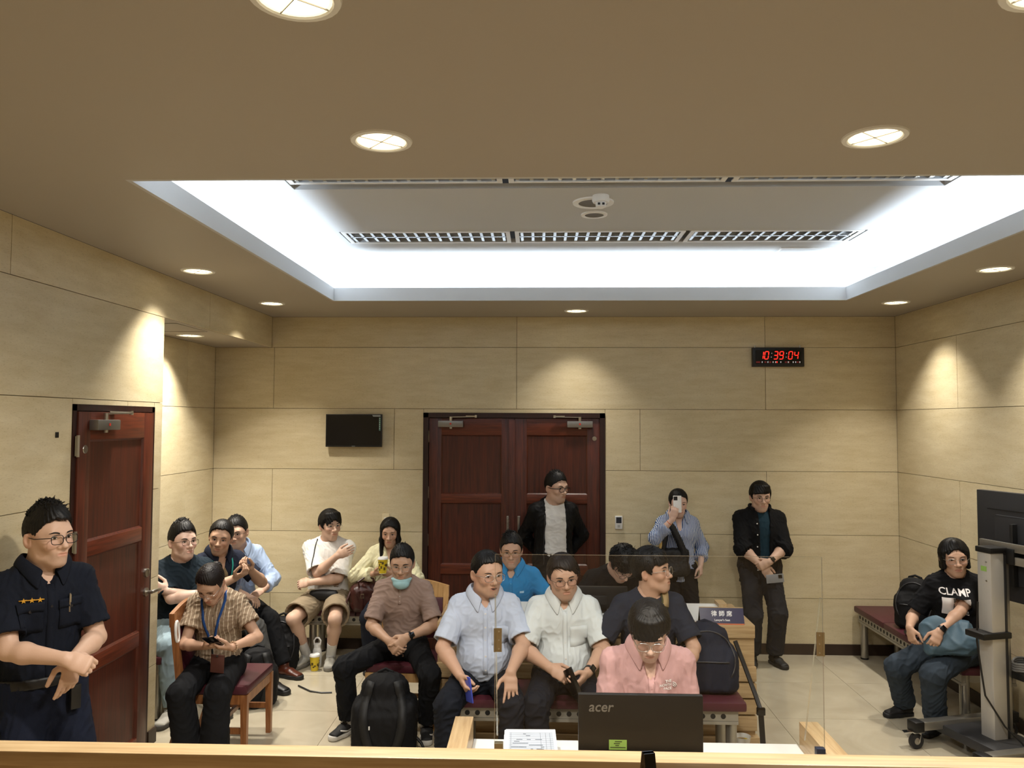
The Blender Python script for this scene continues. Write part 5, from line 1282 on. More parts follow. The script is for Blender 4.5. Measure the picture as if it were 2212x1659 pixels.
for q in 'RL': shoe(B, q, R, mat('black_knit_shoe', '#101011', .7), M_SOLE_W, lace=M_BLACK); sock(B, q, R, M_SOCK, .11, .046)
wrist_band(B, 'L', R, 'watch', M_BLACK, t=.90, dial=(.5, -1, .5))
for sh_ in [o_ for o_ in R.children if o_.name.startswith('shoe')]:
    vs_ = [v.co for v in sh_.data.vertices]; bs_ = BVHTree.FromPolygons(vs_, [p.vertices[:] for p in sh_.data.polygons]); c_ = sum((A3(v) for v in vs_), A3((0, 0, 0)))/len(vs_)
    lo_, hi_ = np.min(np.array(vs_), 0), np.max(np.array(vs_), 0); P_ = []; N_ = []
    for t_ in np.linspace(0, 1, 9):
        o_ = A3((c_[0], lo_[1]+(hi_[1]-lo_[1])*(.35+.50*t_), .040+.030*(t_-.35)**2*1.6)); h_, n_ = ray_on(bs_, o_-A3((.3, 0, 0)), (1, 0, 0))
        if h_ is not None: P_.append(h_+n_*.002); N_.append(n_)
    if len(P_) > 3: strap(sh_, 'white_swoosh', M_SOLE_W, P_, .011, N_, .001)

# --- middle bench: pale blue shirt, talking
m_sh1 = cloth('pale_blue_shirt', '#b9c3d6', var=.06)
m_dk = cloth('dark_suit_trousers', '#171a22')
B, R = person(dict(seed=13, shw=0.95, label='person in pale blue short-sleeved shirt talking on the middle bench', loc=(-.335, 5.07), phi=6, hip=.555, sc=1.0, g=1.03, belly=.75, lean=0, lean2=3, skin=SK2, hphi=28, hpit=2, hs=1.02,
    armR=dict(w=(-.455, 4.725, .645), hint=(1, -.2, -.6), f=(.35, -.45, -.5), n=(.75, .2, .3), curl=.5, thumb=.4), armL=dict(w=(-.155, 4.690, .680), hint=(-1, -.3, -.4), f=(.05, -.45, -.85), n=(-.15, .9, -.45), curl=(.05, .06, .1, .12), spread=.13, thumb=-.3),
    legR=dict(a=(-.53, 4.66, .085), f=(-.2, -1, 0), hint=(.35, 1, .3)), legL=dict(a=(-.17, 4.60, .085), f=(.1, -1, 0), hint=(-.2, 1, .35)), hair='short', hairopt=dict(top=.012, side=.005, line=.086, locks=220, dir=(-.4, .2, .3), len=.022, puff=.3, lift=.5, wild=.6, lockz=1.3, burn=.002),
    glasses=G(M_SILVER, w=.0275, h=.020, shape=2.6, r=.0013), fw=1.08, jaw=1.14, neckr=1.08, eye=.0030, brow=.8, mouth=True, lip=(.80, .56, .54)))
t, bv = top_mesh(B, 'shirt', m_sh1, R, sleeve='short', slv=.86, hem=-.005, neck='v', vdepth=.06, e=.012, fold=.0042, sl_e=(.014, .026), neckr=.072)
collar(B, R, m_sh1, wing=.055, spread=.032, opn=.30, r=.072); placket(B, bv, R, m_sh1, .06, .44, 0, .015); buttons(B, bv, R, M_BTN_W, (.09, .17, .25, .33, .41))
patch(B, bv, R, 'chest_pocket', m_sh1, front_pt(B, bv, .28, -.09), B.lat, B.T2, .050, .055, B.fw, .003, 4, 5, .002)
legs_mesh(B, 'trousers', m_dk, R, fold=.006, waist=.09)
for q in 'RL': shoe(B, q, R, M_BLACKG, M_SOLE_B)

# --- middle bench: white shirt
m_sh2 = cloth('white_shirt', '#d2d8d8', var=.05)
B, R = person(dict(seed=14, shw=0.97, label='person in white short-sleeved shirt with belt in the middle of the bench', loc=(.165, 5.09), phi=3, hip=.55, sc=.985, g=1.05, belly=.9, lean=0, lean2=4, skin=SK2, hphi=8, hpit=5, hroll=5, hs=1.02,
    armR=dict(w=(.075, 4.755, .690), hint=(1, -.3, -.6), f=(.80, -.30, -.35), n=(.35, .5, -.5), curl=.4, thumb=.3), armL=dict(w=(.300, 4.750, .665), hint=(-1, -.3, -.6), f=(-.55, -.45, -.5), n=(-.7, .3, .3), curl=.5, thumb=.5),
    legR=dict(a=(.02, 4.66, .085), f=(-.1, -1, 0), hint=(.3, 1, .3)), legL=dict(a=(.32, 4.66, .085), f=(.1, -1, 0), hint=(-.25, 1, .35)), hair='short', hairopt=dict(top=.020, side=.010, line=.074, locks=260, dir=(-.9, .35, -.1), len=.05, wild=.2, lift=.35, part=.30, burn=-.006, m=M_HAIR_BR),
    glasses=G(M_BROWNF, w=.0265, h=.019, shape=2.6, r=.0012), fw=1.06, jaw=1.12, neckr=1.05, eye=.0032))
t, bv = top_mesh(B, 'shirt', m_sh2, R, sleeve='short', slv=.86, hem=-.005, neck='v', vdepth=.06, e=.012, fold=.0045, sl_e=(.014, .026), neckr=.072)
collar(B, R, m_sh2, wing=.06, spread=.034, opn=.30, r=.070); placket(B, bv, R, m_sh2, .06, .44, 0, .015); buttons(B, bv, R, M_BTN_W, (.09, .17, .25, .33))
patch(B, bv, R, 'chest_pocket', m_sh2, front_pt(B, bv, .29, -.085), B.lat, B.T2, .055, .058, B.fw, .003, 4, 5, .002)
legs_mesh(B, 'trousers', m_dk, R, fold=.006, waist=.09)
c0, c1 = B.pos(.035), B.pos(.070); F_ = Fld(*box_of([c0, c1], .30), .009); torso(F_, B, .020, .035, hi=.25, lo=-.1); F_.cut(c1, B.T1); F_.cut(c0, -B.T1); V, Fq = F_.mesh(); ob = np_mesh('belt', V, Fq, [mat('black_belt', '#0d0c0c', .4)], parent=R)
bvb = BVHTree.FromPolygons(V.tolist(), Fq.tolist()); p = front_pt(B, bvb, .052, 0); MB().obox(p, B.lat, B.fw, B.T1, .022, .004, .016, .002).build('buckle', M_BRASS, ob)
wrist_band(B, 'L', R, 'watch', M_BLACK, t=.90, dial=(.5, -.8, .5))
for q in 'RL': shoe(B, q, R, M_BLACKG, M_SOLE_B)

# --- middle bench: navy tee, olive strap, looking up to the right
B, R = person(dict(seed=15, shw=0.97, label='person in slate navy tee with olive strap looking right on the bench', loc=(.705, 5.11), phi=8, hip=.555, sc=1.02, g=0.98, lean=2, lean2=5, skin=SK2, hphi=62, hpit=-9,
    armR=dict(w=(.50, 4.78, .66), hint=(1, -.3, -.6), f=(.3, -.9, -.3), n=(0, 0, -1), curl=.3), armL=dict(w=(.865, 4.77, .655), hint=(-1, -.3, -.5), f=(-.35, -.85, -.3), n=(0, 0, -1), curl=.3),
    legR=dict(a=(.60, 4.68, .085)), legL=dict(a=(.84, 4.68, .085)), hair='curtain', hairopt=dict(top=.028, side=.012, line=.070, fringe=.060, arch=.15, sweep=.01, locks=330, dir=(.1, .7, .2), len=.045, puff=.3, wild=.42, lift=.45, grav=.3, nape=-.06),
    glasses=G(M_SILVER, w=.0275, h=.022, shape=2.2, r=.0013)))
m_st = cloth('slate_navy_tee', '#262b37')
t, bv = top_mesh(B, 'tee', m_st, R, sleeve='short', slv=.84, hem=-.05, e=.015, fold=.0042, sl_e=(.014, .028), neckr=.074)
strap_on(B, bv, R, 'shoulder_strap', cloth('olive_webbing', '#4a4a33'), [(.545, -.078), (.50, -.080), (.38, -.05), (.20, .03), (.06, .09)], .048, n=26, off=.006, thick=.006)
strap_on(B, bv, R, 'strap_pad', cloth('tan_webbing', '#a08a64'), [(.55, -.085), (.50, -.082), (.445, -.072)], .040, n=8, off=.013, thick=.005)
legs_mesh(B, 'trousers', cloth('black_trousers', '#131417'), R)
for q in 'RL': shoe(B, q, R, M_BLACK, M_SOLE_B)

# --- behind the lawyer desk, bowed head
B, R = person(dict(seed=16, label='person in black with bowed shaggy head behind the lawyer desk', loc=(.56, 6.36), phi=12, hip=.545, sc=1.0, g=1.06, lean=14, lean2=30, skin=SK1, hphi=22, hpit=44,
    armR=dict(w=(.50, 6.02, .80), hint=(1, -.3, -.6), f=(.3, -.9, 0), n=(0, 0, -1)), armL=dict(w=(.86, 6.02, .80), hint=(-1, -.3, -.6), f=(-.3, -.9, 0), n=(0, 0, -1)),
    legR=dict(a=(.58, 6.02, .085)), legL=dict(a=(.80, 6.02, .085)), hair='curtain', hairopt=dict(top=.034, side=.018, line=.070, fringe=.045, arch=.1, sweep=.01, locks=420, dir=(.1, .5, .1), len=.05, puff=.4, wild=.5, lift=.6, grav=.4, nape=-.08, burn=-.02), glasses=G(M_BLKF, w=.0265, h=.020, shape=2.6, r=.0015)))
top_mesh(B, 'tee', cloth('black_tee', '#111114'), R, sleeve='short', hem=-.05, e=.016, neckr=.070)
legs_mesh(B, 'trousers', cloth('black_trousers', '#131417'), R)
for q in 'RL': shoe(B, q, R, M_BLACK, M_SOLE_B)

# --- behind the lawyer desk, bright blue polo
m_bl = cloth('bright_blue_polo', '#2c83bd', var=.08)
B, R = person(dict(seed=17, label='person in bright blue polo shirt seated before the double door', loc=(-.205, 6.30), phi=0, hip=.52, sc=.97, g=1.02, lean=-2, lean2=3, skin=SK2, hphi=1, hpit=3,
    armR=dict(w=(-.42, 6.02, .66), hint=(1, -.5, -.5), f=(.3, -.9, 0), n=(0, 0, -1)), armL=dict(w=(.01, 6.02, .66), hint=(-1, -.5, -.5), f=(-.3, -.9, 0), n=(0, 0, -1)),
    legR=dict(a=(-.33, 5.95, .085)), legL=dict(a=(-.09, 5.95, .085)), hair='short', hairopt=dict(top=.022, side=.008, line=.080, locks=220, dir=(.2, .1, .6), len=.034, puff=.4, lift=.6, wild=.35, lockz=1.15, grav=.2),
    glasses=G(M_GOLDW, w=.0275, h=.020, shape=2.8, r=.0014), eye=.0026, jaw=1.06))
t, bv = top_mesh(B, 'polo_shirt', m_bl, R, sleeve='short', hem=-.05, neck='v', vdepth=.08, e=.014, fold=.0035, slv=.85)
collar(B, R, m_bl, wing=.045, spread=.030, opn=.34); placket(B, bv, R, m_bl, .30, .43, 0, .014); buttons(B, bv, R, mat('blue_button', '#5aa3d0', .4), (.33, .39))
patch(B, bv, R, 'embroidered_logo', mat('pale_blue_thread', '#a9d2ea', .6), front_pt(B, bv, .325, -.085), B.lat, B.T2, .016, .008, B.fw, .003, 3, 2)
legs_mesh(B, 'trousers', cloth('black_trousers', '#131417'), R)
for q in 'RL': shoe(B, q, R, M_BLACK, M_SOLE_B)

# --- right wall bench: bobbed hair, black printed tee, blue bag on the lap
B, R = person(dict(brow=.62, seed=18, shw=0.92, fem=True, label='person with bobbed hair in black printed tee on the right wall bench', loc=(2.99, 5.78), phi=-58, hip=.585, sc=.965, g=1.04, twist=44, lean=0, lean2=3, skin=SK2, hphi=-16, hpit=2, hroll=5,
    armR=dict(w=(2.60, 5.66, .72), wh=(-.5, .1, -.8), f=(.05, -.3, -.9), n=(.8, .2, -.2), curl=.5, thumb=.3), armL=dict(w=(2.70, 5.50, .705), wh=(.35, -1, -.7), f=(-.5, -.2, -.8), n=(.1, .8, -.3), curl=.5, thumb=.3),
    legR=dict(a=(2.705, 5.99, .085), f=(-.9, -.25, 0), hint=(.1, 1, .3)), legL=dict(a=(2.775, 5.68, .085), f=(-.75, -.6, 0), hint=(-.1, 1, .4)), hair='bob', hairopt=dict(top=.010, side=.011, line=.074, nape=-.075, locks=60, dir=(0, .2, -1), len=.05, wild=.12, lift=.15),
    glasses=G(M_SILVER, w=.0255, h=.018, shape=2.5, r=.0012), fw=1.10, jaw=1.12, eye=.0032))
t, bv = top_mesh(B, 'tee', cloth('black_tee', '#111114'), R, sleeve='short', slv=.84, hem=-.06, e=.018, fold=.0045, sl_e=(.018, .032), neckr=.070)
m_pr = mat('white_print', '#e6e0de', .6); c = front_pt(B, bv, .30, .02)
patch(B, bv, R, 'printed_picture', m_pr, front_pt(B, bv, .305, .035), B.lat, B.T2, .080, .060, B.fw, .007, 8, 7)
patch(B, bv, R, 'printed_motif', mat('grey_print2', '#6a6a66', .7), front_pt(B, bv, .31, .035), B.lat, B.T2, .022, .052, B.fw, .010, 4, 6, shape=lambda a, b: (a*(1-.5*(b+1)*.5), b))
patch(B, bv, R, 'printed_motif', mat('green_print', '#8a9a4a', .7), front_pt(B, bv, .258, .035), B.lat, B.T2, .040, .014, B.fw, .010, 5, 2)
print_text(B, bv, R, 'printed_words', 'CLAMP', .060, m_pr, front_pt(B, bv, .405, .035), -B.lat, B.T2, B.fw, off=.004, bold=.001)
legs_mesh(B, 'jeans', cloth('dark_jeans', '#343d47'), R, fold=.005, bag=.016)
wrist_band(B, 'L', R, 'watch', M_BLACK, t=.92, w=.024, dial=(-.2, -1, .3))
for q in 'RL': shoe(B, q, R, mat('black_trainer', '#161415', .7), M_SOLE_B, lace=mat('dark_red_lace', '#4a1d1a', .7), L=.26); sock(B, q, R, M_BLACK, .10)
# ------------------------------------------------------------------ benches, chairs, desks
M_VINYL = mat('maroon_vinyl', '#4b2029', .42, spec=.4, bump=.12, bscale=260)
M_ALU = mat('satin_aluminium', '#aaa79f', .32, .85)
M_RAILP = mat('grey_rail_paint', '#9d988c', .45, .3)
M_HOLE = mat('dark_hole', '#161514', .7)
def bench(name, label, L, D, loc, rz, hz=.462, holes=True):
    """local x along the bench, -y is the front"""
    r = empty(name, loc, rz, label, 'bench', 'maroon padded waiting benches')
    nseg = max(1, round(L/.62))
    for i in range(nseg):
        a, b = -L/2+i*L/nseg, -L/2+(i+1)*L/nseg
        MB().box(a+.001, b-.001, -D/2, D/2, hz-.055, hz, .016).build('seat_pad', M_VINYL, r)
    for y, nm in ((-D/2+.035, 'rail'), (D/2-.035, 'rail')):
        rl = MB().box(-L/2+.05, L/2-.05, y-.012, y+.012, hz-.115, hz-.056).box(-L/2+.05, L/2-.05, y-.016, y+.016, hz-.135, hz-.117).build(nm, M_RAILP, r)
        if holes and y < 0:
            n = int((L-.16)/.062); mb = MB()
            for k in range(n):
                x = -L/2+.09+k*.062; mb.cyl((x, y-.0135, hz-.087), (x, y-.011, hz-.087), .0155, 12)
            h = mb.build('rail_holes', M_HOLE, rl); h['kind'] = 'stuff'
    for sx in (-1, 1):
        for sy in (-1, 1):
            x, y = sx*(L/2-.085), sy*(D/2-.06)
            MB().cyl((x, y, .012), (x, y, hz-.056), .033, 18).build('leg', M_ALU, r)
            MB().cyl((x, y, 0), (x, y, .014), .035, 18).build('foot', M_BLACK, r)
        MB().box(sx*(L/2-.085)-.012, sx*(L/2-.085)+.012, -D/2+.08, D/2-.08, hz-.12, hz-.07).build('cross_rail', M_ALU, r)
    return r
bench('bench', 'maroon bench in the middle of the room under three seated people', 1.78, .40, (.375, 5.06, 0), 0)
bench('bench', 'maroon bench against the back wall left of the double door', .96, .42, (-1.62, 7.265, 0), 0)
bench('bench', 'maroon bench along the right wall under the person with bobbed hair', 1.86, .42, (3.135, 6.54, 0), -PI/2)
bench('bench', 'maroon bench along the alcove wall on the left', 1.86, .42, (-2.885, 6.53, 0), PI/2)

M_CHW = wood('chair_wood', '#7a4a28', '#a06a3e', .4, (10, 10, 1.2), .2)
def chair(label, loc, rz, tone=None):
    """local -y is the front of the seat"""
    m = tone or M_CHW; r = empty('wooden_chair', loc, rz, label, 'chair', 'wooden chairs with maroon pads')
    w, d, hz = .50, .46, .465
    MB().box(-w/2, w/2, -d/2, d/2-.03, hz-.055, hz, .016).build('seat', M_VINYL, r)
    for sx in (-1, 1):
        x = sx*(w/2-.02)
        MB().prism([(-d/2, hz-.055), (-d/2+.045, hz-.055), (-d/2+.035, 0), (-d/2+.003, 0)], 'x', x-.018, x+.018).build('leg', m, r)
        MB().prism([(d/2-.045, hz-.02), (d/2-.045, hz-.25), (d/2+.03, 0), (d/2+.068, 0), (d/2-.0, hz-.25), (d/2, hz), (d/2+.055, .915), (d/2+.022, .915)], 'x', x-.018, x+.018).build('leg', m, r)
        MB().box(x-.012, x+.012, -d/2+.03, d/2-.03, hz-.115, hz-.056).build('apron', m, r)
        MB().box(x-.010, x+.010, -d/2+.03, d/2+.01, .165, .20).build('stretcher', m, r)
    MB().box(-w/2+.03, w/2-.03, -d/2+.006, -d/2+.030, hz-.115, hz-.056).build('apron', m, r)
    MB().box(-w/2+.03, w/2-.03, -.012, .012, .17, .198).build('stretcher', m, r)
    # curved top rail with upholstered panel under it
    n = 12; vs = []
    for i in range(n+1):
        u = -1+2*i/n; zt = .915+.045*(1-u*u)**1.2; y = d/2+.040-.0*u
        vs += [(u*w/2, y-.018, .83), (u*w/2, y-.014, zt), (u*w/2, y+.014, zt), (u*w/2, y+.010, .83)]
    fs = [(4*i+j, 4*i+4+j, 4*i+4+(j+1) % 4, 4*i+(j+1) % 4) for i in range(n) for j in range(4)]+[(3, 2, 1, 0), tuple(4*n+j for j in range(4))]
    mb = MB(); mb.add(vs, fs); mb.build('top_rail', m, r)
    MB().obox((0, d/2+.018, .68), (1, 0, 0), (0, .994, -.11), (0, .11, .994), w/2-.04, .018, .15, .012).build('back_pad', M_VINYL, r)
    return r
ch_ = chair('wooden chair with maroon seat turned sideways under the person reading a phone', (-2.065, 5.265, 0), PI/2)
MB().tube([(-.235+.022*math.cos(a), .235+.004*math.sin(a), .80+.065*math.sin(a)) for a in np.linspace(0, 2*PI, 18)[:-1]], .009, 8, closed=True).build('white_strap_loop', M_WHITE, ch_)
chair('wooden chair with maroon back under the person in the taupe henley', (-.93, 5.72, 0), -.06, wood('chair_wood_light', '#a77f4f', '#c9a06a', .4, (10, 10, 1.2), .2))
for i, (x, y, l) in enumerate(((.545, 4.12, 'dark swivel chair under the person in pink'), (-.2, 6.36, 'dark chair under the person in the bright blue polo'), (.56, 6.44, 'dark chair under the person with bowed head'))):
    r = empty('office_chair', (x, y, 0), 0, l, 'chair'); zz = .415
    MB().box(-.23, .23, -.24, .20, zz-.07, zz, .03).build('seat', M_DGREY, r); MB().cyl((0, -.02, .08), (0, -.02, zz-.07), .028, 14).build('column', M_BLACK, r)
    MB().obox((0, .26, zz+.25), (1, 0, 0), (0, .98, -.15), (0, .15, .98), .20, .025, .15, .02).build('backrest', M_DGREY, r)
    MB().bar((0, .20, zz-.05), (0, .285, zz+.15), .05, .02).build('back_bracket', M_BLACK, r)
    for k in range(5):
        a = k*2*PI/5+.3; MB().bar((0, -.02, .075), (.26*math.cos(a), -.02+.26*math.sin(a), .06), .04, .03).cyl((.26*math.cos(a), -.02+.26*math.sin(a)-.012, .028), (.26*math.cos(a), -.02+.26*math.sin(a)+.012, .028), .028, 12).build('leg', M_BLACK, r)

# lawyer's desk: pale oak, slatted front
ld = empty('lawyer_desk', (.42, 5.50, 0), 0, 'long pale oak desk with slatted front behind the middle bench', 'desk')
W0, W1 = -1.10, 1.045
MB().box(W0, W1, -.06, -.02, 0, .70).build('front_board', M_OAK_X, ld)
MB().box(W0, W1, -.085, .55, .70, .785, .004).build('desktop', M_OAK_X, ld)
MB().box(W0+.06, W1-.08, .0, .53, .785, .789).build('writing_surface', mat('white_laminate', '#dcdcd8', .35), ld)
for k in range(4):
    z = .565-k*.108-.105; MB().box(W0-.005, W1+.005, -.092, -.06, z-.045, z+.05, .003).build('slat', M_OAK_X, ld)
MB().box(W0+.02, W1-.06, -.075, -.06, .0, .02).build('plinth', M_OAK_X, ld); MB().box(W0-.01, W1+.02, -.10, -.02, 0, .05, .003).build('plinth', M_OAK_X, ld)
for x in (W0+.015, W1-.05): MB().box(x, x+.035, -.02, .52, 0, .70).build('side_board', M_OAK_Y, ld)
MB().box(W1-.13, W1-.07, .40, .55, .785, .815).build('end_ledge', M_OAK_Y, ld)

# tent sign on it
M_SIGN = mat('navy_sign_face', '#2b2c4e', .25, coat=.3); M_SIGNW = mat('sign_white', '#e8e8ea', .5)
sg = empty('desk_sign', (1.252, 5.475, .785), -.02, "navy tent sign reading Lawyer's Seat on the oak desk", 'sign')
tl = .42; Zv = A3((0, math.sin(tl), math.cos(tl)))
MB().add([(-.143, -.045, 0), (.143, -.045, 0), (.143, 0, .10), (-.143, 0, .10)], [(0, 1, 2, 3)])
mb = MB(); mb.prism([(-.050, 0), (-.044, 0), (.003, .104), (-.003, .104)], 'x', -.147, .147); mb.build('face', M_SIGN, sg)
mb = MB(); mb.prism([(.044, 0), (.050, 0), (.003, .104), (-.003, .104)], 'x', -.147, .147); mb.build('back_leaf', M_BLACKG, sg)
MB().prism([(-.0505, .001), (-.0475, .001), (-.0455, .008), (-.0485, .008)], 'x', -.146, .146).build('stripe', mat('orange_stripe', '#c2663c', .5), sg)
MB().prism([(-.004, .101), (.004, .101), (.004, .106), (-.004, .106)], 'x', -.148, .148).build('edge', mat('tan_edge', '#b49a72', .5), sg)
th_ = math.atan2(.104, .047)
text_mesh('chinese_lettering', '\u5f8b \u5e2b \u5e2d', .040, M_SIGNW, sg, (0, -.0215, .0650), (th_, 0, 0), bold=.0006)
text_mesh('english_lettering', "Lawyer's Seat", .019, M_SIGNW, sg, (0, -.0382, .0280), (th_, 0, 0), bold=.0003)

# monitor on the lawyer desk (seen from behind) and a white cup at its left end
def monitor(name, label, loc, rz, w, h, zb, tilt=0., badge=None, group=None):
    r = empty(name, loc, rz, label, 'monitor')
    MB().box(-w/2, w/2, -.012, .016, zb, zb+h, .004).build('back_shell', M_BLACK, r)
    MB().box(-w/2+.01, w/2-.01, .0155, .0175, zb+.012, zb+h-.01).build('screen', M_BLACKG, r)
    MB().box(-w*.22, w*.22, -.035, -.010, zb+h*.22, zb+h*.62, .008).build('rear_housing', M_BLACK, r) if not badge else None
    MB().box(-.035, .035, -.010, .012, .008, zb+.04, .003).build('stand_neck', M_BLACK, r); MB().box(-.12, .12, -.09, .09, 0, .010, .004).build('stand_foot', M_BLACK, r)
    return r
monitor('monitor', 'black monitor seen from behind on the lawyer desk', (.385, 5.78, .789), 0, .53, .160, .012)
cp = empty('paper_cup', (-.52, 5.52, .785), 0, 'white lidded cup behind the person in the pale blue shirt', 'cup')
MB().lathe([(.030, 0), (.041, .115)]).build('cup_body', M_WHITE, cp); MB().lathe([(.044, .112), (.044, .122), (.036, .132), (.034, .134)]).build('lid', M_WHITE, cp)

# witness desk in front: oak cheeks, white top, acrylic screen
wd = empty('witness_desk', (.43, 3.30, 0), 0, 'small oak witness desk with white top below the acrylic screen', 'desk')
MB().box(-.79, -.71, -.28, .23, 0, .85, .002).build('side_cheek', M_OAK_Y, wd); MB().box(.71, .79, -.28, .23, 0, .85, .002).build('side_cheek', M_OAK_Y, wd)
MB().box(-.71, .71, -.26, .265, .715, .74, .002).build('desktop', mat('white_laminate', '#dcdcd8', .35), wd)
MB().box(-.71, .71, -.28, -.255, 0, .85).build('modesty_panel', M_OAK_X, wd)
M_ACR = glass_thin('clear_acrylic', (.985, .99, .99, 1), .016, .01); M_ACRE = glass_thin('acrylic_edge', (.90, .92, .91, 1), .28, .25)
MB().box(-.71, .71, -.255, -.165, .70, .85, .002).build('front_ledge', M_OAK_X, wd)
ac = empty('acrylic_screen', (.466, 3.10, .85), 0, 'clear acrylic screen with brass hinges standing before the person in pink', 'screen')
XA0, XA1 = -.630, .630
pn = MB().box(XA0, XA1, -.003, .003, .0, .781).build('front_pane', M_ACR, ac)
e = MB(); e.box(XA0, XA1, -.0032, .0032, .7810, .7826).box(XA0-.001, XA0+.0008, -.0032, .0032, .0, .781).box(XA1-.0008, XA1+.001, -.0032, .0032, .0, .781); e.build('pane_edge', M_ACRE, pn)
for x, sx in ((XA0, 1), (XA1, -1)):
    mb = MB(); mb.prism([(.006, .0), (.225, .0), (.022, .622), (.006, .622)], 'x', x-.003, x+.003); wg = mb.build('side_pane', M_ACR, ac)
    mb = MB(); mb.bar((x, .225, 0), (x, .022, .622), .0062, .0012).bar((x, .022, .622), (x, .006, .622), .0062, .0012); mb.build('pane_edge', M_ACRE, wg)
    hg = MB().box(min(x, x+sx*.027), max(x, x+sx*.027), -.008, -.003, .408, .498).cyl((x, -.008, .408), (x, -.008, .498), .004, 8); hg = hg.build('hinge', M_BRASS, ac)
    for z in (.42, .453, .486): MB().cyl((x+sx*.016, -.008, z), (x+sx*.016, -.0105, z), .003, 8).build('screw', M_STEEL, hg)
    MB().box(min(x, x+sx*.034), max(x, x+sx*.034), -.014, .014, 0, .062, .003).build('clamp', M_BRASS if sx > 0 else mat('dark_blue_clamp', '#1c2233', .4), ac)
mo = monitor('monitor', 'black monitor with acer lettering on its back in the foreground', (.409, 3.19, .74), -.0, .490, .285, .047, badge=True)
for c_ in list(mo.children):
    pass
text_mesh('brand_lettering', 'acer', .055, mat('silver_lettering', '#8a8a88', .35, .6), mo, (-.158, -.0125, .283), (PI/2, 0, 0), extrude=.0006, shear=.18, bold=.0006)
stk = MB().box(-.125, -.055, -.0135, -.0125, .120, .158).build('green_sticker', mat('lime_sticker', '#8fb558', .6), mo)
mb = MB()
for k, (x0, x1) in enumerate(((-.102, -.074), (-.106, -.082), (-.100, -.086), (-.120, -.060))): mb.box(x0, x1, -.0139, -.0134, .150-.0075*k, .1535-.0075*k)
mb.build('sticker_print', mat('sticker_ink', '#3b4a26', .7), mo)
# case papers, tilted on a stand, with ruled form lines
pp = empty('case_papers', (-.03, 3.345, .741), .03, 'stack of printed case papers beside the black monitor', 'papers')
M_PAPER = mat('white_paper', '#dfe2e6', .7); M_INK = mat('grey_print_ink', '#5f6670', .8); M_TONE = mat('grey_halftone', '#b4bbc6', .8)
ax_, ay_, az_ = A3((1, 0, 0)), A3((0, 1, .03)), A3((0, -.03, 1))
for k in range(9): MB().obox(A3((.002*((k*5) % 3)-.004, .002*(k % 2), .005+.008*k)), ax_, ay_, az_, .104, .116, .0036).build('paper_bundle', M_PAPER, pp)
for k in range(3): MB().obox(A3((.003*k, 0, .0745+.002*k)), ax_, ay_, az_, .106, .118, .0008).build('sheet', M_PAPER, pp)
cpt = A3((.006, 0, .0785))+az_*.0010
MB().obox(cpt+ay_*-.012, ax_, ay_, az_, .094, .098, .0002).build('form_area', M_TONE, pp)
mb = MB()
for k in range(11): mb.obox(cpt+az_*.0004+ay_*(.080-.018*k), ax_, ay_, az_, .092, .0006, .0001)
for x in (-.085, .040, .062, .080): mb.obox(cpt+az_*.0004+ax_*x+ay_*-.012, ax_, ay_, az_, .0006, .096, .0001)
rs = np.random.RandomState(4)
for k in range(26): mb.obox(cpt+az_*.0005+ax_*(-.07+.12*rs.rand())+ay_*(.070-.018*rs.randint(0, 10)), ax_, ay_, az_, .004+.012*rs.rand(), .0026, .0001)
mb.build('form_print', M_INK, pp)
# small wooden box seen between monitor and bench
# judge's bench ledge across the foreground
jb = empty('judge_bench', (0, 1.6725, 0), 0, 'pale oak ledge of the judge bench across the bottom of the photo', 'bench')
MB().box(-2.45, 3.2, -.0275, .0275, 1.428, 1.458, .002).build('ledge_top', M_OAK_X, jb); MB().box(-2.45, 3.2, -.020, .020, .0, 1.428).build('front_panel', M_OAK_X, jb)
MB().box(-2.45, 3.2, -.70, -.021, 1.14, 1.17, .003).build('judge_desktop', M_OAK_X, jb)
ts_ = empty('tent_card', (.193, 1.40, 1.17), .25, 'black tent card tip rising above the bottom edge of the photo', 'sign')
mb = MB(); mb.prism([(-.10, 0), (-.085, 0), (.004, .408), (-.006, .408)], 'x', -.010, .010).prism([(.10, 0), (.085, 0), (-.004, .408), (.006, .408)], 'x', -.010, .010); mb.build('frame', M_BLACKG, ts_)
MB().box(-.004, .004, -.07, .07, .0, .20).prism([(-.085, .01), (.085, .01), (0, .392)], 'x', -.003, .003).build('panel', mat('grey_smoke_panel', '#6a645c', .3), ts_)
wb_ = empty('document_tray', (.417, 1.42, 1.17), 0, 'white tray corner at the bottom edge of the photo', 'tray')
MB().box(-.105, .047, -.004, .004, 0, .366, .003).box(-.105, .047, -.12, .0, 0, .01, .003).build('tray_back', M_WHITE, wb_)
MB().box(.050, .55, -.004, .004, 0, .357, .003).box(.050, .55, -.12, .0, 0, .01, .003).build('tray_side', M_WHITE, wb_)
pe = empty('pen_stand', (.432, 1.47, 1.17), .3, 'small dark clip standing by the white tray', 'pen')
MB().bar((.02, 0, 0), (-.012, 0, .348), .010, .016).build('barrel', M_BLACKG, pe); MB().bar((-.010, -.007, .315), (-.016, -.007, .356), .006, .010).build('clip', M_STEEL, pe)

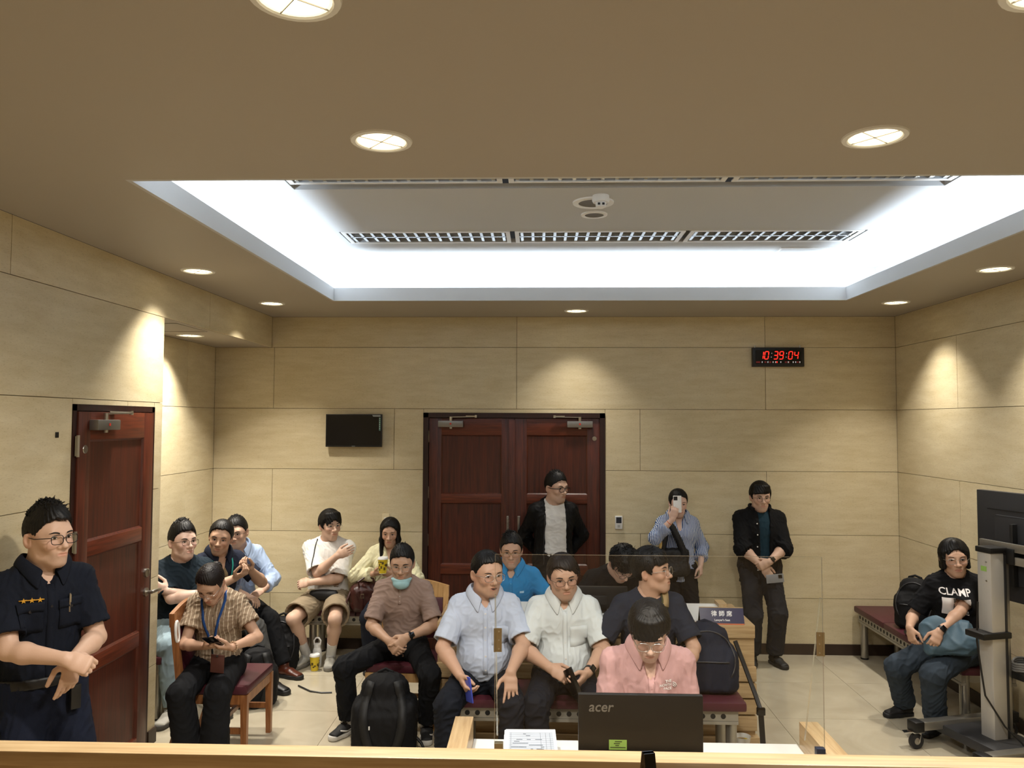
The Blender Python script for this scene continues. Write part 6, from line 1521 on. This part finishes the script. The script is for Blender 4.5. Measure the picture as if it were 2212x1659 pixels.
# ------------------------------------------------------------------ things on the walls
tv = empty('wall_television', (-1.745, YB, 2.059), 0, 'small black flat screen on the back wall left of the double door', 'television')
MB().box(-.268, .268, -.065, -.03, -.155, .155, .003).build('casing', M_BLACK, tv); MB().box(-.258, .258, -.0665, -.0645, -.138, .147).build('screen', mat('screen_black', '#0b0b0c', .25), tv)
MB().box(-.10, .10, -.031, 0, -.06, .06).build('bracket', M_BLACK, tv)
M_MINT = mat('mint_sticker', '#5f8d80', .5)
MB().box(.242, .256, -.0672, -.0664, .0, .125).build('spec_sticker', M_MINT, tv)
mb = MB()
for k in range(6): mb.box(.245, .253, -.0676, -.0671, .015+.019*k, .023+.019*k)
mb.build('sticker_print', mat('mint_white', '#c9d8d2', .5), tv)
MB().prism([(.186, .132), (.256, .132), (.256, .147), (.176, .147)], 'y', -.0674, -.0664).build('corner_print', mat('pale_grey_print', '#9aa09f', .5), tv)
MB().box(-.016, .016, -.0674, -.0664, -.150, -.1455).build('brand_mark', mat('pale_grey_print', '#9aa09f', .5), tv)

ck = empty('digital_clock', (2.262, YB, 2.763), 0, 'black digital wall clock with red numerals reading 10:39:04', 'clock')
MB().box(-.240, .240, -.045, 0, -.089, .089, .004).build('casing', M_BLACK, ck); MB().box(-.215, .215, -.047, -.0445, -.062, .066).build('display', mat('clock_glass', '#070809', .2), ck)
for x in (-.212, .208): MB().cyl((x, -.02, .089), (x, -.02, .105), .005, 8).tube([(x+.007*math.cos(a), -.02, .107+.007*math.sin(a)) for a in np.linspace(0, 2*PI, 10)[:-1]], .002, 6, closed=True).build('hook', M_STEEL, ck)
M_LED = mat('red_led', '#ff2a20', .4, emit='#ff2318', estr=2.2); M_LEDW = mat('white_led', '#d8d4d4', .5, emit='#cfc9c9', estr=.5); M_LEDD = mat('dim_led', '#7a2a28', .5, emit='#7a1f1c', estr=.4)
SEG = {'0': 'abcdef', '1': 'bc', '3': 'abgcd', '9': 'abcdfg', '4': 'fgbc'}
def digit(ch, x0, z0, w, h, t, m):
    sh = .14; P = lambda x, z: (x0+x+(z-h/2)*sh, z0+z); mb = MB()
    L = {'a': ((0, h), (w, h)), 'd': ((0, 0), (w, 0)), 'g': ((0, h/2), (w, h/2)), 'f': ((0, h/2), (0, h)), 'b': ((w, h/2), (w, h)), 'e': ((0, 0), (0, h/2)), 'c': ((w, 0), (w, h/2))}
    for k in SEG[ch]:
        (xa, za), (xb, zb) = L[k]; a = P(xa+(xb-xa)*.1, za+(zb-za)*.1); b = P(xb-(xb-xa)*.1, zb-(zb-za)*.1); mb.bar((a[0], -.0478, a[1]), (b[0], -.0478, b[1]), t, .001, up=(0, 1, 0)) if False else mb.bar((a[0], -.0478, a[1]), (b[0], -.0478, b[1]), .001 if abs(za-zb) < 1e-6 and False else t, .0012, up=(0, -1, 0))
    mb.build('numeral', m, ck)
for ch, x in (('1', -.176), ('0', -.128), ('3', -.042), ('9', .010), ('0', .094), ('4', .148)): digit(ch, x, -.018, .034, .070, .0062, M_LED)
for x in (-.068, .070):
    for z in (.0, .036): MB().cyl((x+z*.14, -.047, z), (x+z*.14, -.0482, z), .0035, 10).build('colon_dot', M_LEDW, ck)

for cols, m_, w_ in (((-.205, -.195, -.185, -.175, -.128, -.118, -.083, -.073, .062, .075, .100, .172, .182), M_LEDD, .0028), ((-.015, ), M_LED, .003), ((-.153, -.100, -.052, -.028, .020, .090, .135, .158, .197), M_LEDW, .0032)):
    mb = MB()
    for x in cols: mb.box(x-w_, x+w_, -.0484, -.047, -.054, -.040)
    mb.build('date_segment', m_, ck)
tm = empty('thermostat', (.765, YB, 1.205), 0, 'small white wall controller right of the double door', 'thermostat')
MB().box(-.034, .034, -.022, 0, -.06, .06, .004).build('casing', M_WHITE, tm); MB().box(-.025, .025, -.0235, -.0215, -.005, .05).build('display', mat('lcd_dark', '#2b313c', .3), tm); MB().box(-.012, .012, -.0235, -.0215, -.045, -.022).build('button', mat('pale_grey', '#b4b4b2', .4), tm)
so = MB().box(XL, XL+.006, 4.115, 4.14, 2.055, 2.085, .001).build('wall_socket_hole', M_BLACK); tag(so, 'small black cable outlet high on the left wall beside the door', 'outlet')
bp_ = empty('wall_plate', (-1.14-.30, YB, 1.21), 0, 'pale square switch plate behind the person with long hair', 'switch'); MB().box(-.035, .035, -.010, 0, -.06, .06, .003).build('plate', M_STONE, bp_); MB().box(-.015, .015, -.013, -.009, -.025, .025, .002).build('rocker', M_WHITE, bp_)

# ------------------------------------------------------------------ television on a wheeled stand, right edge
ct = empty('television_stand', (2.925, 5.23, 0), 0, 'large television on silver wheeled stand parked at the right edge', 'television')
dy = A3((.27, -.963, 0)); dx = A3((.963, .27, 0)); Zu = A3((0, 0, 1))      # dy: along the screen towards the camera, dx: towards the right wall
def LP(u, v, z): return dx*u+dy*v+Zu*z                                        # u across (screen side +), v along the screen
ca, sa = .99, .14
MB().obox(LP(0, 0, .70), dx, dy, Zu, .052, .055, .62, .012).build('column', mat('silver_column', '#c4c1ba', .4, .45), ct)
MB().obox(LP(.062, .0, .70), dx, dy, Zu, .012, .05, .61, .002).build('column_groove', M_DGREY, ct); MB().obox(LP(.085, .0, .68), dx, dy, Zu, .014, .045, .59, .003).build('rear_rail', M_ALU, ct)
MB().obox(LP(.01, 0, 1.335), dx, dy, Zu, .068, .062, .018, .006).build('column_cap', M_BLACK, ct)
MB().obox(LP(0, 0, .12), dx, dy, Zu, .18, .34, .03, .01).build('base_plate', M_DGREY, ct)
for v, rr in ((-.27, 1), (.27, 1)):
    MB().bar(LP(-.36, v, .15), LP(.40, v, .15), .07, .055, bev=.004).build('foot_bar', M_ALU, ct)
    for u in (-.36, .40):
        MB().obox(LP(u, v, .15), dx, dy, Zu, .035, .042, .034, .008).build('end_cap', M_BLACK, ct)
        w_ = MB().cyl(LP(u, v-.012, .052), LP(u, v+.012, .052), .050, 22); w_ = w_.build('wheel', mat('rubber_wheel', '#1e1e20', .6), ct)
        MB().cyl(LP(u, v-.014, .052), LP(u, v+.014, .052), .022, 16).build('hub', M_ALU, w_)
        MB().bar(LP(u, v-.018, .052), LP(u+.015, v-.018, .112), .030, .004).bar(LP(u, v+.018, .052), LP(u+.015, v+.018, .112), .030, .004).obox(LP(u, v, .116), dx, dy, Zu, .04, .035, .004).bar(LP(u-.02, v-.01, .112), LP(u-.075, v-.03, .105), .045, .006).build('caster_fork', M_CHROME, ct)
MB().obox(LP(-.03, .0, .80), dx, dy, Zu, .11, .075, .020, .008).build('handle_shelf', M_BLACK, ct)
MB().obox(LP(.30, .12, .545), dx, dy, Zu, .20, .17, .022, .006).build('equipment_shelf', M_BLACK, ct)
mb = MB()
for k in range(4): mb.tube([LP(.20+.11*math.cos(a), .10+.10*math.sin(a), .585+.014*k+.008*math.sin(3*a)) for a in np.linspace(0, 2*PI, 20)[:-1]], .007, 8, closed=True)
mb.build('coiled_cable', mat('grey_cable', '#6d6c6a', .5), ct)
F_ = Fld(A3((-.15, -.13, -.02)), A3((.15, .13, .12)), .008); F_.ell((0, 0, .04), (.12, .10, .035)); F_.ell((.04, .02, .065), (.07, .06, .03), k=.03); V, Fq = F_.mesh(); V = folds(V, Fq, .004, 3); np_mesh('black_pouch', V+LP(.28, .12, .60), Fq, [M_BLACK], parent=ct)
MB().tube([LP(-.085, -.02, 1.0), LP(-.10, -.02, .75), LP(-.088, .0, .55), LP(-.085, .02, .42), LP(-.02, .10, .25), LP(.05, .16, .16), LP(.06, .19, .10)], .006, 8).build('power_cable', M_BLACK, ct)
# screen unit: hung behind the column, towards the right wall
s0 = LP(.17, -.19, 0)-Zu*0
Tc = LP(.185, .345, 1.345)
MB().obox(Tc, dy, dx, Zu, .61, .022, .352, .006).build('screen_back', mat('charcoal_shell', '#26272a', .45, bump=.05, bscale=500), ct)
MB().obox(Tc+dx*.024, dy, dx, Zu, .60, .003, .342).build('screen', M_BLACKG, ct)
MB().obox(Tc-dx*.030+Zu*-.02, dy, dx, Zu, .45, .012, .22, .01).build('rear_housing', mat('charcoal_shell', '#26272a', .45), ct)
MB().obox(Tc-dx*.0435+Zu*.235, dy, dx, Zu, .50, .002, .004).build('vent_slot', M_BLACK, ct)
for z in (.055, -.025): MB().obox(LP(.085, .20, 1.30+z), dy, dx, Zu, .36, .012, .026, .003).build('mount_rail', M_ALU, ct)
for v in (.06, .24):
    MB().obox(LP(.125, v, 1.30), dy, dx, Zu, .013, .020, .20, .004).build('mount_arm', M_BLACK, ct)
MB().obox(LP(.095, .085, 1.30), dy, dx, Zu, .03, .03, .05, .005).build('mount_clamp', M_BLACK, ct)
MB().obox(LP(-.0535, .0, 1.215), dy, dx, Zu, .022, .0008, .016).build('green_sticker', mat('lime_sticker', '#8fb558', .6), ct)
for z in (1.26, 1.14): MB().cyl(LP(-.051, .02, z), LP(-.056, .02, z), .006, 8).build('screw', M_STEEL, ct)

# ------------------------------------------------------------------ bags, cups and hand-held things
M_NYL = mat('black_nylon_bag', '#0e0e10', .75, spec=.25, bump=.15, bscale=260); M_NYLN = mat('navy_nylon', '#131a2a', .7, spec=.25, bump=.15, bscale=260)
def backpack(label, loc, rz, w, d, h, m, lean=0., pockets=True, straps=1, cat='backpack'):
    """local -y is the visible front"""
    r = empty('backpack', loc, rz, label, cat, None); F = Fld((-w, -d, -.01), (w, d, h+.05), .010)
    F.rbox((0, 0, h*.34), (w*.47, d*.42, h*.34), .05, k=.02); F.econe((0, 0, h*.45), (0, .01, h*.80), (1, 0, 0), (1, 0, 0), (w*.46, d*.40), (w*.33, d*.30), .05); F.ell((0, .01, h*.82), (w*.32, d*.30, h*.17), k=.05); F.rbox((0, -d*.35, h*.30), (w*.36, d*.16, h*.26), .03, k=.03); F.cut((0, 0, .002), (0, 0, -1))
    V, Fq = F.mesh(); V = folds(V, Fq, .006, int(h*1000) % 97, wl=.11); V[:, 2] = np.maximum(V[:, 2], .001); V[:, 1] += lean*V[:, 2]
    o = np_mesh('pack_body', V, Fq, [m], parent=r); bv = BVHTree.FromPolygons(V.tolist(), Fq.tolist())
    yl = lambda z: lean*z
    MB().tube([(-.05, yl(h*.95)+.02, h*.93), (-.045, yl(h)+.02, h*1.0), (0, yl(h)+.02, h*1.04), (.045, yl(h)+.02, h*1.0), (.05, yl(h*.95)+.02, h*.93)], .010, 8).build('grab_handle', m, r)
    def onf(pts, w_, nm, mm=None, off=.006):
        P, N = [], []
        for (x, z) in pts:
            p, n = ray_on(bv, (x, -1, z), (0, 1, 0))
            if p is not None: P.append(p+n*off); N.append(n)
        if len(P) > 1: strap(r, nm, mm or m, P, w_, N, .008)
    if straps:
        for sx in (-1, 1): onf([(sx*(w*.18+.10*w*math.sin(t*PI)), h*(.92-.80*t)) for t in np.linspace(0, 1, 14)], .055, 'shoulder_strap', mat('black_webbing', '#0b0b0c', .65), .012)
    else:
        zz = MATS.get('zip_line') or mat('zip_line', '#2a2a2d', .4)
        onf([(w*.40*math.sin(t), h*(.52+.40*math.cos(t))) for t in np.linspace(-2.2, 2.2, 26)], .008, 'zip', zz, .003)
        if pockets: onf([(x, h*.50) for x in np.linspace(-w*.30, w*.30, 8)], .008, 'zip', zz, .003)
    return r, bv
bp1, bv1 = backpack('large black backpack standing before the person in the taupe henley', (-.995, 5.22, 0), .10, .44, .30, .50, M_NYL)
for x in (-.105, -.085):
    p, n = ray_on(bv1, (x, -1, .205), (0, 1, 0)); MB().obox(p+n*.003, (1, 0, 0), (0, 0, 1), (0, 1, 0), .0042, .016 if x < -.1 else .012, .003, .002).build('white_earbud', M_WHITE, bp1)
MB().tube([(.17, 0, .12), (.24, -.02, .05), (.26, -.04, .012), (.23, -.05, .012), (.20, -.04, .012)], .010, 8).build('loose_strap', M_BLACK, bp1)
bp2, bv2 = backpack('dark navy backpack leaning upright at the right end of the middle bench', (1.075, 5.10, .464), -.05, .40, .26, .395, M_NYLN, lean=.16, straps=0)
MB().tube([(.18, .02, .30), (.22, -.03, .18), (.27, -.12, .02), (.285, -.20, -.05)], .014, 8).build('side_strap', M_BLACK, bp2); MB().bar((.285, -.20, -.05), (.300, -.215, -.36), .032, .006, up=(0, 1, 0)).build('hanging_strap', M_BLACK, bp2)
MB().obox((.285, -.205, -.055), (1, 0, 0), (0, 1, 0), (0, 0, 1), .026, .012, .022, .006).build('buckle', M_BLACKG, bp2)
backpack('black backpack on the right wall bench beside the person with bobbed hair', (3.11, 6.66, .464), -.6, .32, .22, .41, M_NYL, straps=0)
rr_ = MB().tube([(3.03, 6.60, .50), (2.99, 6.55, .480), (2.955, 6.44, .476), (2.945, 6.36, .476), (2.96, 6.30, .476)], .012, 8).obox((2.955, 6.42, .484), (1, 0, 0), (0, 1, 0), (0, 0, 1), .03, .05, .012, .006).build('bag_strap', M_BLACK); tag(rr_, 'loose black strap with buckle lying on the right wall bench', 'strap')
backpack('black backpack on the floor by the grey trousers in the alcove', (-2.13, 6.02, 0), .3, .32, .24, .42, M_NYL, straps=1)
backpack('tall black backpack on the floor beside the brown shoes in the alcove', (-2.20, 6.84, 0), .1, .28, .22, .46, M_NYL, straps=0)
stp = MB().tube([(-1.93, 6.42, .008), (-1.80, 6.30, .007), (-1.70, 6.27, .006), (-1.62, 6.28, .006)], .007, 6).build('floor_strap', M_BLACK); tag(stp, 'black strap lying on the floor near the back bench', 'strap')

bt = empty('water_bottle', (-1.925, 6.94, 0), 0, 'white bottle with loop lid on the floor between grey shoes', 'bottle')
MB().lathe([(.034, 0), (.038, .006), (.038, .14), (.030, .165), (.026, .175)]).build('bottle_body', M_WHITE, bt); MB().lathe([(.029, .172), (.029, .20)]).build('cap', M_WHITE, bt)
MB().tube([(-.026, 0, .19), (-.030, 0, .225), (-.012, 0, .250), (.012, 0, .250), (.030, 0, .225), (.026, 0, .19)], .007, 8).build('loop', M_WHITE, bt)
M_YC = mat('yellow_cup', '#e0c52a', .45); M_CUPP = mat('brown_cup_print', '#5a4a1a', .6)
def drink_cup(label, loc, parent_scale=1.):
    c = empty('drink_cup', loc, .4, label, 'cup'); MB().lathe([(.030, 0), (.031, .004), (.043, .125), (.044, .128)]).build('cup_body', M_YC, c)
    MB().lathe([(.0305, .0), (.0325, .022)], cap0=False, cap1=False, n=28).build('white_foot', M_WHITE, c); MB().lathe([(.046, .124), (.046, .132), (.040, .142), (.038, .142)]).build('lid', M_WHITE, c)
    mb = MB(); rs = np.random.RandomState(int(abs(loc[0])*100))
    for k in range(16):
        a = rs.rand()*2*PI; z = .035+.07*rs.rand(); r_ = .031+(.012)*z/.125+.0008; mb.obox((r_*math.cos(a), r_*math.sin(a), z), (-math.sin(a), math.cos(a), 0), (math.cos(a), math.sin(a), 0), (0, 0, 1), .006+.005*rs.rand(), .0006, .004+.008*rs.rand())
    mb.build('cup_print', M_CUPP, c)['kind'] = 'stuff'; return c
drink_cup('yellow takeaway drink cup on the floor before the white bottle', (-1.915, 6.83, 0))
drink_cup('yellow drink cup with white lid held by the person with long hair', (-1.355, 6.935, .815))
cc = empty('snack_cup', (1.36, 5.36, 0), 0, 'white and yellow paper cup on the floor under the desk end', 'cup'); MB().lathe([(.040, 0), (.052, .075), (.054, .078)], cap1=False).build('cup_body', M_WHITE, cc); MB().lathe([(.0405, .004), (.048, .05)], cap0=False, cap1=False).build('yellow_band', M_YC, cc)
gb = empty('drink_bottle', (1.262, 5.27, .464), 0, 'clear bottle with white cap and green label beside the navy backpack', 'bottle')
MB().lathe([(.028, 0), (.030, .01), (.030, .14), (.014, .185), (.013, .20)]).build('bottle_body', mat('green_label', '#6fa63a', .4), gb); MB().lathe([(.016, .198), (.016, .222)]).build('cap', M_WHITE, gb)
pb = empty('plastic_bottle', (3.16, 6.90, .464), 0, 'clear bottle with yellow cap behind the black backpack on the bench', 'bottle')
MB().lathe([(.032, 0), (.034, .01), (.034, .20), (.016, .26), (.015, .28)]).build('bottle_body', glass_thin('clear_bottle', (.8, .82, .84, 1), .12), pb); MB().lathe([(.0345, .06), (.0345, .13)], cap0=False, cap1=False).build('label_band', mat('blue_label', '#5a66b8', .5), pb); MB().lathe([(.019, .275), (.019, .305)]).build('cap', M_YC, pb)

hb = empty('leather_handbag', (-1.515, 7.06, .464), .35, 'dark brown leather handbag with straps on the back bench', 'handbag'); M_LEA = mat('dark_brown_leather', '#3b1a15', .38, bump=.15, bscale=120)
F_ = Fld((-.17, -.12, -.01), (.17, .12, .30), .009); F_.rbox((0, 0, .11), (.15, .085, .11), .045, k=.02); F_.ell((0, 0, .20), (.13, .06, .06), k=.05); F_.cut((0, 0, .001), (0, 0, -1)); V, Fq = F_.mesh(); V = folds(V, Fq, .006, 12); V[:, 2] = np.maximum(V[:, 2], .001); np_mesh('bag_body', V, Fq, [M_LEA], parent=hb)
MB().tube([(-.08, -.06, .20), (-.09, -.07, .27), (-.03, -.07, .31), (.04, -.07, .29), (.07, -.06, .20)], .009, 8).build('handle', M_LEA, hb); MB().tube([(-.15, -.02, .18), (-.19, -.06, .10), (-.18, -.08, .02)], .010, 8).build('shoulder_strap', M_LEA, hb)
for x in (-.06, .05): MB().box(x-.010, x+.010, -.104, -.088, .02, .19, .003).build('belt_strap', M_LEA, hb); MB().tube([(x+.014*cx_, -.106, .15+.016*cz_) for cx_, cz_ in ((-1, -1), (1, -1), (1, 1), (-1, 1))], .003, 6, closed=True).build('buckle', M_BRASS, hb)

def phone(name, label, c, ax, ay, m, hw=.036, hl=.074, cat='phone'):
    c, ax, ay = A3(c), nrm(ax), nrm(ay); az = nrm(np.cross(ax, ay)); ay = np.cross(az, ax)
    r = empty(name, tuple(c), 0, label, cat); MB().obox((0, 0, 0), ax, ay, az, hw, hl, .0042, .003).build('phone_body', m, r); return r, ax, ay, az
r, ax, ay, az = phone('phone', 'white phone with ring holder raised before a face', tuple(PALM3[0]+PALM3[1]*.070+PALM3[2]*.024+A3((.012, 0, 0))), (1, .02, .0), (-.04, .10, 1), M_WHITE)
MB().obox(ax*-.016-az*0+ay*.050+az*.0055*1, ax, ay, az, .017, .017, .002, .002).obox(ax*-.016+ay*.050-az*.0055, ax, ay, az, .017, .017, .002, .002).build('camera_bump', M_DGREY, r)
for sx, sy in ((-1, 1), (1, 1), (-1, -1)): MB().cyl(ax*(-.016+sx*.007)+ay*(.050+sy*.007)-az*.0, ax*(-.016+sx*.007)+ay*(.050+sy*.007)+az*.009, .005, 10).build('camera_lens', M_BLACKG, r)
MB().cyl(-ay*.015, -ay*.015+az*.014, .019, 18).build('ring_holder', M_WHITE, r)
phone('phone', 'dark phone in the hands of the person in the brown blouse', (-1.995, 4.862, .785), (.96, -.1, .15), (.05, -.75, .55), M_BLACKG)
phone('phone', 'blue phone in the hand of the person in the pale blue shirt', (-.400, 4.655, .590), (.55, -.75, .1), (.25, -.20, -.85), mat('blue_violet_phone', '#4a55b8', .25, coat=.4))
phone('phone', 'black phone held by the person in the white shirt', (.205, 4.672, .640), (.5, -.5, .45), (.3, -.3, -.75), M_BLACKG)
r, ax, ay, az = phone('phone', 'grey phone held low by the person in the black overshirt', (2.045, 6.915, .808), (.10, -.05, -.92), (.95, -.05, .10), mat('grey_phone', '#85878a', .3))
MB().obox(ay*.045+ax*-.014, ax, ay, az, .015, .016, .008, .002).build('camera_bump', M_BLACKG, r)
phone('phone', 'bronze phone raised by the person with the teal lanyard', (-2.355, 6.315, .978), (.8, -.2, .35), (.3, -.8, .2), mat('bronze_phone', '#6b5445', .3, .4))

# quilted bag hanging from the raised arm of the person with the white phone
qb = empty('quilted_bag', (1.190, 7.06, .80), 0, 'black quilted shoulder bag hanging from the arm with the white phone', 'handbag'); M_QUI = mat('black_quilted', '#0d0d10', .6, bump=.6, bscale=45)
F_ = Fld((-.20, -.10, -.02), (.20, .10, .32), .008); F_.rbox((0, 0, .12), (.15, .045, .12), .045, k=.03); F_.ell((0, 0, .05), (.15, .055, .06), k=.04); V, Fq = F_.mesh(); V = folds(V, Fq, .006, 31, wl=.06); np_mesh('bag_body', V, Fq, [M_QUI], parent=qb)
for x0_, x1_ in ((-.10, -.06), (.10, .0)): MB().tube([(x0_, -.02, .20), ((x0_+x1_)/2+.005, -.03, .31), (x1_, -.035, .42), (-.03, -.03, .46)], [.034, .032, .030, .026], 10).build('strap', M_QUI, qb)
MB().tube([(-.085, -.05, .43), (-.105, -.06, .36), (-.110, -.06, .27), (-.118, -.055, .19)], [.004, .012, .014, .004], 8).build('tan_scarf', mat('tan_silk', '#b79a5f', .5), qb)

# blue tote on the lap
tb = empty('blue_tote', (2.80, 5.56, .60), -.5, 'slate blue nylon tote on the lap of the person with bobbed hair', 'handbag'); M_TOTE = mat('slate_blue_nylon', '#435b6a', .6, bump=.08, bscale=160)
F_ = Fld((-.22, -.16, -.06), (.24, .16, .27), .009); F_.rbox((.01, 0, .08), (.165, .055, .105), .045, Ry(.25)@Rx(.5), k=.03); F_.ell((.10, .0, .06), (.10, .07, .08), k=.04); F_.ell((-.06, .0, .14), (.09, .05, .08), k=.04); V, Fq = F_.mesh(); V = folds(V, Fq, .010, 8, wl=.13); np_mesh('bag_body', V, Fq, [M_TOTE], parent=tb)
